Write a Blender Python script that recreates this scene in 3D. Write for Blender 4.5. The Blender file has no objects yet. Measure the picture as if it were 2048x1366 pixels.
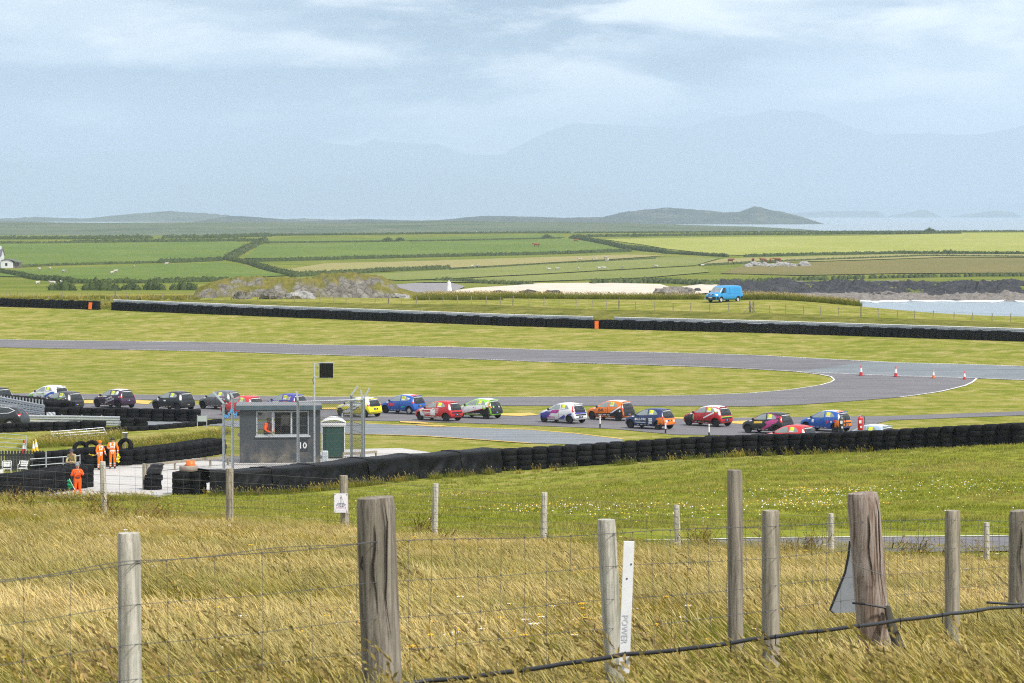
import bpy, bmesh, math, random
import numpy as np
from mathutils import Vector, Matrix, noise as mnoise
from mathutils.bvhtree import BVHTree
from mathutils.geometry import delaunay_2d_cdt

random.seed(7)
rng = np.random.default_rng(7)
SC = bpy.context.scene
COL = SC.collection
R = math.radians
SEA = 21.0            # camera height above the sea, world z = 0 is sea level

# ------------------------------------------------------------------ camera
FPX, W0, H0, HOR = 6000.0, 2048.0, 1366.0, 428.0
PITCH = math.atan((H0 / 2 - HOR) / FPX)
cam_d = bpy.data.cameras.new('camera')
cam_d.sensor_width = 36.0
cam_d.lens = FPX / W0 * 36.0
cam_d.clip_start = 0.5
cam_d.clip_end = 60000
cam_d.dof.use_dof = True
cam_d.dof.focus_distance = 45.0
cam_d.dof.aperture_fstop = 14.0
cam = bpy.data.objects.new('camera', cam_d)
cam.location = (0, 0, SEA)
cam.rotation_euler = (R(90) - PITCH, 0, 0)
COL.objects.link(cam)
SC.camera = cam

# ------------------------------------------------------------------ sky, sun, exposure
SUN_EL, SUN_AZ = R(52), R(132)       # azimuth clockwise from the view direction (+Y)
wd = bpy.data.worlds.new('World'); SC.world = wd; wd.use_nodes = True
nt = wd.node_tree; nt.nodes.clear()
def wn(t, **k):
    n = nt.nodes.new(t)
    for a, b in k.items(): setattr(n, a, b)
    return n
out = wn('ShaderNodeOutputWorld'); bg = wn('ShaderNodeBackground')
sky = wn('ShaderNodeTexSky', sky_type='NISHITA', sun_disc=False)
sky.sun_elevation = SUN_EL; sky.sun_rotation = SUN_AZ
sky.air_density = 1.0; sky.dust_density = 2.0; sky.ozone_density = 2.0
skyk = wn('ShaderNodeMix', data_type='RGBA', blend_type='MULTIPLY'); skyk.inputs[0].default_value = 1
skyk.inputs[7].default_value = (0.04, 0.055, 0.085, 1)
nt.links.new(sky.outputs[0], skyk.inputs[6])
tc = wn('ShaderNodeTexCoord'); mp = wn('ShaderNodeMapping'); mp.inputs['Scale'].default_value = (1, 1, 4.0)
mp.inputs['Location'].default_value = (0.12, 0.3, 0.05)
nt.links.new(tc.outputs['Generated'], mp.inputs[0])
def cloud(scale, det, lo, hi, dist=0.4):
    n = wn('ShaderNodeTexNoise'); n.inputs['Scale'].default_value = scale; n.inputs['Detail'].default_value = det
    n.inputs['Roughness'].default_value = .55; n.inputs['Distortion'].default_value = dist
    r = wn('ShaderNodeMapRange', interpolation_type='SMOOTHSTEP'); r.inputs[1].default_value = lo; r.inputs[2].default_value = hi
    nt.links.new(mp.outputs[0], n.inputs[0]); nt.links.new(n.outputs[0], r.inputs[0]); return r
c1 = cloud(6, 7, .40, .58, .3); c2 = cloud(12, 8, .47, .64, .3)
m1 = wn('ShaderNodeMix', data_type='RGBA'); m1.inputs[7].default_value = (.90, .97, 1.05, 1)
nt.links.new(c1.outputs[0], m1.inputs[0]); nt.links.new(skyk.outputs[2], m1.inputs[6])
m2 = wn('ShaderNodeMix', data_type='RGBA'); m2.inputs[7].default_value = (1.75, 1.70, 1.64, 1)
c2.inputs[4].default_value = .85; nt.links.new(c2.outputs[0], m2.inputs[0]); nt.links.new(m1.outputs[2], m2.inputs[6])
nt.links.new(m2.outputs[2], bg.inputs[0]); bg.inputs[1].default_value = 1.0
nt.links.new(bg.outputs[0], out.inputs[0])
wd.cycles.sampling_method = 'MANUAL'; wd.cycles.sample_map_resolution = 512

sd = bpy.data.lights.new('sun', 'SUN'); sd.energy = 4.8; sd.angle = R(6); sd.color = (1.0, .955, .89)
so = bpy.data.objects.new('sun', sd); COL.objects.link(so)
so.location = (0, 0, 60)
sdir = Vector((math.sin(SUN_AZ) * math.cos(SUN_EL), math.cos(SUN_AZ) * math.cos(SUN_EL), math.sin(SUN_EL)))
so.rotation_euler = sdir.to_track_quat('Z', 'Y').to_euler()
vs = SC.view_settings
vs.view_transform = 'Standard'; vs.look = 'None'; vs.exposure = 0.1; vs.gamma = 1.0; vs.use_curve_mapping = False
cy = SC.cycles
cy.use_denoising = False
cy.pixel_filter_type = 'BLACKMAN_HARRIS'; cy.filter_width = 1.1
cy.max_bounces = 6; cy.diffuse_bounces = 3; cy.glossy_bounces = 3; cy.transmission_bounces = 4
cy.transparent_max_bounces = 12; cy.volume_bounces = 1
cy.caustics_reflective = False; cy.caustics_refractive = False
cy.sample_clamp_indirect = 4.0

# ------------------------------------------------------------------ helpers
def kray(px, py):
    u = (px - W0 / 2) / FPX; v = -(py - H0 / 2) / FPX
    cp, sp = math.cos(PITCH), math.sin(PITCH)
    dy = cp + v * sp
    return u / dy, (-sp + v * cp) / dy          # X/D, zrel/D
def at(px, py, D):
    a, b = kray(px, py)
    return Vector((a * D, D, SEA + b * D))
def zr(py, D):
    return kray(1024, py)[1] * D

class MB:
    """collects geometry for ONE mesh"""
    def __init__(s): s.v = []; s.f = []; s.m = []
    def add(s, vs, fs, mi=0):
        o = len(s.v); s.v += [tuple(p) for p in vs]
        s.f += [tuple(i + o for i in f) for f in fs]; s.m += [mi] * len(fs); return s
    def box(s, c, d, rot=None, mi=0):
        c = Vector(c); h = Vector(d) / 2; vs = []
        for x in (-1, 1):
            for y in (-1, 1):
                for z in (-1, 1):
                    p = Vector((x * h.x, y * h.y, z * h.z))
                    if rot is not None: p = rot @ p
                    vs.append(c + p)
        return s.add(vs, [(0, 1, 3, 2), (4, 6, 7, 5), (0, 4, 5, 1), (2, 3, 7, 6), (0, 2, 6, 4), (1, 5, 7, 3)], mi)
    def tube(s, pts, r, n=8, mi=0, cap=True):
        pts = [Vector(p) for p in pts]; rr = r if hasattr(r, '__len__') else [r] * len(pts)
        vs = []; fs = []
        for i, p in enumerate(pts):
            t = (pts[min(i + 1, len(pts) - 1)] - pts[max(i - 1, 0)]).normalized()
            a = Vector((0, 0, 1)) if abs(t.z) < .9 else Vector((1, 0, 0))
            x = t.cross(a).normalized(); y = t.cross(x)
            for k in range(n):
                q = 2 * math.pi * k / n
                vs.append(p + (x * math.cos(q) + y * math.sin(q)) * rr[i])
        for i in range(len(pts) - 1):
            for k in range(n):
                a = i * n + k; b = i * n + (k + 1) % n
                fs.append((a, b, b + n, a + n))
        if cap:
            fs.append(tuple(range(n - 1, -1, -1))); fs.append(tuple((len(pts) - 1) * n + k for k in range(n)))
        return s.add(vs, fs, mi)
    def lathe(s, prof, n=16, c=(0, 0, 0), closed=False, mi=0, axis='Z'):
        vs = []; fs = []; m = len(prof); c = Vector(c)
        for k in range(n):
            q = 2 * math.pi * k / n
            for r, z in prof:
                p = (r * math.cos(q), r * math.sin(q), z)
                if axis == 'Y': p = (p[0], p[2], p[1])
                if axis == 'X': p = (p[2], p[0], p[1])
                vs.append(c + Vector(p))
        for k in range(n):
            k2 = (k + 1) % n
            for i in range(m if closed else m - 1):
                j = (i + 1) % m
                fs.append((k * m + i, k2 * m + i, k2 * m + j, k * m + j))
        return s.add(vs, fs, mi)
    def prism(s, poly, n, depth, mi=0):
        """poly: 3-D points in a plane, n: direction of thickness"""
        n = Vector(n) * depth; k = len(poly); vs = [Vector(p) for p in poly] + [Vector(p) + n for p in poly]
        fs = [tuple(range(k - 1, -1, -1)), tuple(range(k, 2 * k))] + [(i, (i + 1) % k, (i + 1) % k + k, i + k) for i in range(k)]
        return s.add(vs, fs, mi)
    def mesh(s, name, mats, smooth=False, fix=True):
        me = bpy.data.meshes.new(name); me.from_pydata([tuple(v) for v in s.v], [], s.f)
        mats = mats if isinstance(mats, (list, tuple)) else [mats]
        for m in mats: me.materials.append(m)
        if len(mats) > 1: me.polygons.foreach_set('material_index', s.m)
        if fix:
            bm = bmesh.new(); bm.from_mesh(me); bmesh.ops.recalc_face_normals(bm, faces=bm.faces); bm.to_mesh(me); bm.free()
        if smooth == 'auto': shade_auto(me)
        elif smooth: me.polygons.foreach_set('use_smooth', [True] * len(me.polygons))
        me.update(); return me
    def build(s, name, mats, parent=None, smooth=False, fix=True):
        return link(name, s.mesh(name, mats, smooth, fix), parent)
def shade_auto(me, ang=40):
    bm = bmesh.new(); bm.from_mesh(me); ca = R(ang)
    for f in bm.faces: f.smooth = True
    for e in bm.edges: e.smooth = len(e.link_faces) == 2 and e.calc_face_angle(0) < ca
    bm.to_mesh(me); bm.free()
def link(name, me, parent=None):
    o = bpy.data.objects.new(name, me); COL.objects.link(o)
    if parent is not None: o.parent = parent
    return o
def empty(name, loc=(0, 0, 0), rz=0):
    o = bpy.data.objects.new(name, None); COL.objects.link(o); o.location = loc; o.rotation_euler = (0, 0, rz)
    o.empty_display_size = .2; return o
def tag(o, label=None, cat=None, group=None, kind=None):
    if label: o['label'] = label
    if cat: o['category'] = cat
    if group: o['group'] = group
    if kind: o['kind'] = kind
    return o
def copy_tree(o, parent=None):
    c = o.copy(); COL.objects.link(c); c.parent = parent
    for ch in o.children: copy_tree(ch, c)
    return c
def np_mesh(name, v, f, mats, smooth=False, mi=None):
    """fast mesh from numpy arrays, f (n,3) or (n,4)"""
    me = bpy.data.meshes.new(name); n, k = f.shape
    me.vertices.add(len(v)); me.vertices.foreach_set('co', np.asarray(v, np.float32).ravel())
    me.loops.add(n * k); me.loops.foreach_set('vertex_index', f.astype(np.int32).ravel())
    me.polygons.add(n); me.polygons.foreach_set('loop_start', np.arange(0, n * k, k, dtype=np.int32))
    for m in (mats if isinstance(mats, (list, tuple)) else [mats]): me.materials.append(m)
    if mi is not None: me.polygons.foreach_set('material_index', np.asarray(mi, np.int32))
    if smooth: me.polygons.foreach_set('use_smooth', np.ones(n, bool))
    me.update(calc_edges=True); me.validate(); return me

# ------------------------------------------------------------------ materials
MATS = {}
def srgb(r, g, b):
    f = lambda c: (c / 255 / 12.92) if c / 255 <= .04045 else ((c / 255 + .055) / 1.055) ** 2.4
    return (f(r), f(g), f(b))
class NT:
    def __init__(s, name):
        s.m = bpy.data.materials.new(name); s.m.use_nodes = True; s.t = s.m.node_tree
        s.b = s.t.nodes['Principled BSDF']; s.out = s.t.nodes['Material Output']
        s.co = None
    def n(s, t, **k):
        x = s.t.nodes.new(t)
        for a, b in k.items(): setattr(x, a, b)
        return x
    def l(s, a, b): s.t.links.new(a, b)
    def coord(s, kind='Object', scale=(1, 1, 1), rot=(0, 0, 0)):
        if kind == 'World':
            src = s.n('ShaderNodeNewGeometry').outputs['Position']
        else:
            src = s.n('ShaderNodeTexCoord').outputs[kind]
        mp = s.n('ShaderNodeMapping'); mp.inputs['Scale'].default_value = scale; mp.inputs['Rotation'].default_value = rot
        s.l(src, mp.inputs[0]); return mp.outputs[0]
    def noise(s, co, scale, det=4, rough=.55, dist=0, lo=None, hi=None):
        x = s.n('ShaderNodeTexNoise'); x.inputs['Scale'].default_value = scale; x.inputs['Detail'].default_value = det
        x.inputs['Roughness'].default_value = rough; x.inputs['Distortion'].default_value = dist
        s.l(co, x.inputs['Vector'])
        return s.rng(x.outputs[0], lo, hi) if lo is not None else x.outputs[0]
    def rng(s, v, lo, hi, a=0, b=1):
        r = s.n('ShaderNodeMapRange'); r.inputs[1].default_value = lo; r.inputs[2].default_value = hi
        r.inputs[3].default_value = a; r.inputs[4].default_value = b
        s.l(v, r.inputs[0]); return r.outputs[0]
    def mix(s, fac, a, b, mode='MIX'):
        x = s.n('ShaderNodeMix', data_type='RGBA', blend_type=mode)
        for v, i in ((fac, 0), (a, 6), (b, 7)):
            if hasattr(v, 'links'): s.l(v, x.inputs[i])
            elif i == 0: x.inputs[0].default_value = v
            else: x.inputs[i].default_value = (*v[:3], 1)
        return x.outputs[2]
    def math(s, op, a, b=0.0):
        x = s.n('ShaderNodeMath', operation=op)
        for v, i in ((a, 0), (b, 1)):
            if hasattr(v, 'links'): s.l(v, x.inputs[i])
            else: x.inputs[i].default_value = v
        return x.outputs[0]
    def bump(s, h, strength=.5, dist=.02):
        x = s.n('ShaderNodeBump'); x.inputs['Strength'].default_value = strength; x.inputs['Distance'].default_value = dist
        s.l(h, x.inputs['Height']); s.l(x.outputs[0], s.b.inputs['Normal'])
    def set(s, col=None, rough=.8, metal=0, spec=.3):
        if col is not None:
            if hasattr(col, 'links'): s.l(col, s.b.inputs['Base Color'])
            else: s.b.inputs['Base Color'].default_value = (*col[:3], 1)
        if hasattr(rough, 'links'): s.l(rough, s.b.inputs['Roughness'])
        else: s.b.inputs['Roughness'].default_value = rough
        s.b.inputs['Metallic'].default_value = metal; s.b.inputs['Specular IOR Level'].default_value = spec
        return s.m
def plain(name, col, rough=.6, metal=0, spec=.4, var=.18, scale=6, bump=0):
    """one-colour material with a little grime and wear"""
    if name in MATS: return MATS[name]
    n = NT(name); co = n.coord('Object')
    a = n.noise(co, scale, 5, .6, 0, .3, .7)
    d = tuple(c * (1 - var) for c in col); u = tuple(min(1, c * (1 + var * .5)) for c in col)
    c = n.mix(a, d, u)
    if bump: n.bump(n.noise(co, scale * 6, 4), bump, .01)
    MATS[name] = n.set(c, rough, metal, spec); return MATS[name]

# ------------------------------------------------------------------ terrain heights
TC = np.array([-600, 0, 512, 1024, 1536, 2048, 2650], float)
def P(D, *py): return (D, [zr(p, D) for p in py])
def Zc(D, *z): return (D, list(z))
TT = [Zc(-60, *[-1.2] * 7), Zc(0, *[-1.62] * 7), Zc(4, *[-1.85] * 7), Zc(13, *[-2.45] * 7), Zc(18, *[-2.95] * 7), Zc(24, *[-3.5] * 7),
      Zc(60, -5.8, -5.95, -6.25, -6.65, -6.9, -7.15, -7.3), Zc(74, -7.0, -7.1, -7.5, -7.75, -7.85, -7.95, -8.1),
      P(110, 1012, 1015, 1020, 1005, 985, 972, 965), P(148, 993, 998, 1003, 992, 945, 915, 905),
      Zc(160, -15, -15, -15, -14.85, -13.3, -12.45, -12.2), Zc(176, -15, -15, -15, -15, -14.2, -13.45, -13.2), Zc(190, -15, -15, -15, -15, -14.9, -14.7, -14.6),
      Zc(200, *[-15] * 7), Zc(248, *[-15] * 7), Zc(262, -15, -15, -15, -14.9, -14.8, -14.5, -14.4), Zc(275, -15, -15, -14.95, -14.6, -14.3, -13.98, -13.8),
      Zc(290, -15, -14.9, -14.7, -14.2, -13.7, -13.1, -12.9), Zc(298, -14.9, -14.8, -14.5, -13.86, -13.36, -12.67, -12.4),
      Zc(315, -14.6, -14.45, -14.0, -13.2, -12.44, -11.65, -11.4), Zc(335, -14.2, -14.0, -13.1, -12.5, -10.6, -11.3, -11.3),
      Zc(350, -13.4, -13.2, -12.5, -10.6, -10.0, -12.2, -12.4), Zc(365, -12.6, -12.4, -11.0, -10.3, -10.3, -13.5, -13.8),
      Zc(380, -11.8, -11.7, -10.6, -10.6, -11.5, -15.5, -16), Zc(395, -11.3, -11.2, -10.6, -11.5, -13.5, -18, -18.5),
      Zc(420, -11.5, -11.5, -11, -13.5, -17, -21.5, -22), Zc(480, -13, -13, -13, -17, -21.5, -23, -23), Zc(600, -15.5, -15.5, -16, -20, -22.3, -23.5, -23.5),
      Zc(720, -17, -17, -16.8, -20.3, -22, -23, -23), Zc(745, -17, -17, -17, -20.1, -21.6, -21.6, -21.6), Zc(760, -17, -17, -17, -20, -20.6, -20.6, -20.6),
      P(800, 560, 560, 563, 575, 570, 567, 567), P(840, 552, 553, 556, 567, 560, 557, 557), P(950, 541, 542, 546, 550, 545, 545, 545),
      P(1200, 514, 515, 520, 520, 516, 514, 512), P(1450, 494, 495, 498, 493, 490, 489, 488), P(1900, 472, 473, 474, 470, 467, 464, 464),
      P(2050, 470, 470, 470, 466, 464, 463, 463), Zc(2500, *[-26] * 7), Zc(2700, *[-27] * 7)]
TD = np.array([r[0] for r in TT], float); TZ = np.array([r[1] for r in TT], float)
_sh = 60.0
_g = np.linspace(math.log(TD[0] + _sh + 40), math.log(TD[-1] + _sh + 40), 1600)
_gd = np.exp(_g) - _sh - 40
_gz = np.stack([np.interp(_gd, TD, TZ[:, c]) for c in range(7)], 1)
_k = np.exp(-.5 * (np.arange(-12, 13) / 4.5) ** 2); _k /= _k.sum()
_gz = np.stack([np.convolve(np.pad(_gz[:, c], 12, mode='edge'), _k, 'valid') for c in range(7)], 1)
def Z(X, Y):
    """world height of the ground"""
    X = np.asarray(X, float); Y = np.asarray(Y, float)
    px = 1024 + FPX * X / np.maximum(Y + 3, 6.0)
    px = np.clip(px, TC[0], TC[-1] - 1e-6)
    gi = np.clip((np.log(np.maximum(Y + _sh + 40, 1)) - _g[0]) / (_g[1] - _g[0]), 0, len(_g) - 1.001)
    i = gi.astype(int); f = gi - i
    c = np.clip(np.searchsorted(TC, px, 'right') - 1, 0, 5); t = (px - TC[c]) / (TC[c + 1] - TC[c]); t = t * t * (3 - 2 * t) * .5 + t * .5
    z0 = _gz[i, c] * (1 - f) + _gz[i + 1, c] * f; z1 = _gz[i, c + 1] * (1 - f) + _gz[i + 1, c + 1] * f
    und = .05 * np.sin(X * .31 + Y * .11) * np.sin(Y * .23 + 1) * np.clip((Y - 20) / 60, 0, 1) * np.clip((175 - Y) / 40, 0, 1)
    return SEA + z0 * (1 - t) + z1 * t + und
def Zf(x, y): return float(Z(x, y))
_Dm = np.exp(np.linspace(math.log(4), math.log(2400), 4000))
def G(px, py, d0=4, d1=2400, lift=0.0):
    """the ground point seen at that pixel of the photograph, searched between two distances"""
    a, b = kray(px, py); D = _Dm[(_Dm >= d0) & (_Dm <= d1)]
    h = SEA + b * D - Z(a * D, D); k = np.where(h <= 0)[0]
    if len(k) == 0: j = int(np.argmin(h)); d = D[j]
    elif k[0] == 0: d = D[0]
    else:
        j = k[0]; t = h[j - 1] / (h[j - 1] - h[j]); d = D[j - 1] + t * (D[j] - D[j - 1])
    return Vector((a * d, d, Zf(a * d, d) + lift))
def gd(px, D, lift=0.0):
    """ground point at pixel column px and distance D"""
    x = 0.0
    for _ in range(2):
        x = (px - 1024) / FPX * D * 1.0
    return Vector((x, D, Zf(x, D) + lift))
def dense(pts, step):
    o = []
    for a, b in zip(pts, pts[1:]):
        n = max(1, int((Vector(b) - Vector(a)).length / step))
        o += [Vector(a).lerp(Vector(b), i / n) for i in range(n)]
    return o + [Vector(pts[-1])]
def inpoly(P_, x, y):
    c = np.zeros(len(x), bool); n = len(P_)
    for i in range(n):
        x0, y0 = P_[i]; x1, y1 = P_[(i + 1) % n]
        if y0 == y1: continue
        k = ((y0 > y) != (y1 > y)) & (x < (x1 - x0) * (y - y0) / (y1 - y0) + x0); c ^= k
    return c
def sheet(name, poly, lift, mat, step=3.0, parent=None):
    """a draped sheet on the ground, poly = ground points"""
    ring = dense([Vector((p[0], p[1])) for p in poly] + [Vector((poly[0][0], poly[0][1]))], step)[:-1]
    A = np.array([(p.x, p.y) for p in ring])
    gx, gy = np.meshgrid(np.arange(A[:, 0].min(), A[:, 0].max(), step), np.arange(A[:, 1].min(), A[:, 1].max(), step))
    gx, gy = gx.ravel(), gy.ravel(); k = inpoly(A, gx, gy)
    pts = [Vector(p) for p in A] + [Vector(p) for p in zip(gx[k], gy[k])]
    r = delaunay_2d_cdt(pts, [], [list(range(len(A)))], 1, .01)
    xy = np.array([(p.x, p.y) for p in r[0]])
    v = np.column_stack([xy, Z(xy[:, 0], xy[:, 1]) + lift])
    f = np.array([t for t in r[2] if len(t) == 3])
    me = np_mesh(name, v, f, mat, True)
    return link(name, me, parent)
# ------------------------------------------------------------------ ground
def mat_ground():
    n = NT('ground_turf'); w = n.coord('World')
    big = n.noise(w, .035, 4, .6, .6); mid = n.noise(w, .22, 6, .65, 1.0); fine = n.noise(w, 1.6, 6, .75); tiny = n.noise(w, 9, 4, .8)
    st = n.coord('World', (.05, .35, 1)); streak = n.noise(st, 1.3, 6, .65, .5)
    sep = n.n('ShaderNodeSeparateXYZ'); n.l(n.n('ShaderNodeNewGeometry').outputs['Position'], sep.inputs[0])
    yy = n.math('ADD', sep.outputs[1], n.math('MULTIPLY', n.math('SUBTRACT', mid, .5), 8))
    dry = n.mix(n.rng(fine, .35, .65), (.16, .115, .03), (.34, .24, .07))
    g1 = n.mix(n.rng(mid, .4, .62), (.145, .19, .024), (.25, .265, .042))
    g1 = n.mix(n.rng(n.math('ADD', n.math('MULTIPLY', fine, .6), n.math('MULTIPLY', streak, .4)), .48, .62), g1, (.33, .28, .05))
    g1 = n.mix(n.math('MULTIPLY', n.rng(tiny, .62, .8), .6), g1, (.06, .09, .012))
    g2 = n.mix(n.rng(mid, .35, .65), (.145, .175, .018), (.225, .235, .04))
    g2 = n.mix(n.rng(streak, .48, .68), g2, (.33, .275, .10))
    g2 = n.mix(n.math('MULTIPLY', n.rng(big, .52, .68), .75), g2, (.145, .185, .028))
    g2 = n.mix(n.math('MULTIPLY', n.rng(fine, .52, .72), .55), g2, (.13, .14, .03))
    g2 = n.mix(n.math('MULTIPLY', n.rng(tiny, .35, .65), .25), g2, (.38, .33, .08))
    blot = n.noise(w, .5, 5, .7, .6)
    g2 = n.mix(n.math('MULTIPLY', n.rng(blot, .5, .64), .8), g2, (.37, .31, .125)); g2 = n.mix(n.math('MULTIPLY', n.rng(blot, .47, .36), .7), g2, (.125, .155, .022))
    g3 = n.mix(n.rng(big, .4, .62), (.12, .155, .025), (.20, .205, .045))
    g3 = n.mix(n.rng(mid, .5, .75), g3, (.12, .15, .035))
    c = n.mix(n.rng(yy, 60, 66), dry, g1); c = n.mix(n.rng(yy, 150, 176), c, g2); c = n.mix(n.rng(yy, 430, 640), c, g3)
    h = n.math('ADD', n.math('MULTIPLY', fine, .6), n.math('MULTIPLY', tiny, .4))
    n.bump(h, .9, .12)
    return n.set(c, 1, 0, 0)
MG = mat_ground()
rows = [-50.0]
while rows[-1] < 2700: rows.append(rows[-1] + max(.9, abs(rows[-1]) * .012))
rows = np.array(rows); us = np.linspace(-.31, .31, 250)
Yg, Ug = np.meshgrid(rows, us, indexing='ij'); Xg = Ug * (Yg + 130)
V = np.column_stack([Xg.ravel(), Yg.ravel(), Z(Xg.ravel(), Yg.ravel())])
nr, nc = Yg.shape; ii = (np.arange(nr - 1)[:, None] * nc + np.arange(nc - 1)[None]).ravel()
tag(link('ground', np_mesh('ground', V, np.column_stack([ii, ii + 1, ii + 1 + nc, ii + nc]), MG, True)), kind='structure')

# ------------------------------------------------------------------ sea
def mat_sea():
    n = NT('sea_water'); w = n.coord('World', (1, .45, 1))
    a = n.noise(w, .25, 6, .65, .4); b = n.noise(w, 1.6, 5, .6)
    foam = n.math('MULTIPLY', n.rng(n.noise(w, .12, 8, .75, 1.2), .62, .72), .55)
    c = n.mix(foam, (.20, .25, .27), (.75, .78, .78)); n.bump(n.math('ADD', a, n.math('MULTIPLY', b, .4)), .8, .5)
    return n.set(c, .22, 0, .5)
SEAM = mat_sea()
ys = np.concatenate([np.arange(-900, 2000, 60), np.geomspace(2000, 39000, 80)]); xs = np.linspace(-11500, 11500, 80)
yy, xx = np.meshgrid(ys, xs, indexing='ij'); nr, nc = yy.shape; ii = (np.arange(nr - 1)[:, None] * nc + np.arange(nc - 1)[None]).ravel()
tag(link('sea', np_mesh('sea', np.column_stack([xx.ravel(), yy.ravel(), 0 * xx.ravel()]), np.column_stack([ii, ii + 1, ii + 1 + nc, ii + nc]), SEAM, True)), kind='structure')

# ------------------------------------------------------------------ far hills and mountains
def mat_hill(name, a, b, sc):
    n = NT(name); w = n.coord('World')
    c = n.mix(n.noise(w, sc, 6, .65, .5, .35, .65), a, b); c = n.mix(n.noise(w, sc * 5, 5, .7, 0, .52, .7), c, (.16, .15, .12))
    n.bump(n.noise(w, sc * 3, 5), 1, 8); return n.set(c, 1, 0, .05)
MH1 = mat_hill('hazy_hill_heath', (.034, .048, .042), (.078, .092, .068), .006)  # heath colour with the blue of distance haze mixed in
MH0 = mat_hill('hazy_lowland_pasture', (.07, .10, .062), (.13, .155, .09), .006)  # pasture colour made paler and bluer, part of the haze painted in
MH2 = mat_hill('mountain_slope', (.07, .085, .06), (.11, .12, .085), .0012)
MH3 = mat_hill('hill_wood', (.045, .06, .035), (.09, .11, .05), .006)
def ridge(name, pts, D, depth, mat, nx=240, rough=.12, base=445, seed=0, jag=0):
    pts = np.array(pts, float); px = np.linspace(pts[0, 0], pts[-1, 0], nx); py = np.interp(px, pts[:, 0], pts[:, 1])
    k = 13; q = np.linspace(-1, 1, k); v = []
    for i in range(nx):
        top = SEA + zr(py[i], D)
        if jag: top += jag * (mnoise.noise((px[i] * .09, seed, 1)) + .6 * mnoise.noise((px[i] * .4, seed, 2)))
        for t in q:
            dd = D + t * depth; x = (px[i] - 1024) / FPX * D * (1 + .15 * t * depth / D)
            env = (1 - abs(t) ** 1.6)
            nz = mnoise.fractal((x / depth * 2.2, dd / depth * 2.2, seed * 7.3), 1.0, 2.0, 5)
            h = (top + 6) * max(0, env * (1 + (rough * nz * 1.6 if t else 0))) - 6
            v.append((x, dd, h))
    ii = (np.arange(nx - 1)[:, None] * k + np.arange(k - 1)[None]).ravel()
    return tag(link(name, np_mesh(name, np.array(v), np.column_stack([ii, ii + k, ii + k + 1, ii + 1]), mat, True)), kind='structure')
ridge('mountain_range', [(-900, 335), (-200, 300), (0, 292), (20, 293), (60, 316), (170, 312), (220, 300), (300, 303), (400, 298), (460, 283), (490, 291), (512, 287), (535, 272), (612, 271), (650, 285), (715, 292), (750, 277), (785, 284), (880, 289), (930, 309), (1000, 310), (1060, 280), (1100, 262), (1145, 246), (1190, 248), (1340, 255), (1500, 247), (1590, 242), (1620, 246), (1660, 262), (1740, 283), (1830, 275), (1960, 268), (2048, 252), (2300, 250), (2900, 330)], 34000, 4200, MH2, 420, .16, seed=3)
ridge('foothills', [(-900, 320), (0, 319), (90, 328), (180, 350), (400, 362), (620, 352), (800, 340), (900, 346), (1100, 372), (1400, 390), (1700, 398), (2048, 405), (2400, 420), (2900, 428)], 29000, 2600, MH2, 260, .1, seed=9)
ridge('wooded_hills', [(-900, 440), (0, 437), (80, 434), (170, 437), (260, 428), (340, 422), (430, 428), (530, 440), (600, 437), (690, 440), (830, 441), (1000, 437), (1150, 440), (1300, 441)], 8600, 600, MH3, 420, .05, seed=5, jag=2.2)
ridge('coastal_hills', [(-900, 446), (0, 443), (60, 448), (200, 450), (300, 446), (400, 447), (480, 432), (540, 436), (600, 443), (730, 438), (860, 442), (960, 432), (1030, 433), (1130, 436), (1230, 434), (1300, 445), (1400, 452)], 6400, 1600, MH1, 300, .1, seed=11, jag=.8)
ridge('coastal_lowland', [(-900, 444), (0, 444), (200, 445.5), (450, 444), (700, 445.5), (900, 442), (1100, 444), (1250, 446), (1380, 450), (1500, 453), (1600, 458)], 3300, 1200, MH0, 240, .08, seed=31, jag=.3)
ridge('headland', [(1120, 450), (1180, 440), (1230, 431), (1250, 425), (1330, 415), (1380, 418), (1450, 425), (1480, 424), (1505, 416), (1530, 420), (1560, 425), (1610, 437), (1645, 448), (1670, 456)], 6400, 320, MH1, 160, .16, seed=13, jag=.9)
ridge('island', [(1545, 437), (1575, 427), (1640, 423), (1700, 422), (1755, 422), (1768, 436)], 18000, 400, MH3, 80, .1, seed=21, jag=2)
ridge('island', [(1762, 437), (1790, 429), (1850, 419), (1868, 427), (1882, 436)], 18000, 330, MH3, 70, .1, seed=23, jag=2)
ridge('island', [(1876, 437), (1930, 429), (1990, 421), (2025, 424), (2042, 437)], 18000, 330, MH3, 70, .1, seed=25, jag=2)

# ------------------------------------------------------------------ haze over everything
hz = MB().box((0, 18900, 595), (27000, 41000, 1192)).mesh('haze', [])
hm = bpy.data.materials.new('haze_air'); hm.use_nodes = True; ht = hm.node_tree; ht.nodes.clear()
ho = ht.nodes.new('ShaderNodeOutputMaterial'); pv = ht.nodes.new('ShaderNodeVolumePrincipled')
pv.inputs['Color'].default_value = (.63, .77, .915, 1); pv.inputs['Density'].default_value = 0.00009; pv.inputs['Anisotropy'].default_value = 0.0
ht.links.new(pv.outputs[0], ho.inputs['Volume']); hz.materials.append(hm); hm.cycles.homogeneous_volume = True
tag(link('haze', hz), 'pale blue sea haze over the coast and the mountains', 'haze', kind='stuff')

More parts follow.
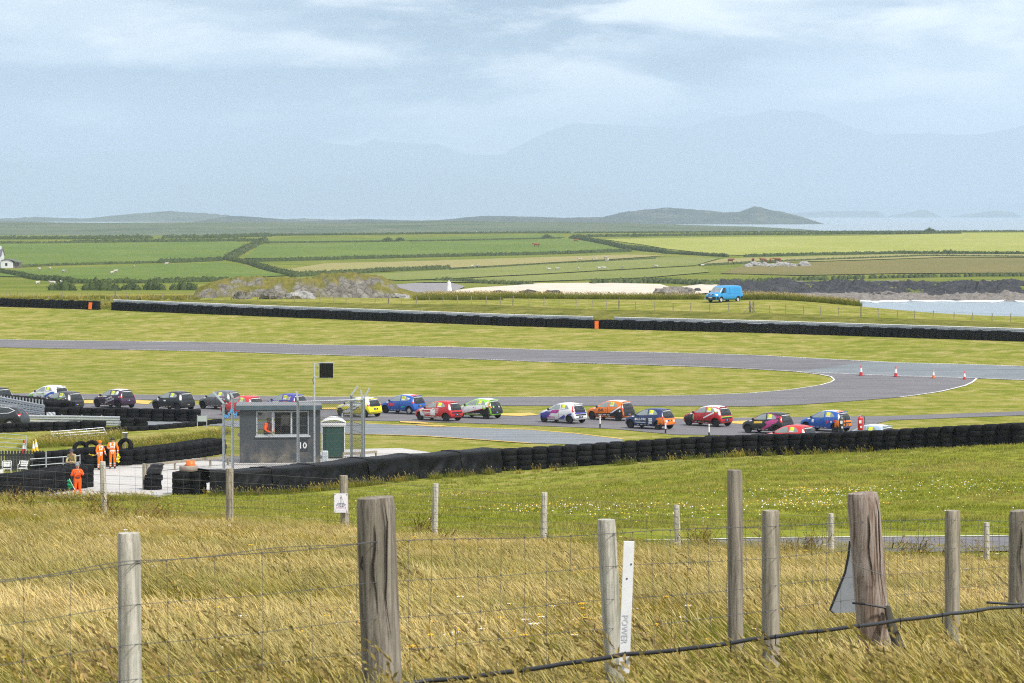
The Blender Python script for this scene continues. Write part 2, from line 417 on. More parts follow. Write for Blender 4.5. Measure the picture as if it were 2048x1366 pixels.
# ------------------------------------------------------------------ tarmac, concrete
def mat_tarmac(name, col, var=.15):
    n = NT(name); w = n.coord('World'); wl = n.coord('World', (.06, 1.2, 1))
    c = n.mix(n.noise(w, .35, 6, .65, .3, .3, .7), tuple(x * (1 - var) for x in col), tuple(x * (1 + var) for x in col))
    c = n.mix(n.math('MULTIPLY', n.noise(wl, .8, 5, .6, 0, .48, .66), .75), c, tuple(x * .62 for x in col))
    c = n.mix(n.math('MULTIPLY', n.noise(w, 30, 3, .8, 0, .4, .7), .3), c, tuple(x * 1.5 for x in col))
    n.bump(n.noise(w, 40, 3), .3, .01); return n.set(c, .75, 0, .3)
MT1 = mat_tarmac('race_tarmac', (.15, .142, .148)); MT2 = mat_tarmac('new_tarmac', (.17, .19, .20)); MT3 = mat_tarmac('pit_tarmac', (.19, .205, .215))
MC = mat_tarmac('pale_concrete', (.46, .44, .41), .1)
MYK = mat_tarmac('yellow_kerb_paint', (.60, .41, .10), .2); MWL = mat_tarmac('white_line_paint', (.72, .72, .70), .08)
def gp(pts, d0=100, d1=340): return [G(x, y, d0, d1) for x, y in pts]
def struct(name, pts, lift, mat, step=3.0, d0=100, d1=340): return tag(sheet(name, gp(pts, d0, d1), lift, mat, step), kind='structure')
FS_far = [(-260, 672), (0, 679), (256, 683), (512, 687), (700, 691), (1024, 698), (1300, 705), (1536, 712), (1720, 722), (1800, 726), (2048, 733), (2330, 742)]
FS_near = [(2330, 771), (2048, 761), (1953, 757.5), (1800, 753), (1700, 749), (1590, 744), (1500, 738.5), (1300, 731), (1024, 722), (700, 712), (512, 706), (256, 700), (0, 695), (-260, 689)]
struct('far_straight', FS_far + FS_near, .03, MT1)
struct('new_tarmac_patch', [(1600, 743.5), (1735, 723.5), (1800, 726.5), (2048, 733.8), (2330, 742.8), (2330, 770), (2048, 760.2), (1953, 757), (1800, 752.3), (1700, 748.5)], .042, MT2)
LOOP_in = [(-300, 783), (0, 787), (200, 789), (400, 791), (640, 794.5), (1024, 795), (1300, 792.5), (1400, 791), (1500, 787), (1580, 780), (1640, 771), (1662, 765), (1669, 760), (1662, 754), (1640, 749.5), (1610, 746), (1595, 744.5)]
LOOP_out = [(1953, 758), (1945, 765), (1930, 772), (1880, 784), (1800, 795), (1700, 803), (1600, 810), (1500, 813.5), (1350, 812.5), (1024, 812), (900, 811), (640, 808), (400, 801), (150, 799), (-300, 797)]
struct('race_track', LOOP_in + LOOP_out, .034, MT1, 2.5)
LB_far = [(-300, 805), (150, 804), (300, 807), (640, 819), (800, 822.5), (1024, 828), (1300, 838), (1400, 837), (1500, 836), (1640, 834), (1780, 832.5), (2048, 823), (2330, 815)]
LB_near = [(2330, 822), (2048, 831), (1780, 841), (1760, 846), (1700, 868), (1600, 876), (1500, 872), (1350, 870), (1230, 858.5), (1100, 853), (1000, 849), (800, 843), (640, 840), (440, 838), (-300, 836)]
struct('race_track', LB_far + LB_near, .03, MT1, 2.5, 150)
PL_far = [(200, 843), (440, 842), (640, 845), (735, 848), (837, 852), (896, 854), (1060, 860.5), (1150, 868), (1245, 879)]
PL_near = [(1245, 892), (1060, 887), (947, 879), (845, 872.5), (763, 870), (687, 868.5), (600, 866), (440, 852), (200, 850)]
struct('pit_lane', PL_far + PL_near, .03, MT3, 2.5, 150)
struct('concrete_yard', [(60, 1003), (40, 962), (190, 938), (300, 922), (440, 915), (640, 905), (700, 899), (800, 897), (880, 908), (800, 930), (700, 948), (560, 972), (360, 985), (310, 996), (260, 1001)], .03, MC, 2, 120)
struct('access_road', [(1180, 1092), (1290, 1083), (1500, 1079), (1700, 1077), (2048, 1074.5), (2330, 1073), (2330, 1100), (2048, 1103), (1700, 1106), (1400, 1109), (1180, 1108)], .03, MT1, 1.5, 63, 100)
def line_strip(name, pts, w, lift, mat, d0=100, d1=340):
    p = dense(gp(pts, d0, d1), 1.5); v = []; f = []
    for i, q in enumerate(p):
        t = (p[min(i + 1, len(p) - 1)] - p[max(i - 1, 0)]); nrm = Vector((-t.y, t.x)).normalized()
        for s in (-.5, .5):
            x, y = q.x + nrm.x * s * w, q.y + nrm.y * s * w; v.append((x, y, Zf(x, y) + lift))
    f = [(2 * i, 2 * i + 2, 2 * i + 3, 2 * i + 1) for i in range(len(p) - 1)]
    v = np.array(v); f = np.array(f)
    me = np_mesh(name, v, f, mat, True)
    return tag(link(name, me), kind='structure')
line_strip('white_edge_line', [(1290, 1083.5), (1500, 1079.5), (1700, 1077.5), (2048, 1075), (2330, 1073.5)], .16, .05, MWL, 63, 100)
line_strip('white_edge_line', [(x, y + .4) for x, y in FS_far], .18, .055, MWL)
line_strip('white_edge_line', [(x, y - .3) for x, y in FS_near[:12][::-1]], .16, .055, MWL)
line_strip('white_edge_line', LOOP_in[3:], .15, .05, MWL)
line_strip('white_edge_line', LOOP_out[:5], .2, .05, MWL)
for pts in ([(640, 817), (690, 816), (760, 818.5), (700, 820.5), (640, 819.5)], [(1004, 828), (1060, 827), (1078, 831), (1040, 833.5), (1000, 832)], [(1463, 844), (1500, 842), (1520, 846), (1505, 850), (1465, 848.5)],
            [(160, 802), (188, 802), (186, 808), (160, 808)], [(272, 801), (305, 803), (296, 810), (272, 808)], [(800, 843.5), (840, 845), (870, 848.5), (850, 849), (800, 846)],
            [(830, 850.2), (885, 852), (900, 854.3), (870, 854.6), (835, 852.6)], [(1345, 836), (1372, 836.3), (1372, 839), (1345, 838.5)]):
    struct('yellow_kerb', pts, .06, MYK, 1.0, 150)
line_strip('yellow_edge_line', [(x, y + .4) for x, y in PL_near[1:-2]], .3, .05, MYK, 150)
line_strip('yellow_edge_line', [(x, y - .3) for x, y in PL_far[3:]], .3, .05, MYK, 150)

n = NT('rough_bank_grass'); w = n.coord('World'); bk = n.noise(w, .45, 6, .7, .6)
MBNK = n.set(n.mix(n.rng(bk, .38, .62), (.085, .10, .018), (.20, .185, .05)), 1, 0, 0)
_fb = [(-120, 609), (0, 613), (220, 620), (512, 632), (1024, 652), (1300, 660), (1536, 666), (2048, 683), (2160, 687)]
_ff = [(2160, 652), (2022, 646), (1908, 641), (1722, 635), (1500, 627), (1300, 622), (1024, 612), (700, 607), (400, 601), (230, 601), (0, 599), (-120, 598)]
tag(sheet('grass_bank', [p + Vector((0, .9, 0)) for p in gp(_fb, 285, 400)] + gp(_ff, 300, 430), .05, MBNK, 2.5), kind='structure')
# ------------------------------------------------------------------ far fields
def mat_field(name, a, b, c3=None):
    n = NT(name); w = n.coord('World', (1, .5, 1)); st = n.coord('World', (.12, .012, 1), (0, 0, .25))
    c = n.mix(n.noise(w, .02, 6, .65, .5, .35, .65), a, b)
    c = n.mix(n.math('MULTIPLY', n.noise(w, .25, 6, .7, 0, .42, .7), .5), c, tuple(x * .72 for x in a))
    c = n.mix(n.math('MULTIPLY', n.noise(st, 2, 4, .6, 0, .5, .7), .35), c, c3 or b)
    n.bump(n.noise(w, .6, 5), .6, .3); return n.set(c, 1, 0, .1)
MFG = mat_field('pasture_green', (.095, .15, .02), (.14, .185, .03)); MFL = mat_field('silage_light', (.27, .29, .05), (.33, .33, .085))
MFS = mat_field('hay_straw', (.31, .26, .11), (.25, .24, .075)); MFM = mat_field('meadow_mixed', (.165, .195, .04), (.22, .225, .065)); MFB = mat_field('rough_brown', (.19, .155, .05), (.145, .14, .04))
def field(pts, mat): return tag(sheet('field', gp(pts, 640, 2200), .25, mat, 24), kind='structure')
field([(1205, 479), (1500, 474), (1700, 472.5), (1920, 467), (2500, 464), (2500, 505), (1905, 505), (1500, 512), (1440, 510), (1330, 498)], MFL)
field([(-400, 490), (0, 488), (470, 483.5), (490, 487), (455, 517), (250, 527), (0, 535), (-400, 540)], MFG)
field([(-400, 545), (0, 542), (430, 526), (480, 530), (580, 552), (450, 560), (150, 565), (60, 555), (-400, 550)], MFG)
field([(490, 517), (520, 489), (800, 484), (1080, 478), (1150, 478), (1210, 490), (1250, 500), (1140, 508), (700, 517)], MFG)
field([(590, 553), (560, 542), (650, 528), (1000, 518), (1250, 510), (1330, 512), (1100, 526), (900, 537), (700, 547)], MFS)
field([(640, 553), (900, 540), (1100, 529), (1350, 515), (1440, 517), (1390, 532), (1200, 542), (1000, 553), (800, 562)], MFM)
field([(530, 480), (800, 477), (1120, 470), (1130, 475), (900, 480), (540, 484)], MFG)
field([(1400, 530), (1450, 518), (1800, 509), (2500, 510), (2500, 517), (1900, 515), (1650, 523)], MFS)
field([(1440, 548), (1480, 534), (1650, 525), (1900, 517), (2500, 519), (2500, 545), (1800, 548), (1600, 552)], MFB)
field([(820, 566), (1000, 555), (1200, 545), (1400, 534), (1420, 545), (1300, 556), (1000, 566)], MFM)
# beach
n = NT('beach_sand'); w = n.coord('World')
MSAND = n.set(n.mix(n.noise(w, .15, 6, .6, .3, .35, .7), (.62, .54, .44), (.50, .44, .36)), .95, 0, .1)
n = NT('beach_shingle'); w = n.coord('World')
MSHI = n.set(n.mix(n.noise(w, .6, 6, .7, .3, .35, .7), (.19, .18, .19), (.30, .28, .27)), .95, 0, .1)
tag(sheet('beach', gp([(890, 584), (950, 577), (1080, 568), (1200, 567), (1320, 570), (1345, 578), (1330, 590), (1000, 592), (880, 592)], 640, 900), .25, MSAND, 6), kind='structure')
tag(sheet('beach', gp([(1350, 578), (1400, 571), (1500, 573), (1490, 584), (1350, 592)], 640, 900), .35, MSAND, 6), kind='structure')
tag(sheet('shingle_bank', gp([(790, 571), (830, 568), (905, 568), (930, 575), (890, 592), (780, 592)], 640, 900), .3, MSHI, 6), kind='structure')
# ------------------------------------------------------------------ common materials
def mat_rubber():
    n = NT('tyre_rubber'); co = n.coord('Object'); w = n.coord('World')
    c = n.mix(n.noise(w, 1.1, 5, .6, .3, .4, .7), (.006, .006, .007), (.014, .014, .014))
    c = n.mix(n.math('MULTIPLY', n.noise(co, 7, 5, .7, 0, .5, .75), .22), c, (.045, .042, .038))
    n.bump(n.noise(n.coord('Object', (1, 1, 6)), 14, 3), .5, .02); return n.set(c, .75, 0, .1)
MRUB = mat_rubber()
def mat_wood(name, a, b, dark, sc=1.0, green=.35):
    n = NT(name); co = n.coord('Object', (9, 9, .55)); c2 = n.coord('Object')
    g = n.noise(co, 3 * sc, 8, .75, .6); c = n.mix(n.rng(g, .38, .60), tuple(x * .75 for x in a), tuple(x * 1.12 for x in b))
    c = n.mix(n.rng(n.noise(n.coord('Object', (16, 16, .5)), 6 * sc, 6, .7, .4), .6, .72), c, dark)
    c = n.mix(n.math('MULTIPLY', n.noise(c2, 6, 5, .65, .5, .52, .72), green), c, (.12, .135, .06))
    n.bump(g, .7, .012); return n.set(c, .85, 0, .2)
MW1 = mat_wood('weathered_post_wood', (.21, .18, .125), (.37, .33, .255), (.08, .065, .045))
MW2 = mat_wood('grey_strainer_wood', (.15, .125, .095), (.30, .265, .21), (.05, .04, .03))
MW3 = mat_wood('brown_strainer_wood', (.17, .095, .06), (.37, .32, .27), (.07, .045, .035), green=.12)
MW4 = mat_wood('pale_post_wood', (.34, .32, .25), (.55, .525, .44), (.20, .18, .13), green=.45)
MGALV = plain('galvanised_steel', (.42, .45, .47), .45, .55, .5, .25, 9)
MGALV2 = plain('galvanised_light', (.55, .58, .60), .4, .4, .5, .15, 9)
MWIRE = plain('fence_wire', (.11, .11, .105), .6, .1, .3, .2, 30)
MBLK = plain('black_plastic', (.018, .018, .02), .45, 0, .4, .2, 5)
MWHT = plain('white_plastic', (.78, .78, .77), .4, 0, .4, .08, 4)
MORG = plain('orange_plastic', (.80, .16, .02), .45, 0, .4, .12, 4)
MRED = plain('red_paint', (.60, .02, .025), .35, 0, .5, .12, 4)
MYEL = plain('yellow_plastic', (.80, .50, .02), .45, 0, .4, .12, 4)

# ------------------------------------------------------------------ tyres
tprof = [(.485, -.115), (.49, 0), (.485, .115), (.46, .14), (.36, .146), (.285, .115), (.275, 0), (.285, -.115), (.36, -.146), (.46, -.14)]
tprof = [(r, z * 1.08) for r, z in tprof]
TYRE = MB().lathe(tprof, 18, closed=True).mesh('tyre', MRUB, True)
TYRE2 = MB().lathe([(r * .97, z * 1.04) for r, z in tprof], 16, closed=True).mesh('tyre', MRUB, True)
def put_tyre(parent, p, tilt=0, face=0, me=None):
    o = link('tyre', me or random.choice((TYRE, TYRE, TYRE2)), parent)
    o.location = p; o.rotation_euler = (tilt, 0, face if tilt else random.uniform(0, 6)); return o
def walk(path, pitch):
    """points every pitch metres along a ground path"""
    path = dense(path, .1); o = [path[0]]; acc = 0
    for a, b in zip(path, path[1:]):
        acc += (b - a).length
        if acc >= pitch: o.append(b); acc = 0
    return o
def tyre_wall(path, high, label, back=0, pitch=.885, backhigh=None, drop=None):
    pts = walk(path, pitch); root = empty('tyre_wall', pts[0])
    tag(root, label, 'tyre wall', 'tyre walls round the marshal post')
    for i, p in enumerate(pts):
        t = (pts[min(i + 1, len(pts) - 1)] - pts[max(i - 1, 0)]); t.z = 0; t.normalize(); nb = Vector((-t.y, t.x, 0))
        if nb.y < 0: nb = -nb
        for r in range(back + 1):
            h = high if r == 0 else (backhigh or high)
            ks = range(h) if r == 0 else range(max(0, h - 2), h)
            for k in ks:
                q = p + nb * (r * .93) + t * (.46 * (r % 2)) + Vector((random.gauss(0, .02), random.gauss(0, .025), 0))
                q.z = Zf(q.x, q.y) + .14 + k * .308 + random.uniform(-.006, .006)
                put_tyre(root, q - root.location)
    return root
mw = [G(x, y, 150, 200) for x, y in ((988, 942), (1100, 936), (1350, 918.5), (1600, 909), (1800, 901), (2048, 890), (2160, 885))]
MAINW = tyre_wall(mw, 4, 'long four-high black tyre wall curving along the mown bank below the race cars', 1, .885)
tyre_wall([G(x, y, 140, 200) for x, y in ((362, 990), (425, 989))], 4, 'short four-high tyre stack end at the uncovered corner of the tarpaulined wall', 1)
tyre_wall([G(x, y, 150, 260) for x, y in ((102, 840), (250, 842), (397, 844))], 3, 'three-high tyre wall along the track edge beside the slanting guard rail')
tyre_wall([G(x, y, 150, 260) for x, y in ((-40, 814), (0, 815), (60, 820), (118, 829))], 3, 'tyre wall packed behind the slanting triple guard rail', 1)
tyre_wall([G(x, y, 150, 260) for x, y in ((-60, 867), (0, 865), (90, 861.5), (204, 859))], 2, 'low two-high tyre row in front of the horizontal guard rail')
tyre_wall([G(x, y, 150, 260) for x, y in ((255, 853), (290, 852.5))], 2, 'pair of two-high tyre stacks at the end of the horizontal guard rail')
tyre_wall([G(x, y, 150, 260) for x, y in ((212, 864), (300, 860), (380, 853), (436, 847))], 1, 'single line of flat tyres edging the grass bank')
tyre_wall([G(x, y, 150, 260) for x, y in ((250, 931), (300, 927), (340, 922), (380, 917), (446, 906))], 3, 'three-high tyre wall between the grass bank and the concrete yard', 1)
lw = tyre_wall([G(x, y, 150, 260) for x, y in ((86, 946), (130, 942), (180, 936), (222, 933.5))], 4, 'four-high tyre wall behind the standing marshals', 0)
tyre_wall([G(x, y, 140, 260) for x, y in ((-40, 1004), (20, 998), (100, 986), (170, 974.5))], 4, 'broad front tyre wall at the corner of the concrete yard behind tall grass', 1)
tag(put_tyre(None, G(160, 935, 150, 260) + Vector((0, .3, 1.23 - .16)), R(84), .5), 'loose tyre standing upright on the wall beside the marshal in an orange beanie', 'tyre', 'loose tyres')
tag(put_tyre(None, G(182, 934, 150, 260) + Vector((0, .3, 1.23 - .14)), R(80), .25), 'loose tyre leaning upright on the wall just behind the marshal in an orange beanie', 'tyre', 'loose tyres')
tag(put_tyre(None, G(248, 929, 150, 260) + Vector((0, .6, .94 + .12)), R(80), -.4), 'loose tyre tipped on edge on the wall beside the marshal in a black hat', 'tyre', 'loose tyres')
pt = empty('tyre_pile', G(306, 980, 140, 200)); tag(pt, 'small slumped pile of three tyres by a wooden post on the concrete yard', 'tyre pile')
for k in range(3): put_tyre(pt, Vector((random.uniform(-.06, .06), 0, .14 + k * .27)))
m = MB(); n_ = 14
for j in range(9):
    for k in range(n_):
        q = 2 * math.pi * k / n_; rr = [.30, .36, .40, .38, .36, .33, .36, .28, .04][j] * (1 + .16 * mnoise.noise((math.cos(q) * 2, math.sin(q) * 2, j * .7)))
        m.v.append((rr * math.cos(q) * 1.1 + .04 * j, rr * math.sin(q), [0, .06, .18, .32, .42, .5, .56, .62, .63][j]))
m.f = [(j * n_ + k, j * n_ + (k + 1) % n_, (j + 1) * n_ + (k + 1) % n_, (j + 1) * n_ + k) for j in range(8) for k in range(n_)]; m.m = [0] * len(m.f)
bag = m.build('rubbish_bag', MBLK, None, True); bag.location = pt.location + Vector((0, 0, .82)); tag(bag, 'crumpled black sack sitting on the small tyre pile', 'sack')
o = MB().lathe(tprof, 18, closed=True).build('tyre', plain('faded_tyre', (.33, .27, .22), .8, 0, .2, .2, 5), None, True)
o.location = G(376, 990, 140, 200) + Vector((0, .3, 1.23 + .16)); tag(o, 'faded brown tyre lying flat on the end of the covered wall', 'tyre')
o = MB().lathe([(.30, 0), (.31, .02), (.24, .1), (.23, .24), (.19, .25), (.2, .1), (.18, 0)], 14, closed=True).build('orange_cone_base', MORG, None, True)
o.location = G(378, 990, 140, 200) + Vector((.05, .3, 1.23 + .31)); tag(o, 'orange rubber ring lying on the faded brown tyre', 'ring')

# black tarpaulins over the tyre wall
def mat_tarp():
    n = NT('black_tarpaulin'); co = n.coord('World', (1, 1, .6)); n.bump(n.noise(co, 3, 6, .6, 1.2), .6, .05)
    return n.set(n.mix(n.noise(co, 1.3, 4, .6, 0, .4, .7), (.004, .0045, .005), (.010, .010, .011)), .55, 0, .16)
MTARP = mat_tarp()
tb = [(405, 990.5), (425, 990), (480, 988.5), (533, 986.5), (619, 979), (690, 971), (726, 965), (816, 957), (912, 950), (986, 944)]
tpt = [p[0] for p in tb]
def tarp(x0, x1, seed, label):
    nx, ny = 40, 18; v = []; A = G(x0, np.interp(x0, tpt, [p[1] for p in tb]), 140, 200); B = G(x1, np.interp(x1, tpt, [p[1] for p in tb]), 140, 200)
    t = (B - A); t.z = 0; ln = t.length; t.normalize(); nb = Vector((-t.y, t.x, 0)); nb = nb if nb.y > 0 else -nb
    for j in range(ny + 1):
        s = j / ny
        for i in range(nx + 1):
            a = i / nx; p = A.lerp(B, a)
            fold = mnoise.noise((a * ln * 1.1 - s * 1.6 + seed * 3.1, s * 1.2 + seed, 0)) * .7 + .5 * mnoise.noise((a * ln * 2.6 - s * 3.4, s * 2 + seed * 2, 4)) + .4 * abs(mnoise.noise((a * ln * .7 + s * 2.2, seed, 2)))
            sag = .10 * math.sin(math.pi * a) * (1 if seed % 2 else .6)
            if s < .62:          # front face, bottom to top
                h = s / .62; z = -.03 + (1.38 - sag) * h + .07 * mnoise.noise((a * 3, seed, 7)) * (1 - h); y = -.58 - .12 * (1 - h) + .22 * fold * math.sin(math.pi * min(1, h + .15))
            else:                # over the top and down a little behind
                h = (s - .62) / .38; z = 1.35 - sag + .06 * math.sin(h * 3) + .035 * fold; y = -.56 + h * 1.9
                if h > .9: z -= .3
            q = p + nb * y; v.append((q.x, q.y, Zf(q.x, q.y) + z))
    ii = (np.arange(ny)[:, None] * (nx + 1) + np.arange(nx)[None]).ravel()
    o = link('tarpaulin', np_mesh('tarpaulin', np.array(v), np.column_stack([ii, ii + 1, ii + nx + 2, ii + nx + 1]), MTARP, True))
    sm = o.modifiers.new('thick', 'SOLIDIFY'); sm.thickness = .012
    return tag(o, label, 'tarpaulin', 'tarpaulins over the tyre wall')
for i, (a, b, lb) in enumerate(((408, 539, 'wrinkled black tarpaulin on the wall end below the hut corner with a window'), (528, 626, 'black tarpaulin on the tyre wall right below the hut number'), (613, 733, 'black tarpaulin on the tyre wall in front of the green portable toilet'),
                                (721, 823, 'black tarpaulin with deep diagonal folds beside the leaning steel fence posts'), (811, 919, 'black tarpaulin creased in diagonals between two other sheets'), (907, 988, 'torn black tarpaulin at the join with the bare tyre wall'))):
    tarp(a, b, i + 1, lb)
rs = MB()
for a in np.linspace(0, 1, 9):
    for s in (0, 1): pass
A = G(1686, 906, 150, 200); B = G(1733, 903, 150, 200); t = (B - A).normalized()
rsv = [(A.lerp(B, a) + Vector((0, -.56 - .05 * math.sin(a * 9), z))) for z in (.02, .45, .9, 1.3) for a in np.linspace(0, 1, 9)]
rs.add(rsv, [(j * 9 + i, j * 9 + i + 1, j * 9 + i + 10, j * 9 + i + 9) for j in range(3) for i in range(8)])
o = rs.build('rubber_sheet', MTARP, None, True); o.modifiers.new('t', 'SOLIDIFY').thickness = .015
tag(o, 'smooth black rubber sheet hung over the long tyre wall below the fire extinguishers', 'rubber sheet')

# ------------------------------------------------------------------ far tyre barrier, guard rails
def far_stack():
    m = MB()
    for k in range(4): m.lathe([(.34, -.11), (.36, -.06), (.36, .06), (.34, .11), (.2, .12), (.2, -.12)], 10, (0, 0, .12 + k * .245), closed=True)
    return m.mesh('tyre_stack', MRUB, True)
FST = far_stack()
FB = [(-120, 609), (0, 613), (220, 620), (512, 632), (1024, 652), (1300, 660), (1536, 666), (2048, 683), (2160, 687)]
def fby(x): return float(np.interp(x, [p[0] for p in FB], [p[1] for p in FB]))
def far_wall(x0, x1, label, sc=1.0):
    pts = walk([G(x, fby(x), 285, 400) for x in np.arange(x0, x1 + 1, 30)], .705); root = empty('tyre_barrier', pts[0]); tag(root, label, 'tyre barrier', 'tyre barriers along the far straight')
    for p in pts:
        o = link('tyre_stack', FST, root); o.location = p - root.location + Vector((0, random.gauss(0, .05), 0)); o.rotation_euler = (0, 0, random.uniform(0, 6)); o.scale = (1, 1, sc * random.uniform(.94, 1.06))
    return pts
far_wall(-100, 214, 'black tyre barrier without a rail at the end of the far straight', 1.08)
far_wall(228, 1218, 'long black tyre barrier under a pale rail below the rocky outcrop and beach')
far_wall(1230, 2150, 'long black tyre barrier under a pale rail below the blue van')
wb = [(0, 0), (.05, .04), (.05, .10), (0, .14), (.0, .17), (.05, .21), (.05, .27), (0, .31)]
def guard_rail(path, beams, label, postgap=3.0, h0=.35, front=-1, name='guard_rail', group='guard rails by the circuit', bh=.31, step=.37, post_h=None, hs=(1, 1)):
    root = empty(name, path[0]); tag(root, label, 'guard rail', group); o0 = root.location.copy()
    dp = dense(path, 2.0); nrm = []
    for i in range(len(dp)):
        t = dp[min(i + 1, len(dp) - 1)] - dp[max(i - 1, 0)]; nn = Vector((t.y, -t.x, 0)).normalized(); nrm.append(nn if nn.y < 0 else -nn)
    for b in range(beams):
        m = MB(); k = len(wb); vs = []
        for i, p in enumerate(dp):
            s = hs[0] + (hs[1] - hs[0]) * i / (len(dp) - 1)
            vs += [p - o0 + nrm[i] * y + Vector((0, 0, (h0 + b * step + z) * s)) for y, z in wb]
        m.add(vs, [(i * k + j, i * k + j + 1, i * k + k + j + 1, i * k + k + j) for i in range(len(dp) - 1) for j in range(k - 1)])
        q = m.build('rail_beam', MGALV2, root, False); q.modifiers.new('t', 'SOLIDIFY').thickness = .012
    for p in walk(path, postgap):
        tot = post_h or (h0 + beams * step)
        MB().box(p - o0 + Vector((0, .07, tot / 2)), (.1, .07, tot)).build('rail_post', MGALV, root)
    return root
back = Vector((0, .55, 0))
for x0, x1, lb in ((226, 1218, 'pale steel rail capping the tyre barrier below the beach and outcrop'), (1228, 2150, 'pale steel rail capping the tyre barrier below the blue van')):
    pth = [G(x, fby(x), 285, 400) + back for x in np.arange(x0, x1 + 1, 40)]
    gr_ = guard_rail(pth, 2, lb, 4.0, .5, name='guard_rail')
    MB().tube([p - pth[0] + Vector((0, .02, 1.24)) for p in pth], .06, 4).build('top_cap', plain('pale_cap', (.62, .62, .58), .6), gr_)
guard_rail([G(x, y, 150, 260) for x, y in ((-50, 818), (0, 821), (45, 826), (90, 831))], 3, 'slanting triple-beam guard rail with steel posts beside the stacked tyres', .5, .05, hs=(1.12, .72))
guard_rail([G(x, y, 150, 260) for x, y in ((40, 850), (140, 851), (240, 853))], 2, 'horizontal two-beam guard rail behind the black estate car', 1.45, .03)

def board(name, px, py, D0, D1, w, h, mat, label, cat, tilt=0):
    p = G(px, py, D0, D1); m = MB().box((0, 0, h / 2), (w, .04, h)); o = m.build(name, mat); o.location = p + Vector((0, -.5, .05)); o.rotation_euler = (0, tilt, 0); return tag(o, label, cat)
board('marker_board', 181, 619, 330, 420, .42, .85, MORG, 'orange marker board standing at the tyre barrier without a rail', 'marker board', .1)
board('marker_board', 1193, 658, 300, 400, .42, .85, MORG, 'orange marker board at the gap in the railed barrier', 'marker board')

# ------------------------------------------------------------------ far post fence on the bank
ffx = [-40, -12, 12, 20, 35, 46, 75, 125, 131, 151, 163, 175, 187, 199, 211, 254, 259, 276, 283, 299, 308, 326, 375, 380, 400, 425, 450, 463, 490, 515, 540, 564, 590, 614, 640, 668, 692, 722, 750, 777, 803, 833, 859, 886, 915, 943, 972, 1001, 1026, 1058, 1088, 1119, 1153, 1184, 1213, 1238, 1272, 1310, 1346, 1382, 1419, 1457, 1540, 1571, 1608, 1641, 1678, 1722, 1757, 1795, 1829, 1866, 1908, 1944, 1984, 2022, 2060, 2100]
ffb = [(-50, 597), (0, 597.5), (230, 600), (400, 600), (700, 606), (1024, 611), (1300, 621), (1500, 625), (1722, 634), (1908, 640), (2022, 645), (2110, 650)]
def ffy(x): return float(np.interp(x, [p[0] for p in ffb], [p[1] for p in ffb]))
ff = empty('post_fence', G(1024, 611, 300, 420)); tag(ff, 'long wooden post and wire fence along the bank behind the far barriers', 'fence'); fo = ff.location.copy()
tops = []
for x in ffx:
    p = G(x, ffy(x), 300, 430) - fo; h = random.uniform(.88, 1.08); dark = x in (463, 777, 1026, 1238, 1722); rr = .085 if dark else .05
    MB().tube([p - Vector((0, 0, .2)), p + Vector((random.gauss(0, .03), 0, h * (1.2 if dark else 1)))], rr, 6).build('post', MW2 if dark else MW1, ff); tops.append(p)
for x, s in ((231, 1), (1500, 1), (1507, 0)):
    p = G(x, ffy(x), 300, 430) - fo; MB().tube([p - Vector((0, 0, .2)), p + Vector((0, 0, 1.25))], .1, 7).build('straining_post', MW2, ff)
    if s:
        for sg in (-1, 1): MB().tube([p + Vector((sg * .7, -.1, 0)), p + Vector((0, 0, .75))], .05, 6).build('brace', MW1, ff)
for x, ln in ((69, -.25), (98, -.25), (348, .3)):
    p = G(x, ffy(x), 300, 430) - fo; MB().tube([p, p + Vector((ln, 0, .75))], .05, 6).build('post', MW1, ff)
for h in (.45, .85):
    MB().tube([p + Vector((0, 0, h)) for p in tops], .008, 3).build('line_wire', MWIRE, ff)
bsp = G(689, 606, 300, 430)
for dx in (-.35, .35):
    m = MB().tube([Vector((dx, 0, 0)), Vector((dx, 0, .3))], .03, 6); m.box((dx, 0, .34), (.32, .2, .1))
    pass
# ------------------------------------------------------------------ marker posts by the track
for x, y, lb in ((1200, 856.5, 'black and white track marker post beside the orange and black car'), (1331, 867, 'black and white track marker post beside the navy and orange car'), (1418, 874, 'black and white track marker post half hidden by the tyre wall')):
    p = G(x, y, 150, 260); r = empty('marker_post', p); tag(r, lb, 'marker post', 'track marker posts')
    MB().tube([(0, 0, -.05), (0, 0, .32)], .055, 10).build('black_base', MBLK, r); MB().tube([(0, 0, .32), (0, 0, .72)], .054, 10).build('white_sleeve', MWHT, r)
    MB().tube([(0, 0, .72), (0, 0, .76)], .056, 10).build('red_band', MRED if x < 1300 else MBLK, r); MB().tube([(0, 0, .76), (0, 0, .88)], .054, 10).build('white_cap', MWHT, r)

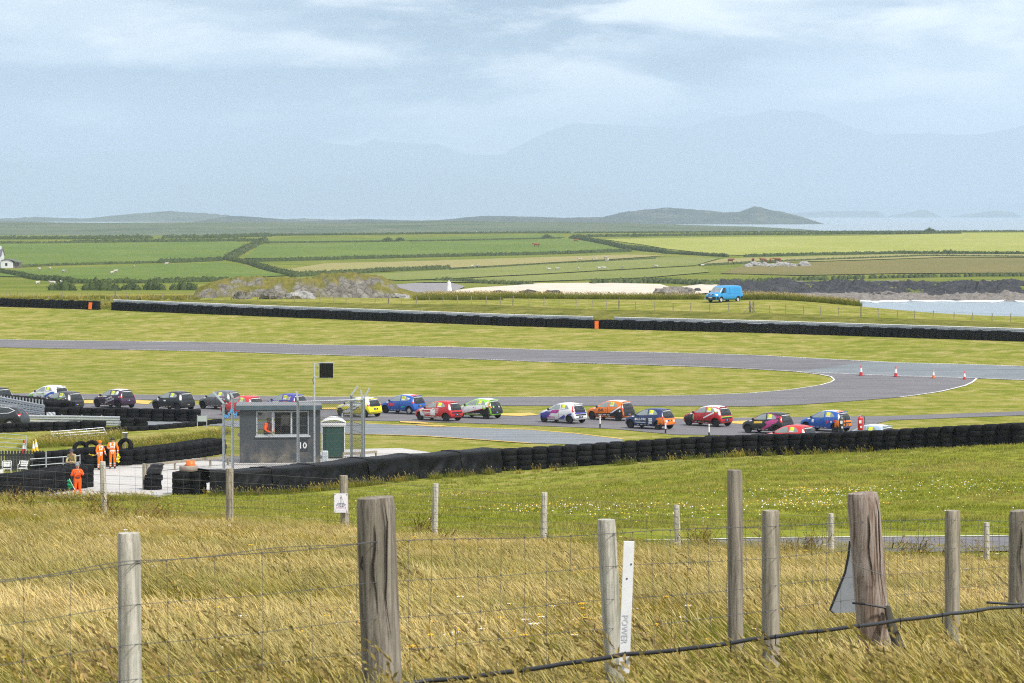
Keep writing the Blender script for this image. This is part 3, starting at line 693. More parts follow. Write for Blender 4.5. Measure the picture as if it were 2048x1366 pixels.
# ------------------------------------------------------------------ traffic cones
def cone(p, h, c1, label, group, base=True, sl=0):
    r = empty('traffic_cone', p); tag(r, label, 'traffic cone', group); r.rotation_euler = (0, sl, random.uniform(0, .6)); k = h
    f = lambda z: (.036 + (.17 - .036) * (1 - z)) * k
    def seg(nm, z0, z1, mat, e=0): MB().lathe([(f(z0) + e, z0 * k), (f(z1) + e, z1 * k)] + ([(0, z1 * k)] if z1 >= 1 else []), 14).build(nm, mat, r, True)
    seg('lower_band', .05, .36, c1); seg('white_band', .36, .74, MWHT, .002); seg('tip', .74, 1.0, c1)
    if base: MB().box((0, 0, .025 * k), (.5 * k, .5 * k, .05 * k)).build('cone_base', MBLK, r)
for i, (x, y, h, c, lb) in enumerate(((1722, 752, 1.0, MRED, 'tall red and white cone, the one nearest the grass island tip'), (1791.5, 754, 1.0, MRED, 'tall red and white cone, second from the grass island tip'), (1867, 757, .8, MORG, 'shorter faded orange and white cone, third from the grass island tip'), (1929, 760, .8, MRED, 'shorter red and white cone, the one nearest the white corner line'))):
    cone(G(x, y, 200, 320), h, c, lb, 'cones across the track junction', i < 3)
cone(G(48, 908, 150, 240), .92, MRED, 'red and white cone beside the metal field gate', 'cones by the picket fence')
cone(G(67, 905, 150, 240), .72, MYEL, 'shorter yellow and white cone on the grass by the gate', 'cones by the picket fence', False)
cone(G(71.5, 904, 150, 240) + Vector((0, .4, 0)), .80, MYEL, 'taller yellow and white cone tucked behind the shorter yellow cone', 'cones by the picket fence', False, -.08)

# ------------------------------------------------------------------ gates, picket fence, rails, chairs in the marshals' yard
def gate(name, a, b, h, bars, label, lean=Vector((0, 0, 0)), braces=2, r=.022, mat=None):
    mat = mat or MGALV2; root = empty(name, a); tag(root, label, 'gate'); B = b - a; up = Vector((0, 0, h)) + lean
    for k in range(bars):
        t = k / (bars - 1); MB().tube([up * t, B + up * t], r, 7).build('bar', mat, root)
    for t in [0, 1] + [(i + 1) / (braces + 1) for i in range(braces)]:
        MB().tube([B * t, B * t + up], r * 1.1, 7).build('upright', mat, root)
    return root
ga = at(-30, 905, 189); ga.z = Zf(ga.x, ga.y) + .12; gb = at(53, 905, 187); gb.z = Zf(gb.x, gb.y) + .05
gate('field_gate', ga, gb, 1.12, 5, 'pale metal five-bar field gate beside the red and white cone', braces=1)
la = at(108, 876, 199); la.z = Zf(la.x, la.y) + .06; lb_ = at(214, 874, 201); lb_.z = Zf(lb_.x, lb_.y) + .2
gate('field_gate', la, lb_, .42, 4, 'galvanised field gate lying tilted on the grass bank', Vector((-.34, .75, 0)))
# rail fence
ra = at(60, 950, 172); ra.z = Zf(ra.x, ra.y); rb = at(160, 944, 174); rb.z = Zf(rb.x, rb.y)
rf = empty('rail_fence', ra); tag(rf, 'grey three-rail metal barrier the leaning man rests on', 'rail fence')
for h in (.18, .55, .92): MB().tube([Vector((0, 0, h)), rb - ra + Vector((0, 0, h + .04))], .025, 7).build('rail', MGALV, rf)
for t, h in ((.32, 1.3), (.66, .95), (1.0, 1.05)): MB().tube([(rb - ra) * t, (rb - ra) * t + Vector((0, 0, h))], .045 if t < .5 else .03, 8).build('post', MGALV, rf)
# picket fence
MPK = plain('dark_picket_wood', (.035, .038, .042), .7, 0, .3, .3, 6); MPK2 = plain('light_picket_wood', (.50, .48, .44), .7, 0, .3, .2, 6)
pk = empty('picket_fence', gd(0, 174)); tag(pk, 'dark picket fence with pale slats behind the white chairs', 'fence'); po = pk.location.copy()
for i, x in enumerate(np.arange(-28, 86, 6.2)):
    p = gd(x, 174) - po; MB().prism([p + Vector((-.06, -.03, .08)), p + Vector((.06, -.03, .08)), p + Vector((.06, -.03, 1.22)), p + Vector((0, -.03, 1.28)), p + Vector((-.06, -.03, 1.22))], (0, 1, 0), .02).build('picket', MPK, pk)
    if 4 < x < 68: MB().box(p + Vector((.09, .06, .55)), (.075, .02, 1.0)).build('picket', MPK2, pk)
for h in (.3, 1.0): MB().box((gd(-28, 174) + gd(84, 174)) / 2 - po + Vector((0, .01, h)), (3.3, .03, .09)).build('cross_rail', MPK, pk)
def chair(p, rz, label):
    c = empty('garden_chair', p, rz); tag(c, label, 'chair', 'white chairs by the picket fence')
    MB().box((0, 0, .42), (.44, .42, .03)).build('seat', MWHT, c)
    b = MB()
    for z in (.56, .66, .76): b.box((0, .21 + (z - .42) * .25, z), (.40, .02, .075))
    b.build('backrest', MWHT, c)
    for s in (-1, 1):
        MB().tube([(s * .25, -.24, 0), (s * .24, -.2, .64), (s * .24, .1, .66), (s * .24, .26, .84)], .017, 6).build('arm_frame', MWHT, c)
        MB().tube([(s * .22, .28, 0), (s * .2, .2, .42)], .016, 6).build('leg', MWHT, c)
    MB().tube([(-.22, .33, .84), (.22, .33, .84)], .017, 6).build('top_rail', MWHT, c)
chair(G(14, 952, 150, 200), .15, 'white garden chair at the picket fence beside the white box')
chair(G(46, 951, 150, 200), -.1, 'white garden chair at the picket fence beside the rail barrier')
o = MB().box((0, 0, .26), (.5, .4, .52)).build('white_box', MWHT); o.location = G(-3, 958, 140, 200); tag(o, 'white box on the ground beside a garden chair', 'box')
# sign board (back) and striped panel, bucket
r = empty('sign_board', G(404, 856, 150, 240)); tag(r, 'grey back of a small sign board on two legs by the grass bank', 'sign')
MB().box((0, 0, .66), (.62, .03, .40)).build('panel', plain('grey_sign_back', (.42, .47, .46), .5), r)
for s in (-1, 1): MB().tube([(s * .33, .03, -.05), (s * .33, .03, .9)], .03, 6).build('leg', MGALV2, r)
n = NT('striped_panel_paint'); wv = n.n('ShaderNodeTexWave', wave_type='BANDS', bands_direction='DIAGONAL'); wv.inputs['Scale'].default_value = 2.2; n.l(n.coord('Object'), wv.inputs[0])
MSTR = n.set(n.mix(n.rng(wv.outputs[1], .45, .55), (.75, .76, .77), (.30, .33, .36)), .5)
o = MB().box((0, 0, 0), (.62, .02, .28)).build('striped_panel', MSTR); o.location = at(102, 828, 213.5); tag(o, 'small grey and white striped panel fixed to the end of a tyre wall', 'panel')
o = MB().lathe([(.0, 0), (.13, 0), (.17, .36), (.18, .36), (.18, .38), (.16, .38), (.12, .02)], 14).build('bucket', MWHT, None, True); o.location = G(250, 927, 150, 240) + Vector((0, .8, .94 + .78)); 
o.location = at(250, 877.5, 181.5); tag(o, 'small white bucket set above the tyre wall', 'bucket')
MB_ = MB().tube([(0, 0, -1.6), (0, 0, 0)], .05, 6).build('bucket_post', MW1, o)
# timber post and low timber rails
o = MB().tube([(0, 0, -.2), (0, 0, 1.45)], .085, 8).build('timber_post', MW1); o.location = G(288, 980, 140, 200); tag(o, 'square wooden post beside the small tyre pile on the yard', 'post')
def low_rail(pts, label, hh=.5):
    P_ = [G(x, y, 140, 240) for x, y in pts]; r = empty('timber_rail', P_[0]); tag(r, label, 'timber rail', 'low timber rails round the yard')
    for a, b in zip(P_, P_[1:]):
        t = (b - a); MB().box((a + b) / 2 - P_[0] + Vector((0, 0, hh)), (t.length + .05, .16, .14), Matrix.Rotation(math.atan2(t.y, t.x), 3, 'Z')).build('rail', MW1, r)
    for p in P_: MB().tube([p - P_[0] - Vector((0, 0, .1)), p - P_[0] + Vector((0, 0, hh - .07))], .07, 7).build('post', MW1, r)
low_rail([(294, 948), (350, 941), (421, 934), (456, 931)], 'low weathered timber rail on the yard left of the hut')
low_rail([(686, 921), (722, 920), (752, 917)], 'low weathered timber rail on the yard beyond the portable toilet', .42)
# ------------------------------------------------------------------ text helper
def text_mesh(txt, size, bold=False, align='CENTER'):
    cu = bpy.data.curves.new('t', 'FONT'); cu.body = txt; cu.size = size; cu.align_x = align; cu.align_y = 'CENTER'; cu.resolution_u = 2
    if bold: cu.offset = size * .018
    o = bpy.data.objects.new('t', cu); COL.objects.link(o)
    me = bpy.data.meshes.new_from_object(o.evaluated_get(bpy.context.evaluated_depsgraph_get())); bpy.data.objects.remove(o); bpy.data.curves.remove(cu)
    v = [tuple(p.co) for p in me.vertices]; f = [tuple(p.vertices) for p in me.polygons]; bpy.data.meshes.remove(me); return v, f
def flat_text(name, txt, size, mat, parent, origin, ux=Vector((1, 0, 0)), uy=Vector((0, 0, 1)), bold=False):
    v, f = text_mesh(txt, size, bold); m = MB(); ux = ux.normalized(); uy = uy.normalized()
    m.add([Vector(origin) + ux * p[0] + uy * p[1] for p in v], f); return m.build(name, mat, parent, False, False)

# ------------------------------------------------------------------ marshals' hut
def mat_hut():
    n = NT('hut_render'); co = n.coord('Object'); a = n.noise(co, 1.2, 6, .65, .5, .45, .68)
    sep = n.n('ShaderNodeSeparateXYZ'); n.l(co, sep.inputs[0])
    low = n.math('MULTIPLY', a, n.rng(sep.outputs[2], 1.7, .4))
    c = n.mix(n.noise(co, 7, 5, .6, 0, .3, .7), (.038, .046, .056), (.068, .078, .088)); c = n.mix(low, c, (.21, .185, .145))
    n.bump(n.noise(co, 25, 4), .3, .01); return n.set(c, .85, 0, .2)
MHUT = mat_hut(); MROOF = plain('hut_fascia_paint', (.075, .115, .14), .5, 0, .4, .2, 3); MROOFT = plain('hut_roof_felt', (.24, .25, .26), .8, 0, .2, .2, 3)
MFRM = plain('window_frame_grey', (.50, .53, .55), .45, 0, .4, .12, 8); MINT = plain('hut_inside', (.11, .09, .075), .9, 0, .2, .2, 3)
def mat_glass():
    m = bpy.data.materials.new('window_glass'); m.use_nodes = True; t = m.node_tree; b = t.nodes['Principled BSDF']
    b.inputs['Base Color'].default_value = (.03, .04, .045, 1); b.inputs['Roughness'].default_value = .06; b.inputs['Alpha'].default_value = .38; return m
MGL = mat_glass()
HD = 180.0; hx0 = (478 - 1024) / FPX * HD; HW = 4.85
hut = empty('marshal_hut', (hx0, HD, SEA - 15), R(4.5)); tag(hut, 'grey rendered marshals\' hut numbered 10 with a wide front window', 'hut')
def hb(name, x0, x1, y0, y1, z0, z1, mat, parent=None):
    return MB().box(((x0 + x1) / 2, (y0 + y1) / 2, (z0 + z1) / 2), (x1 - x0, y1 - y0, z1 - z0)).build(name, mat, parent or hut)
zb, zt, ze = 1.68, 3.14, 3.24      # sill, head, eaves
wx0, wx1, wd_ = 1.0, 4.15, 2.9
fw = MB()
for a in ((0, wx0, 0, ze), (wx1, HW, 0, ze), (wx0, wx1, 0, zb), (wx0, wx1, zt, ze)): fw.box(((a[0] + a[1]) / 2, .08, (a[2] + a[3]) / 2), (a[1] - a[0], .16, a[3] - a[2]))
fw.build('front_wall', MHUT, hut)
bw = MB()
for a in ((0, .8, 0, ze), (2.1, HW, 0, ze), (.8, 2.1, 0, 1.5), (.8, 2.1, 3.0, ze)): bw.box(((a[0] + a[1]) / 2, wd_ - .08, (a[2] + a[3]) / 2), (a[1] - a[0], .16, a[3] - a[2]))
bw.build('back_wall', MHUT, hut)
sw = MB()
for a in ((.16, .7, 0, ze), (2.2, wd_ - .16, 0, ze), (.7, 2.2, 0, zb), (.7, 2.2, zt, ze)): sw.box((.08, (a[0] + a[1]) / 2, (a[2] + a[3]) / 2), (.16, a[1] - a[0], a[3] - a[2]))
sw.build('side_wall', MHUT, hut)
hb('side_wall', HW - .16, HW, .16, wd_ - .16, 0, ze, MHUT); hb('floor_slab', .16, HW - .16, .16, wd_ - .16, .7, .85, MINT)
hb('partition', 2.45, 2.55, 1.2, wd_ - .16, .85, ze, MINT)
rf_ = hb('roof', -.22, HW + .1, -.25, wd_ + .2, ze, ze + .24, MROOF); hb('roof_felt', -.2, HW + .08, -.22, wd_ + .18, ze + .243, ze + .27, MROOFT, rf_)
win = MB()
for a in ((wx0, wx0 + .06), (1.95, 2.03), (3.06, 3.16), (wx1 - .06, wx1)): win.box(((a[0] + a[1]) / 2, .05, (zb + zt) / 2), (a[1] - a[0], .07, zt - zb))
for z in (zb + .03, zt - .03): win.box(((wx0 + wx1) / 2, .05, z), (wx1 - wx0 - .01, .065, .06))
wf = win.build('window', MFRM, hut)
MB().box((3.6, .06, (zb + zt) / 2), (.86, .012, zt - zb - .14)).build('pane', MGL, wf); MB().box((1.5, .06, (zb + zt) / 2), (.86, .012, zt - zb - .14)).build('pane', MGL, wf)
hb('sill', wx0 - .06, wx1 + .1, -.09, .03, zb - .1, zb - .003, MFRM, wf)
sf = MB()
for y in (.72, 1.42, 2.17): sf.box((.03, y, (zb + zt) / 2), (.06, .06, zt - zb))
swn = sf.build('window', MFRM, hut); MB().box((.06, 1.45, (zb + zt) / 2), (.012, 1.4, zt - zb - .05)).build('pane', MGL, swn); MB().box((-.05, 1.45, zb - .05), (.14, 1.6, .09)).build('sill', plain('pale_stone_sill', (.42, .40, .36), .8), swn)
MB().box((2.75, 1.9, 2.55), (.5, .02, .6)).build('notice_paper', plain('paper', (.35, .33, .30), .8), hut).location = (0, -.75, 0)
npl = hb('number_panel', 3.42, 4.08, -.012, -.002, .70, 1.42, plain('navy_panel', (.012, .02, .035), .4))
flat_text('number_lettering', '10', .52, MWHT, npl, (3.78, -.016, 1.05), bold=True)

# portable toilet
tl = empty('portable_toilet', gd(666, 184), R(3)); tag(tl, 'dark green portable toilet with a white domed roof', 'portable toilet')
MTL = plain('toilet_green', (.012, .055, .045), .45, 0, .4, .2, 3)
b = MB().box((0, 0, 1.03), (1.40, 1.2, 1.94)); b.build('cabin', MTL, tl)
MB().box((0, -.615, 1.0), (.9, .03, 1.75)).build('door', plain('toilet_door_green', (.016, .07, .055), .4), tl)
for s in (-1, 1): MB().box((s * .685, -.61, 1.03), (.06, .05, 1.95)).build('corner_trim', MWHT, tl)
MB().box((0, 0, .03), (1.5, 1.3, .1)).build('skid_base', MBLK, tl)
dv = []; nx = 12
for j in range(9):
    for i in range(nx + 1):
        a = i / nx * 2 - 1; c = j / 8 * 2 - 1; dv.append((a * .76, c * .66, 2.22 + .36 * (1 - abs(a) ** 2.4) * (1 - .5 * abs(c) ** 3) ))
m = MB().add(dv, [(j * (nx + 1) + i, j * (nx + 1) + i + 1, (j + 1) * (nx + 1) + i + 1, (j + 1) * (nx + 1) + i) for j in range(8) for i in range(nx)]); m.box((0, 0, 2.11), (1.54, 1.34, .215)); m.build('roof', MWHT, tl, 'auto')
MB().tube([(.55, .45, 2.3), (.55, .45, 2.75)], .05, 8).build('vent_pipe', MGALV, tl)
o = MB().box((0, 0, .45), (.38, .3, .9)).build('white_drum', plain('milky_plastic', (.52, .56, .58), .4)); o.location = gd(649, 178.5); o.modifiers.new('b', 'BEVEL').width = .06; tag(o, 'pale plastic container standing between the hut and the portable toilet', 'container')

# debris fence with cranked posts and wire mesh
df = empty('debris_fence', gd(595, 173)); tag(df, 'tall galvanised debris fence with cranked posts and chain-link mesh round the hut', 'fence'); do = df.location.copy()
def dpost(px, D, top, arm=None, w=.16, name='fence_post'):
    p = gd(px, D); ht = (at(px, top, D).z) - p.z; q = p - do
    m = MB()
    for s in (-1, 1): m.box(q + Vector((s * w * .42, 0, ht / 2)), (w * .16, w * .6, ht))
    m.box(q + Vector((0, 0, ht / 2)), (w * .7, w * .14, ht)); m.build(name, MGALV, df)
    if arm:
        e = at(arm[0], arm[1], D) - do; s0 = q + Vector((0, 0, ht)); 
        t = e - s0; MB().box((s0 + e) / 2, (.13, .1, t.length + .06), t.to_track_quat('Z', 'Y').to_matrix()).build('cranked_arm', MGALV2, df)
    return q, ht
pA = dpost(446, 176, 806, (427, 785)); pB = dpost(464, 173, 794, (461, 786)); pC = dpost(595, 173, 800, (593, 783)); pE = dpost(702, 175, 790, (715, 773)); pF = dpost(724, 173, 799, (722, 781)); pG = dpost(727, 176, 797, (738, 778))
def line(a, b, r, nm, mat): MB().tube([a, b], r, 6).build(nm, mat, df)
up = lambda p, h: p[0] + Vector((0, 0, h))
line(up(pC, pC[1] - .1), up(pF, pF[1] - .02), .05, 'top_rail', MGALV2); line(up(pE, pE[1] - .4), up(pF, pF[1] - .25), .04, 'brace_rail', MGALV)
for f in np.linspace(.12, .97, 9):
    for a, b in ((pB, pC), (pC, pF), (pE, pF), (pA, pB)): line(up(a, a[1] * f), up(b, b[1] * f), .011, 'tension_wire', MWIRE)
for a, b in ((pB, pC), (pC, pF), (pA, pB), (pE, pF)):
    m = MB(); A = a[0]; B = b[0]; L = (B - A).length; hh = min(a[1], b[1]); t = (B - A).normalized(); t.z = 0; t.normalize(); sp = .11; off = Vector((0, -.06, 0))
    for s in (-1, 1):
        for c in np.arange(-hh, L, sp):
            x0, x1 = max(0, c), min(L, c + hh)
            if x1 - x0 < .05: continue
            z0, z1 = x0 - c, x1 - c
            if s < 0: z0, z1 = hh - z0, hh - z1
            p, q = A + t * x0 + off + Vector((0, 0, z0)), A + t * x1 + off + Vector((0, 0, z1)); w = Vector((0, 0, .006))
            m.add([p - w, q - w, q + w, p + w], [(0, 1, 2, 3)])
    m.build('chain_link_mesh', MWIRE, df)
MBLUE = plain('blue_rope', (.08, .33, .60), .7)
rp = [at(448 + 26 * t, 832 - 8 * t + 5 * math.sin(t * 9), 172.6) - do for t in np.linspace(0, 1, 14)]
MB().tube(rp, .035, 5).build('blue_rope', MBLUE, df); MB().tube([p + Vector((0, -.03, .18 * math.sin(i))) for i, p in enumerate(rp)], .025, 5).build('blue_rope', MBLUE, df)
# display panel on a pole
sp_ = empty('light_panel', gd(628, 175)); tag(sp_, 'black square signal panel on a tall steel pole above the hut', 'signal panel')
ph = at(628, 726, 175).z - sp_.location.z
MB().tube([(0, 0, 0), (0, 0, ph)], .055, 10).build('pole', MGALV2, sp_)
for z in (ph - .05, ph - .82): MB().box((.13, 0, z), (.34, .06, .05)).build('bracket', MGALV2, sp_)
MB().box((.70, 0, ph - .42), (.86, .16, .92)).build('housing', MGALV2, sp_); MB().box((.71, -.085, ph - .43), (.80, .012, .85)).build('screen', plain('dark_screen', (.006, .006, .007), .25, 0, .4, .1), sp_)
MB().tube([(0, -.06, ph - .8), (-.12, -.05, ph - 1.0), (0, -.07, ph - 1.25)], .015, 5).build('cable', MBLK, sp_)

# fire extinguishers on the tyre wall
def extinguisher(px, mat, label):
    base = G(px, 906, 150, 200) + Vector((0, .93, 1.25)); e = empty('fire_extinguisher', base); tag(e, label, 'fire extinguisher', 'fire extinguishers on the tyre wall')
    MB().lathe([(0, 0), (.13, 0), (.15, .03), (.15, .66), (.13, .74), (.06, .80), (.05, .84), (0, .84)], 16).build('cylinder', mat, e, True)
    MB().box((0, 0, .87), (.2, .05, .04)).build('lever', MGALV2, e); MB().tube([(.05, 0, .84), (.22, -.02, .82), (.26, -.03, .5), (.18, -.05, .22)], .022, 6).build('hose', MBLK, e)
    MB().box((-.02, -.152, .5), (.14, .012, .18)).build('sticker', MWHT, e); MB().box((.03, -.152, .2), (.1, .012, .12)).build('sticker', MWHT, e)
extinguisher(1686, plain('grey_green_paint', (.07, .085, .075), .35, 0, .5, .3), 'dark grey fire extinguisher with a white neck on the tyre wall'); extinguisher(1724, MRED, 'red fire extinguisher with a black hose on the tyre wall')
# ------------------------------------------------------------------ vehicles
def paint(name, col, rough=.32):
    if name in MATS: return MATS[name]
    n = NT(name); co = n.coord('Object'); n.set(n.mix(n.noise(co, 3, 4, .6, 0, .3, .7), tuple(c * .9 for c in col), col), n.rng(n.noise(co, 8, 4), .3, .7, rough, rough + .12), 0, .5)
    n.b.inputs['Coat Weight'].default_value = .35; n.b.inputs['Coat Roughness'].default_value = .15; MATS[name] = n.m; return n.m
PC = {k: paint('paint_' + k, v) for k, v in dict(red=(.50, .012, .018), dkred=(.36, .012, .035), white=(.80, .80, .80), black=(.014, .014, .016), blue=(.015, .10, .42), navy=(.012, .03, .12), yellow=(.82, .72, .01), lime=(.30, .66, .05), green=(.22, .60, .06), orange=(.85, .20, .012),
    purple=(.10, .05, .27), plum=(.045, .018, .045), teal=(.03, .42, .40), pink=(.55, .05, .26), grey=(.13, .135, .14), ltblue=(.36, .48, .62), flag=(.75, .78, .03), cobalt=(.05, .05, .33), magenta=(.40, .02, .24), sky=(.022, .27, .58), gold=(.85, .55, .05), dkgrey=(.045, .045, .048), lightred=(.75, .03, .04)).items()}
MLAMP = paint('tail_lamp_red', (.55, .012, .02), .15); MLAMPC = paint('clear_lamp', (.62, .60, .60), .12)
n = NT('car_side_glass'); MSG = n.set((.26, .30, .29), .12, 0, .6); n = NT('car_dark_glass'); MDG = n.set((.028, .034, .034), .06, 0, .6); n = NT('windscreen_glass'); MWG = n.set((.22, .26, .27), .06, 0, .6)  # side glass is opaque: its pale colour imitates reflected sky and light showing through
MTYR = plain('car_tyre', (.014, .014, .015), .75, 0, .3, .2, 10); MRIM = plain('dark_rim', (.045, .045, .05), .4, .5, .5, .2, 10); MRIMW = plain('white_rim', (.62, .63, .64), .35, .2, .5, .1, 10)
def loft(K, N=26):
    """K: keys (x, zbottom, belt, ztop, w, wtop) from nose to tail -> smooth closed body mesh data"""
    K = np.array(K, float)[::-1]; x = K[:, 0]
    t = np.concatenate([[0], np.cumsum(np.hypot(np.diff(K[:, 0]), np.diff(K[:, 3])))]); tt = np.linspace(0, t[-1], N)
    S = [np.interp(tt, t, K[:, c]) for c in range(6)]; v = []; f = []
    for i in range(N):
        X, zb, be, zt, w, wt = [s[i] for s in S]
        half = [(0, zb), (.8 * w, zb), (.965 * w, zb + .14 * (be - zb)), (w, zb + .42 * (be - zb)), (.995 * w, zb + .72 * (be - zb)), (.955 * w, be), (.5 * (.955 * w + wt), .5 * (be + zt - .08)), (wt, zt - .085 * min(1, (zt - be) / .3 + .25)), (.82 * wt, zt - .022), (0, zt)]
        v += [(X, y, z) for y, z in half] + [(X, -y, z) for y, z in half[-2:0:-1]]
    m = 18
    for i in range(N - 1):
        for j in range(m): f.append((i * m + j, i * m + (j + 1) % m, (i + 1) * m + (j + 1) % m, (i + 1) * m + j))
    for r in (0, N - 1):
        b = r * m; 
        for j in range(1, 9): f.append((b + j, b + j + 1, b + (m - j - 1) % m, b + (m - j) % m) if j < 8 else (b + 8, b + 9, b + 10))
        f.append((b, b + 1, b + m - 1))
    return v, f
def body_mesh(name, K, arches, ar, inner, N=26):
    v, f = loft(K, N); me = bpy.data.meshes.new(name); me.from_pydata(v, [], f); bm = bmesh.new(); bm.from_mesh(me); bmesh.ops.recalc_face_normals(bm, faces=bm.faces); bm.to_mesh(me); bm.free()
    for k in range(2): me.materials.append(PC['white'] if k == 0 else MBLK)
    o = link(name, me); s = o.modifiers.new('s', 'SUBSURF'); s.levels = s.render_levels = 1
    dg = bpy.context.evaluated_depsgraph_get(); dg.update(); solid = bpy.data.meshes.new_from_object(o.evaluated_get(dg))
    bvh = BVHTree.FromPolygons([p.co.copy() for p in solid.vertices], [tuple(p.vertices) for p in solid.polygons])
    cut = MB()
    for ax in arches:
        for sg in (-1, 1): cut.tube([(ax, sg * inner, ar * .93), (ax, sg * 1.6, ar * .93)], ar, 26, 1)
    cm = cut.mesh('cut', [PC['white'], MBLK]); co_ = link('cut', cm); bo = o.modifiers.new('b', 'BOOLEAN'); bo.operation = 'DIFFERENCE'; bo.object = co_; bo.solver = 'EXACT'
    dg.update(); fin = bpy.data.meshes.new_from_object(bpy.context.scene.objects[o.name].evaluated_get(bpy.context.evaluated_depsgraph_get()))
    bpy.data.objects.remove(o); bpy.data.objects.remove(co_)
    fin.name = name; shade_auto(fin, 35); return fin, bvh
VIEWS = {'L': ((0, -1, 0), lambda a, b: (a, 3, b)), 'R': ((0, 1, 0), lambda a, b: (a, -3, b)), 'B': ((1, 0, 0), lambda a, b: (-5, a, b)), 'F': ((-1, 0, 0), lambda a, b: (5, a, b)), 'T': ((0, 0, -1), lambda a, b: (a, b, 4)),
         'BL': ((.7071, -.7071, 0), lambda a, b: (a * .7071 - 3, a * .7071 + 3, b)), 'BR': ((.7071, .7071, 0), lambda a, b: (a * .7071 - 3, -a * .7071 - 3, b)),
         'FL': ((-.7071, -.7071, 0), lambda a, b: (a * .7071 + 3, -a * .7071 + 3, b)), 'FR': ((-.7071, .7071, 0), lambda a, b: (a * .7071 + 3, a * .7071 - 3, b))}
def project(bvh, view, pts, off):
    d, fn = VIEWS[view]; d = Vector(d); o = []
    for a, b in pts:
        s = Vector(fn(a, b)); h = bvh.ray_cast(s, d)[0]
        if h is None: h = bvh.find_nearest(s + d * 3.2)[0]
        o.append(h - d * off)
    return o
def circle(cx, cy_, r, n=16, e=1): return [(cx + r * math.cos(2 * math.pi * k / n), cy_ + e * r * math.sin(2 * math.pi * k / n)) for k in range(n)]
def decal(bvh, view, poly, off, name, mat, parent, step=.11):
    ring = dense([Vector(p) for p in poly] + [Vector(poly[0])], step)[:-1]; A = np.array([(p.x, p.y) for p in ring])
    gx, gy = np.meshgrid(np.arange(A[:, 0].min(), A[:, 0].max(), step), np.arange(A[:, 1].min(), A[:, 1].max(), step)); gx, gy = gx.ravel(), gy.ravel(); k = inpoly(A, gx, gy)
    r = delaunay_2d_cdt([Vector(p) for p in A] + [Vector(p) for p in zip(gx[k], gy[k])], [], [list(range(len(A)))], 1, .003)
    m = MB().add(project(bvh, view, [(p.x, p.y) for p in r[0]], off), [tuple(t) for t in r[2]]); return m.build(name, mat, parent, True)
def decal_text(bvh, view, txt, size, pos, rot, off, mat, parent, bold=True, flip=False):
    v, f = text_mesh(txt, size, bold); c, s = math.cos(rot), math.sin(rot); sx = -1 if view in ('L', 'B') and not flip else 1
    sx = {'L': -1, 'R': 1, 'B': -1, 'F': 1, 'T': 1}[view]
    pts = [(pos[0] + sx * (p[0] * c - p[1] * s), pos[1] + p[0] * s + p[1] * c) for p in v]
    return MB().add(project(bvh, view, pts, off), f).build('lettering', mat, parent, False, False)
def wheel_meshes(r, w, rimr, rimmat):
    ty = MB().lathe([(rimr, -w * .42), (r * .93, -w * .5), (r, -w * .36), (r, w * .36), (r * .93, w * .5), (rimr, w * .42), (rimr * .96, 0)], 22, closed=True, axis='Y').mesh('wheel', MTYR, True)
    rm = MB().lathe([(rimr, w * .40), (rimr * .93, w * .36), (rimr * .9, w * .16), (.05, w * .2), (0, w * .2)], 20, axis='Y')
    for k in range(5):
        a = 2 * math.pi * k / 5; rm.box((math.cos(a) * rimr * .52, w * .27, math.sin(a) * rimr * .52), (rimr * .85, w * .1, rimr * .2), Matrix.Rotation(-a, 3, 'Y'))
    return ty, rm.mesh('rim', rimmat, False)
# --- the small hatchback
KC = [(1.715, .30, .47, .53, .50, .42), (1.69, .24, .55, .62, .60, .5), (1.6, .20, .66, .735, .70, .58), (1.4, .18, .76, .83, .77, .62), (1.15, .17, .82, .91, .80, .64), (.92, .17, .865, .985, .81, .64), (.72, .17, .885, 1.09, .815, .62), (.4, .17, .90, 1.27, .815, .595), (.05, .17, .915, 1.405, .815, .575), (-.35, .17, .935, 1.465, .815, .565), (-.8, .17, .965, 1.47, .815, .555), (-1.15, .18, 1.0, 1.44, .81, .545), (-1.38, .20, 1.03, 1.385, .795, .53),
      (-1.46, .22, 1.0, 1.32, .785, .525), (-1.55, .24, .94, 1.14, .77, .56), (-1.62, .26, .84, .95, .75, .60), (-1.665, .28, .70, .80, .735, .62), (-1.70, .30, .58, .66, .715, .62), (-1.715, .33, .50, .55, .69, .60), (-1.70, .36, .42, .45, .64, .54)]
CARM, CARB = body_mesh('body', KC, (1.12, -1.22), .335, .50, 30)
WT, WR = wheel_meshes(.285, .175, .185, MRIM); WRW = wheel_meshes(.285, .175, .20, MRIMW)[1]
W_FD = [(.66, .945), (.34, 1.175), (.04, 1.315), (-.16, 1.345), (-.28, 1.35), (-.34, .985), (0, .96)]
W_RQ = [(-.42, .99), (-.37, 1.352), (-.70, 1.345), (-.92, 1.28), (-1.12, 1.12), (-1.16, 1.06), (-.95, 1.02)]
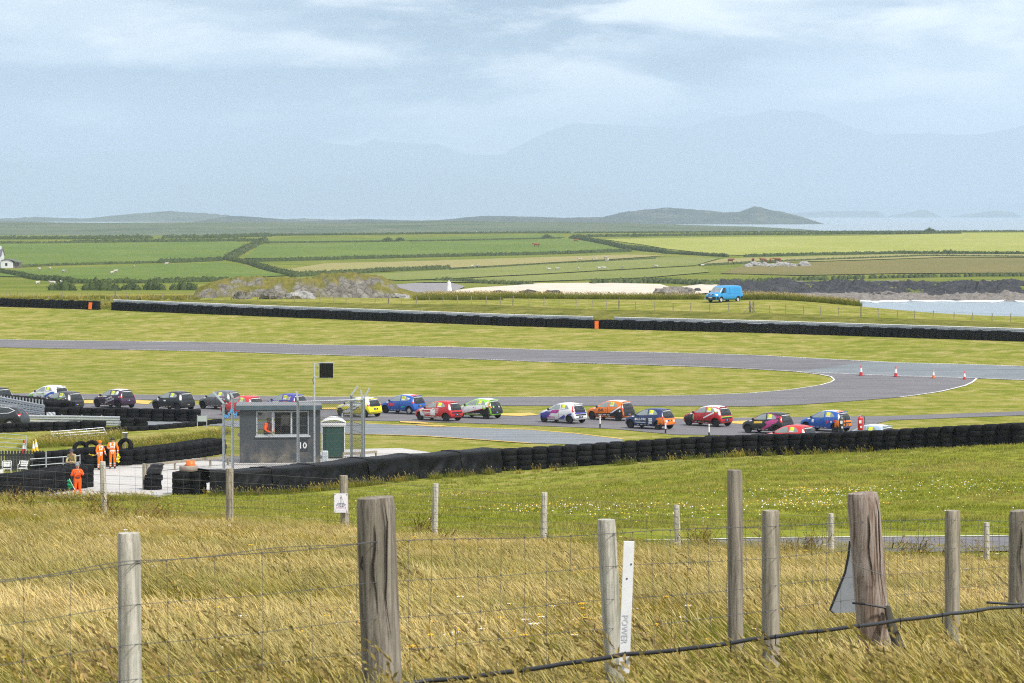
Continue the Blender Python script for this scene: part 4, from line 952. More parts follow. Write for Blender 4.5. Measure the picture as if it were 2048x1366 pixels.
def car_base(kind):
    c = empty('race_car'); b = link('body', CARM.copy(), c)
    for sg, vw in ((1, 'L'), (-1, 'R')):
        decal(CARB, vw, W_FD, .006, 'side_window', MSG, c); decal(CARB, vw, W_RQ, .006, 'quarter_window', MSG, c)
        decal(CARB, vw, [(-.325, .36), (-.305, .36), (-.285, .96), (-.305, .96)], .005, 'door_gap', MBLK, c); decal(CARB, vw, [(-.22, .80), (-.08, .80), (-.08, .83), (-.22, .83)], .012, 'door_handle', MBLK, c)
        m = MB().lathe([(0, -.09), (.06, -.075), (.085, 0), (.06, .075), (0, .09)], 10, (.62, sg * .87, .98)); m.box((.62, sg * .80, .96), (.05, .1, .03)); m.build('wing_mirror', MBLK, c, True)
        for ax in (1.12, -1.22):
            w = link('wheel', WT, c); w.location = (ax, sg * .70, .285); w.rotation_euler = (0, random.uniform(0, 1), 0 if sg > 0 else math.pi); link('rim', WRW if kind.endswith('w') and ax < 0 else WR, w)
        decal(CARB, 'F' + ('L' if sg > 0 else 'R'), [(.52, .66), (.75, .70), (.80, .80), (.66, .84), (.52, .76)] if sg > 0 else [(-.52 + 1.04, .66), (.75, .70), (.80, .80), (.66, .84), (.52, .76)], .006, 'headlight', MLAMPC, c)
    decal(CARB, 'F', [(-.5, 1.02), (.5, 1.02), (.47, 1.30), (-.47, 1.30)], .006, 'windscreen', MWG, c)
    decal(CARB, 'B', [(-.56, .80), (.56, .80), (.60, .90), (.52, 1.33), (-.52, 1.33), (-.60, .90)], .006, 'tailgate_panel', MBLK, c, .07)
    decal(CARB, 'B', [(-.52, .95), (.52, .95), (.46, 1.27), (-.46, 1.27)], .010, 'rear_window', MDG, c, .07)
    decal(CARB, 'B', [(-.46, 1.265), (.46, 1.265), (.45, 1.335), (-.45, 1.335)], .013, 'sun_strip', PC['white'], c, .07)
    for vw in ('BL', 'BR'):
        if kind[0] == 'a': decal(CARB, vw, circle(-.62, .90, .10, 12, .72), .014, 'tail_lamp', MLAMP, c, .05)
        else: decal(CARB, vw, [(-.70, .84), (-.56, .82), (-.50, .92), (-.545, 1.24), (-.60, 1.26)], .010, 'tail_lamp', MLAMP if kind[0] == 'p' else MLAMPC, c, .05)
    if kind[0] != 'a': decal(CARB, 'B', [(-.60, .57), (.60, .57), (.60, .67), (-.60, .67)], .008, 'bumper_strip', MBLK, c, .08)
    z = .62 if kind[0] == 'a' else .47
    pl = decal(CARB, 'B', [(-.24, z - .05), (.24, z - .05), (.24, z + .06), (-.24, z + .06)], .014, 'number_plate', MBLK, c, .07)
    decal(CARB, 'B', [(.06, z - .035), (.18, z - .035), (.18, z + .045), (.06, z + .045)], .017, 'plate_badge', PC['blue'], pl); decal(CARB, 'B', [(-.10, z - .02), (.02, z - .02), (.02, z + .035), (-.10, z + .035)], .017, 'plate_badge', PC['gold'], pl)
    decal(CARB, 'B', [(-.64, .30), (.64, .30), (.66, .40), (-.66, .40)], .006, 'lower_valance', MBLK, c, .08)
    for vw in 'LR': decal(CARB, vw, [(-.80, .19), (.72, .19), (.72, .27), (-.80, .27)], .006, 'sill', MBLK, c)
    MB().box((-1.44, 0, 1.375), (.12, .9, .035)).build('roof_spoiler', MBLK, c)
    # yellow race number panel with a white strip under it on both quarter windows
    for vw in 'LR':
        decal(CARB, vw, [(-.48, 1.12), (-.46, 1.335), (-.78, 1.33), (-.80, 1.12)], .012, 'number_panel', PC['flag'], c); decal(CARB, vw, [(-.47, 1.04), (-.48, 1.11), (-.80, 1.11), (-.80, 1.045)], .012, 'name_strip', PC['white'], c)
        for k in range(4): decal(CARB, vw, [(.55 - k * .30, .275), (.36 - k * .30, .275), (.36 - k * .30, .315), (.55 - k * .30, .315)], .009, 'sponsor_sticker', PC[('white', 'white', 'gold', 'white')[k]], c)
        decal(CARB, vw, [(.98, .80), (.76, .84), (.76, .90), (.98, .86)], .012, 'sponsor_sticker', PC['white'], c)
    return c
def rect(x0, x1, z0, z1): return [(x0, z0), (x1, z0), (x1, z1), (x0, z1)]
ROOF = [(.05, -.5), (.05, .5), (-1.3, .48), (-1.3, -.48)]
LOWER = [(1.62, .24), (1.66, .5), (-1.55, .5), (-1.62, .36), (-1.5, .24)]
SIDEALL = [(1.64, .25), (1.66, .6), (1.4, .78), (.9, .88), (.7, .93), (-.34, .97), (-1.16, 1.04), (-1.42, 1.02), (-1.58, .85), (-1.66, .6), (-1.6, .3), (-.8, .22), (.8, .22)]
FRONTQ = [(1.64, .25), (1.66, .6), (1.4, .78), (1.0, .87)]
# kind, body, px, ybase, yaw, label, decals, texts
CARS = [
 ('c', 'black', -16, 814, 40, 'black and orange race car cut off behind the slanting guard rail', [('L', 'orange', [(.2, .5), (-.9, .6), (-1.42, 1.02), (-1.2, 1.36), (-.3, 1.0), (.4, .96)])], []),
 ('c', 'white', 97, 809.5, 38, 'white race car with green nose and blue streaks behind the black and lime one', [('L', 'green', [(1.64, .3), (1.66, .62), (1.3, .80), (.95, .86), (.9, .6), (1.3, .5)]), ('L', 'blue', [(-.3, .62), (-1.1, .98), (-1.42, 1.0), (-1.5, .8), (-1.0, .78), (-.5, .5)]), ('L', 'lime', [(.6, .84), (.1, .8), (-.5, .88), (-.2, .76), (.3, .72)])], [('L', 'BCP', .30, (.22, .52), 0, 'black')]),
 ('c', 'dkgrey', 125, 823, 40, 'black race car with a lime stripe under its window', [('L', 'lime', [(.75, .86), (-.5, .91), (-1.12, 1.13), (-1.2, 1.13), (-.55, .86), (.75, .80)]), ('L', 'orange', rect(-1.05, -.92, .86, .92)), ('L', 'white', rect(-1.15, -1.3, .92, 1.0)), ('L', 'white', rect(-.95, -1.12, .66, .72))], [('L', '0', .20, (-.62, 1.225), 0, 'dkgrey')]),
 ('a', 'plum', 228, 818, 40, 'dark purple race car with a teal nose and white slanted lettering', [('L', 'teal', [(1.55, .3), (1.70, .45), (1.68, .62), (1.2, .86), (.85, 1.02), (.80, .97), (1.2, .80), (1.5, .66)]), ('T', 'white', ROOF), ('L', 'white', rect(.45, -.02, .86, .93)), ('L', 'gold', rect(.70, .46, .84, .89)), ('L', 'white', [(-.95, 1.05), (-1.25, 1.08), (-1.2, 1.3), (-.98, 1.32)]), ('L', 'white', rect(-1.36, -1.46, .86, .93))], [('L', 'THOMAS', .19, (-.30, .76), .32, 'white'), ('L', 'ALEXANDER', .19, (-.38, .58), .32, 'white')]),
 ('c', 'black', 346, 823, 40, 'plain black race car with white rear stickers behind the three-high tyre wall', [('L', 'white', circle(-1.02, 1.16, .07, 12)), ('L', 'white', rect(.2, -.06, .70, .80)), ('L', 'white', rect(.95, .70, .74, .80)), ('BL', 'white', rect(-.66, -.58, .9, 1.2))], []),
 ('c', 'grey', 440, 821, 38, 'matt grey race car with a small red badge on its door', [('L', 'lightred', rect(.55, .45, .5, .58)), ('L', 'white', rect(-.8, -1.0, .84, .90)), ('L', 'pink', rect(-.9, -1.1, .93, .97)), ('L', 'white', rect(-1.1, -1.3, .8, .86)), ('L', 'lightred', rect(-1.2, -1.32, .68, .76))], []),
 ('c', 'lightred', 484, 833, 40, 'bright red race car half hidden behind the marshals\' hut', [('L', 'white', rect(1.35, 1.15, .62, .76)), ('L', 'white', rect(-.35, -.8, .80, .90)), ('L', 'pink', circle(-1.0, .92, .11)), ('BL', 'white', rect(-.66, -.57, .9, 1.2))], []),
 ('a', 'cobalt', 571, 828, 40, 'purple-blue race car with orange splashes behind the hut roof', [('L', 'white', [(.7, .80), (-.1, .82), (-.1, .92), (.5, .90)]), ('L', 'orange', [(-.3, .80), (-.9, .84), (-.95, .92), (-.5, .90)]), ('L', 'gold', [(-1.0, 1.0), (-1.18, 1.02), (-1.12, 1.3), (-1.05, 1.2)]), ('L', 'purple', rect(1.3, .9, .66, .78))], [('L', '174', .17, (-.63, 1.225), 0, 'dkgrey')]),
 ('a', 'yellow', 717, 836, 38, 'yellow and white race car seen through the debris fence posts', [('L', 'white', [(1.66, .62), (1.4, .78), (.7, .93), (-.34, .97), (-1.16, 1.04), (-1.42, 1.02), (-1.5, .90), (-1.0, .86), (-.3, .78), (.6, .78), (1.3, .60)]), ('L', 'white', [(.72, .94), (.36, 1.2), (.02, 1.35), (-.4, 1.42), (-.9, 1.42), (-1.2, 1.36), (-1.42, 1.1), (-1.45, 1.0), (-1.17, 1.05), (-.95, 1.3), (-.35, 1.37), (0, 1.34), (.35, 1.19)]), ('T', 'white', [(1.0, -.6), (1.0, .6), (-1.36, .5), (-1.36, -.5)]), ('L', 'white', [(.95, .30), (.1, .74), (-.4, .82), (-.75, .80), (.3, .30)]), ('L', 'black', [(1.0, .52), (.75, .44), (-.5, .82), (-.5, .86), (.6, .52)]), ('L', 'black', [(.3, .30), (-.75, .80), (-.80, .76), (.2, .29)]), ('BL', 'white', [(-.74, .98), (-.5, 1.0), (-.5, 1.36), (-.62, 1.36)])], []),
 ('aw', 'blue', 806, 830, 38, 'blue race car with a red roof edge and white rear wheels', [('T', 'white', ROOF), ('T', 'lightred', [(-1.0, -.5), (-1.0, .5), (-1.42, .48), (-1.42, -.48)]), ('L', 'teal', [(-.45, .60), (-.85, .62), (-.85, .56), (-.62, .5), (-.55, .44)]), ('L', 'white', circle(-1.0, 1.2, .06, 10)), ('L', 'white', circle(-1.14, 1.17, .06, 10))], [('L', 'I ME', .34, (.46, .68), 0, 'lightred'), ('L', '72', .20, (-.63, 1.225), 0, 'dkgrey')]),
 ('c', 'red', 877, 844, 36, 'red race car with a large white skull shape and stripes on its door', [('L', 'white', circle(-.10, .66, .24, 18, 1.05)), ('L', 'white', rect(.13, -.32, .40, .52)), ('L', 'white', [(1.3, .80), (-.6, .91), (-.6, .87), (1.2, .72)]), ('L', 'white', rect(.9, .1, .58, .64)), ('L', 'white', rect(.7, .1, .46, .51)), ('L', 'white', rect(-.3, -.6, .72, .76)), ('L', 'white', rect(-.3, -.55, .58, .62)), ('L', 'white', [(1.0, .36), (1.12, .72), (.9, .72), (.62, .36)]), ('L', 'white', rect(.8, -.85, .24, .33)), ('L', 'gold', [(.82, 1.0), (.4, 1.25), (-.1, 1.40), (-.35, 1.43), (-.35, 1.38), (-.05, 1.345), (.36, 1.21), (.72, .97)]), ('BL', 'white', circle(-.60, .94, .06, 10)), ('BL', 'white', circle(-.57, 1.1, .06, 10)), ('L', 'gold', circle(1.0, .70, .06, 10))], []),
 ('p', 'lime', 957, 839, 36, 'lime green, white and black race car beside the red one', [('L', 'black', [(1.5, .22), (.9, .30), (-.6, .70), (-1.3, .86), (-1.6, .86), (-1.68, .5), (-1.5, .22)]), ('L', 'white', [(1.62, .4), (1.5, .62), (.4, .92), (-.9, 1.0), (-1.36, 1.34), (-1.44, 1.1), (-1.45, .92), (-.7, .70), (.9, .30)]), ('L', 'lightred', [(1.2, .245), (-.7, .66), (-1.35, .86), (-1.35, .89), (-.7, .70), (1.2, .275)]), ('L', 'lime', circle(-1.10, .87, .17)), ('L', 'white', circle(-1.10, .90, .10)), ('B', 'black', [(-.7, .30), (.7, .30), (.72, .82), (-.72, .82)]), ('B', 'lime', circle(.36, .90, .09, 12)), ('B', 'white', circle(-.30, .87, .06, 12)), ('T', 'white', ROOF), ('L', 'white', rect(.05, -.75, .36, .40))], []),
 ('p', 'white', 1125, 848.5, 40, 'white, purple and magenta race car leading the gap in the middle of the train', [('L', 'cobalt', [(1.55, .35), (1.52, .66), (1.15, .82), (.72, .94), (.36, 1.2), (.02, 1.36), (-.2, 1.40), (-.2, 1.36), (.04, 1.33), (.66, .96), (.3, .92), (.55, .60), (.85, .3)]), ('L', 'magenta', [(.85, .25), (.35, .92), (-.35, .96), (.15, .25)]), ('L', 'white', [(.62, .45), (.42, .68), (-.18, .70), (.02, .45)]), ('L', 'cobalt', [(-.02, .25), (-.5, .45), (-.8, .64), (-.9, .5), (-.75, .25)]), ('L', 'cobalt', [(-1.0, .62), (-1.35, .76), (-1.5, .70), (-1.3, .58)]), ('B', 'cobalt', rect(-.66, .66, .70, .80))], []),
 ('p', 'orange', 1221, 843, 38, 'orange and black race car with black arrow lettering on its door', [('L', 'black', [(1.5, .22), (1.62, .44), (.8, .48), (-.5, .55), (-.9, .84), (-1.3, .98), (-1.45, 1.03), (-1.62, .85), (-1.70, .5), (-1.5, .22)]), ('B', 'black', [(-.74, .30), (.74, .30), (.78, .82), (-.78, .82)]), ('BL', 'black', [(-.95, .34), (-.3, .34), (-.3, .86), (-.85, .92)]), ('L', 'white', [(-.5, .55), (-1.3, 1.02), (-1.40, 1.16), (-1.42, .98), (-.7, .55)]), ('T', 'white', ROOF), ('L', 'white', rect(.5, .2, .38, .44)), ('L', 'white', rect(.1, -.2, .38, .44)), ('L', 'white', rect(-.3, -.5, .38, .44)), ('L', 'white', circle(-1.4, .72, .07, 10))], [('L', 'INR', .30, (.28, .73), .05, 'black'), ('L', '17', .17, (-.63, 1.225), 0, 'dkgrey')]),
 ('a', 'navy', 1299, 860.5, 37, 'navy race car with an orange tail and white lettering on its door', [('L', 'orange', [(-1.02, .74), (-1.35, .86), (-1.60, .84), (-1.70, .6), (-1.68, .3), (-1.56, .3), (-1.5, .6)]), ('B', 'orange', [(-.72, .34), (.72, .34), (.76, .78), (-.76, .78)]), ('BL', 'orange', [(-.95, .4), (-.3, .34), (-.3, .80), (-.95, .86)]), ('L', 'orange', [(1.50, .25), (1.70, .35), (1.68, .6), (1.5, .62)]), ('B', 'white', rect(.28, .46, .5, .66)), ('B', 'white', rect(-.6, -.42, .5, .66)), ('L', 'white', [(-.45, .76), (-.75, .78), (-.75, .70), (-.45, .68)]), ('L', 'white', [(-.48, .64), (-.78, .66), (-.78, .56), (-.48, .54)]), ('L', 'white', [(-.45, .50), (-.75, .50), (-.75, .40), (-.45, .40)]), ('L', 'white', circle(.62, .66, .08, 12)), ('L', 'white', rect(.68, -.22, .44, .49))], [('L', 'ALL-PAK', .22, (.16, .68), .02, 'white')]),
 ('c', 'red', 1415, 855, 40, 'red race car with a white roof and black nose', [('L', 'black', [(1.5, .22), (1.55, .64), (1.15, .84), (.72, .95), (.62, .86), (.62, .34), (.5, .22)]), ('L', 'lime', [(.70, .45), (.62, .45), (.62, .88), (.70, .88)]), ('T', 'white', [(.4, -.57), (.4, .57), (-1.36, .5), (-1.36, -.5)]), ('L', 'white', [(.2, 1.31), (-.3, 1.43), (-1.2, 1.40), (-1.42, 1.3), (-1.4, 1.1), (-1.17, 1.06), (-.93, 1.29), (-.35, 1.362), (.02, 1.33)]), ('L', 'black', [(.62, .22), (.62, .40), (-.85, .44), (-.85, .22)]), ('L', 'white', [(-.25, .56), (-1.1, .96), (-1.1, 1.06), (-.2, .64)]), ('B', 'lime', rect(-.66, .66, .68, .73)), ('L', 'lime', [(-1.1, 1.06), (-1.35, 1.02), (-1.35, 1.06), (-1.1, 1.10)]), ('L', 'black', [(1.2, .7), (.9, .7), (.9, .8), (1.1, .8)])], []),
 ('p', 'black', 1535, 870, 38, 'black race car with pink rear flashes and yellow door lettering', [('L', 'pink', [(.72, .95), (.36, 1.22), (.02, 1.37), (-.4, 1.43), (-1.2, 1.39), (-1.42, 1.2), (-1.17, 1.06), (-.93, 1.29), (-.35, 1.362), (.02, 1.33), (.66, .95)]), ('L', 'pink', [(-.25, .80), (-.9, 1.01), (-1.42, 1.02), (-1.2, .78), (-.1, .40), (-.5, .66)]), ('L', 'pink', [(.1, .30), (-.7, .62), (-.9, .6), (-.2, .3)]), ('L', 'gold', [(.60, .68), (-.08, .72), (-.10, .86), (.58, .84)])], []),
 ('c', 'lightred', 1579, 899, 40, 'bright red race car sunk behind the long tyre wall', [], []),
 ('c', 'blue', 1651, 865.5, 38, 'blue race car with an orange tail beside the fire extinguishers', [('T', 'white', ROOF), ('T', 'orange', [(-1.05, -.5), (-1.05, .5), (-1.42, .48), (-1.42, -.48)]), ('B', 'orange', [(-.72, .30), (.72, .30), (.76, .79), (-.76, .79)]), ('BL', 'orange', [(-.80, .34), (-.3, .34), (-.3, .82), (-.80, .82)]), ('L', 'lightred', [(-.55, .55), (-.75, .66), (-.68, .88), (-.60, .78)]), ('L', 'white', rect(.62, .45, .62, .84)), ('L', 'white', circle(-.95, .70, .07, 10)), ('L', 'lightred', rect(-1.1, -1.3, .72, .84)), ('BL', 'white', circle(-.60, .94, .06, 10)), ('BL', 'white', circle(-.57, 1.1, .06, 10))], []),
 ('c', 'ltblue', 1735, 900, 40, 'pale blue race car showing only its roof above the long tyre wall', [('T', 'white', ROOF)], []),
]
protos = {}
for kind, col, px, yb, yaw, lab, decs, txts in CARS:
    if kind not in protos: protos[kind] = car_base(kind)
    c = copy_tree(protos[kind]); tag(c, lab, 'race car', 'race cars on the track')
    for ch in c.children:
        if ch.name.startswith('body'): ch.data = ch.data.copy(); ch.data.materials[0] = PC[col]
        if ch.name.startswith('roof_spoiler') and col not in ('black', 'plum'): ch.data = ch.data.copy(); ch.data.materials[0] = PC[col]
    for i, (vw, dc, poly) in enumerate(decs): decal(CARB, vw, poly, .0022 + .0011 * min(i, 9) if vw != 'B' else .004 + .001 * i, 'livery_panel', PC[dc], c, .09)
    for vw, s, size, pos, rot, dc in txts: decal_text(CARB, vw, s, size, pos, rot, .017, PC[dc], c)
    p = G(px, yb, 150, 262); a = R(yaw); off = 1.22 * math.sin(a) + .78 * math.cos(a)
    c.location = Vector((p.x * (p.y + off) / p.y, p.y + off, Zf(p.x, p.y) + .036)); c.rotation_euler = (0, 0, math.pi - a)
def drop(o):
    for ch in list(o.children): drop(ch)
    bpy.data.objects.remove(o)
for p in protos.values(): drop(p)
# --- blue van
KV = [(2.35, .34, .55, .62, .62, .56), (2.33, .28, .72, .82, .80, .66), (2.2, .25, .90, 1.0, .88, .70), (1.9, .24, .98, 1.10, .91, .72), (1.62, .24, 1.02, 1.22, .92, .73), (1.25, .24, 1.04, 1.62, .92, .74), (1.0, .24, 1.05, 1.84, .92, .76), (.7, .24, 1.06, 1.92, .92, .78), (0, .24, 1.06, 1.95, .92, .80), (-1.4, .25, 1.06, 1.95, .92, .80), (-2.1, .27, 1.06, 1.92, .91, .78), (-2.24, .29, 1.05, 1.84, .90, .76), (-2.31, .31, 1.0, 1.5, .88, .74), (-2.34, .33, .85, 1.0, .86, .74), (-2.35, .38, .6, .7, .82, .7)]
VANM, VANB = body_mesh('body', KV, (1.45, -1.47), .37, .58, 28)
van = empty('van'); tag(van, 'blue panel van parked on the grass above the far barrier', 'van'); b = link('body', VANM, van); VANM.materials[0] = PC['sky']
VT, VR = wheel_meshes(.32, .2, .20, MRIMW)
for sg, vw in ((1, 'L'), (-1, 'R')):
    decal(VANB, vw, [(1.30, 1.12), (1.10, 1.62), (1.0, 1.70), (.62, 1.72), (.60, 1.12)], .008, 'side_window', MDG, van); decal(VANB, vw, rect(-.02, 0, .42, 1.75), .006, 'door_gap', MBLK, van); decal(VANB, vw, rect(.50, .52, .42, 1.75), .006, 'door_gap', MBLK, van)
    decal(VANB, vw, rect(-.12, -.26, 1.02, 1.08), .02, 'door_handle', MBLK, van); decal(VANB, vw, rect(.22, .36, 1.02, 1.08), .02, 'door_handle', MBLK, van); decal(VANB, vw, rect(-1.9, -.6, 1.0, 1.03), .006, 'body_crease', PC['blue'], van)
    decal(VANB, vw, [(-1.9, 1.30), (-.9, 1.30), (-.9, 1.70), (-1.9, 1.70)], .004, 'pressed_panel', paint('paint_van_panel', (.02, .25, .55)), van)
    MB().box((1.32, sg * 1.02, 1.2), (.09, .2, .26)).build('wing_mirror', MBLK, van)
    for ax in (1.45, -1.47):
        w = link('wheel', VT, van); w.location = (ax, sg * .80, .32); w.rotation_euler = (0, .4, 0 if sg > 0 else math.pi); link('rim', VR, w)
    decal(VANB, 'FL' if sg > 0 else 'FR', [(.80, .82), (1.12, .84), (1.14, .98), (.82, .96)], .012, 'headlight', MLAMPC, van, .07)
decal(VANB, 'F', [(-.70, 1.16), (.70, 1.16), (.62, 1.72), (-.62, 1.72)], .008, 'windscreen', MWG, van); decal(VANB, 'F', rect(-.42, .42, .84, .95), .012, 'grille', MBLK, van); decal(VANB, 'F', rect(-.06, .06, .84, .95), .018, 'grille_badge', MLAMPC, van)
decal(VANB, 'F', [(-.86, .34), (.86, .34), (.86, .66), (-.86, .66)], .012, 'front_bumper', MBLK, van); decal(VANB, 'F', rect(-.28, .28, .50, .62), .02, 'number_plate', PC['white'], van)
for vw in 'LR': decal(VANB, vw, [(2.32, .34), (1.88, .34), (1.88, .66), (2.32, .66)], .010, 'bumper_corner', MBLK, van); decal(VANB, vw, [(-2.32, .36), (-1.88, .36), (-1.88, .66), (-2.32, .66)], .010, 'bumper_corner', MBLK, van)
p = G(1447, 604, 320, 380); van.location = p + Vector((.1, .6, -.02)); van.rotation_euler = (0, 0, math.pi + R(44))
# --- black estate car
KS = [(2.2, .35, .6, .68, .62, .5), (2.1, .26, .82, .9, .80, .62), (1.5, .24, .95, 1.03, .9, .7), (1.0, .24, 1.0, 1.10, .92, .7), (.6, .24, 1.02, 1.36, .92, .66), (.2, .24, 1.03, 1.54, .92, .62), (-.5, .24, 1.06, 1.60, .92, .60), (-1.3, .25, 1.10, 1.56, .91, .58), (-1.75, .27, 1.14, 1.48, .88, .56), (-1.95, .3, 1.06, 1.22, .86, .62), (-2.1, .33, .92, 1.0, .84, .66), (-2.18, .36, .7, .8, .80, .66), (-2.2, .4, .5, .6, .76, .6)]
SUVM, SUVB = body_mesh('body', KS, (1.3, -1.35), .40, .56, 26)
suv = empty('estate_car'); tag(suv, 'black family car with silver window trim beside the horizontal guard rail', 'car'); link('body', SUVM, suv); SUVM.materials[0] = PC['black']
ST, SR = wheel_meshes(.35, .22, .23, MRIMW)
for sg, vw in ((1, 'L'), (-1, 'R')):
    decal(SUVB, vw, [(.62, 1.08), (.2, 1.42), (-.4, 1.52), (-1.2, 1.47), (-1.62, 1.30), (-1.25, 1.15), (-.5, 1.10)], .008, 'side_window', MDG, suv)
    decal(SUVB, vw, [(-.4, 1.56), (-1.2, 1.51), (-1.70, 1.30), (-1.28, 1.12), (-.4, 1.07), (-.4, 1.10), (-1.24, 1.155), (-1.62, 1.30), (-1.18, 1.475), (-.4, 1.525)], .012, 'chrome_trim', MRIMW, suv, .05)
    for ax in (1.3, -1.35):
        w = link('wheel', ST, suv); w.location = (ax, sg * .80, .35); w.rotation_euler = (0, .4, 0 if sg > 0 else math.pi); link('rim', SR, w)
    decal(SUVB, 'BL' if sg > 0 else 'BR', [(-1.1, 1.0), (-.80, .96), (-.80, 1.06), (-1.1, 1.10)], .012, 'tail_lamp', MLAMP, suv, .06); decal(SUVB, 'BL' if sg > 0 else 'BR', [(-1.0, .95), (-.85, .92), (-.85, .97), (-1.0, 1.0)], .014, 'reversing_lamp', MLAMPC, suv, .06)
    MB().tube([(.3, sg * .58, 1.6), (-1.4, sg * .56, 1.6)], .02, 6).build('roof_rail', MRIMW, suv)
decal(SUVB, 'B', [(-.6, 1.06), (.6, 1.06), (.52, 1.42), (-.52, 1.42)], .008, 'rear_window', MDG, suv)
suv.location = gd(-9, 209.5, .02); suv.rotation_euler = (0, 0, math.pi - R(14))
# ------------------------------------------------------------------ people
MSUIT = plain('hi_vis_orange', (.92, .20, .012), .75, 0, .2, .12, 5); MSUITR = plain('hi_vis_red_orange', (.88, .115, .012), .75, 0, .2, .12, 5); MBAND = plain('silver_band', (.74, .74, .72), .4, 0, .4, .08, 8); MSKIN = plain('skin', (.48, .26, .18), .6, 0, .3, .1, 9); MBOOT = plain('dark_boots', (.02, .02, .022), .6)
MJKT = plain('patterned_jacket', (.42, .34, .16), .8, 0, .2, .6, 9); MJEAN = plain('grey_trousers', (.20, .25, .30), .8)
MHAIR = plain('grey_hair', (.30, .29, .28), .8, 0, .2, .25, 25)
def sph(c, r, n=10, e=(1, 1, 1)):
    prof = [(r * math.sin(math.pi * i / n), -r * math.cos(math.pi * i / n)) for i in range(n + 1)]; m = MB().lathe(prof, 14)
    return [(c[0] + x * e[0], c[1] + y * e[1], c[2] + z * e[2]) for x, y, z in m.v], m.f
def skin_mesh(V_, E_, R_, root=0, lv=2):
    me = bpy.data.meshes.new('sk'); me.from_pydata(V_, E_, []); o = link('sk', me); o.modifiers.new('s', 'SKIN')
    for i, r in enumerate(R_): me.skin_vertices[0].data[i].radius = r if hasattr(r, '__len__') else (r, r)
    me.skin_vertices[0].data[root].use_root = True; s = o.modifiers.new('ss', 'SUBSURF'); s.levels = s.render_levels = lv
    dg = bpy.context.evaluated_depsgraph_get(); dg.update(); r = bpy.data.meshes.new_from_object(o.evaluated_get(dg)); bpy.data.objects.remove(o)
    return [v.co.copy() for v in r.vertices], [tuple(p.vertices) for p in r.polygons]
def person(loc, rz, label, arms, suit=MSUIT, legs=None, bands=True, lean=0, build=1.0, hat=None, trousers=None, h=1.0):
    """arms: {'L': (elbow, wrist), 'R': ...}; the figure faces -Y"""
    L = Vector((0, -lean, 0)); J = {}
    J['pelvis'] = Vector((0, 0, .96)); J['spine'] = Vector((0, -.01, 1.14)) + L * .3; J['chest'] = Vector((0, -.01, 1.36)) + L * .7; J['neck'] = Vector((0, .0, 1.52)) + L; J['jaw'] = Vector((0, -.025, 1.60)) + L * 1.08; J['crown'] = Vector((0, -.01, 1.70)) + L * 1.12
    for s, sg in (('L', 1), ('R', -1)):
        J['sh' + s] = Vector((sg * .195, .0, 1.43)) + L * .85; J['el' + s] = Vector(arms[s][0]); J['wr' + s] = Vector(arms[s][1])
        d = (J['wr' + s] - J['el' + s]).normalized(); J['pm' + s] = J['wr' + s] + d * .085
        lg = (legs or {}).get(s, ((sg * .115, -.01, .5), (sg * .125, .02, .09)))
        J['hp' + s] = Vector((sg * .105, 0, .90)); J['kn' + s] = Vector(lg[0]); J['an' + s] = Vector(lg[1]); J['to' + s] = J['an' + s] + Vector((sg * .02, -.16, -.045))
    b = build
    RR = dict(pelvis=(.165 * b, .125 * b), spine=(.16 * b, .12 * b), chest=(.18 * b, .125 * b), neck=.062, jaw=(.075, .085), crown=(.088, .098))
    for s in 'LR': RR.update({'sh' + s: .085, 'el' + s: .062, 'wr' + s: .042, 'pm' + s: (.045, .026), 'hp' + s: .115 * b, 'kn' + s: .078, 'an' + s: .062, 'to' + s: .045})
    names = list(J); ix = {k: i for i, k in enumerate(names)}
    ed = [('pelvis', 'spine'), ('spine', 'chest'), ('chest', 'neck'), ('neck', 'jaw'), ('jaw', 'crown')]
    for s in 'LR': ed += [('chest', 'sh' + s), ('sh' + s, 'el' + s), ('el' + s, 'wr' + s), ('wr' + s, 'pm' + s), ('pelvis', 'hp' + s), ('hp' + s, 'kn' + s), ('kn' + s, 'an' + s), ('an' + s, 'to' + s)]
    v, f = skin_mesh([J[k] for k in names], [(ix[a], ix[c]) for a, c in ed], [RR[k] for k in names], 0, 2)
    m = MB(); m.v = [tuple(p) for p in v]; m.f = list(f); mi = []
    def segd(p, a, c):
        t = max(0, min(1, (p - a).dot(c - a) / max(1e-9, (c - a).length_squared))); return (p - a.lerp(c, t)).length, t
    for q in f:
        c = sum((v[i] for i in q), Vector()) / len(q); best = min(((segd(c, J[a], J[e])[0] - .02, a, e, segd(c, J[a], J[e])[1]) for a, e in ed)); a, e, t = best[1:]
        k = 0
        if e in ('jaw', 'crown') or (e.startswith('pm') and t > .05) or (e == 'neck' and t > .75): k = 1
        elif e.startswith('to') or (e.startswith('an') and t > .88): k = 2
        elif trousers and (e[:2] in ('hp', 'kn', 'an') or c.z < .93): k = 4
        elif bands and ((a == 'pelvis' and .35 < t < .6) or (a == 'spine' and .45 < t < .72) or (e.startswith('an') and (.40 < t < .52 or .66 < t < .78)) or (e.startswith('wr') and .45 < t < .65) or (a == 'chest' and e.startswith('sh') and .35 < t < .7)): k = 3
        mi.append(k)
    m.m = mi
    for s, sg in (('L', 1), ('R', -1)):                          # five fingers on each palm
        d = (J['wr' + s] - J['el' + s]).normalized(); side = d.cross(Vector((0, -1, .2))).normalized(); nn = side.cross(d)
        for k in range(4):
            p0 = J['pm' + s] + side * (k - 1.5) * .019; ln = (.07, .08, .075, .058)[k]; m.tube([p0, p0 + d * ln * .5 + nn * .008, p0 + d * ln * .85 + nn * .035], [.0095, .009, .007], 6, 1)
        p0 = J['wr' + s] + d * .03 + side * .035; m.tube([p0, p0 + side * .03 + d * .03, p0 + side * .035 + d * .06], [.012, .011, .008], 6, 1)
    hc = (J['jaw'] + J['crown']) / 2
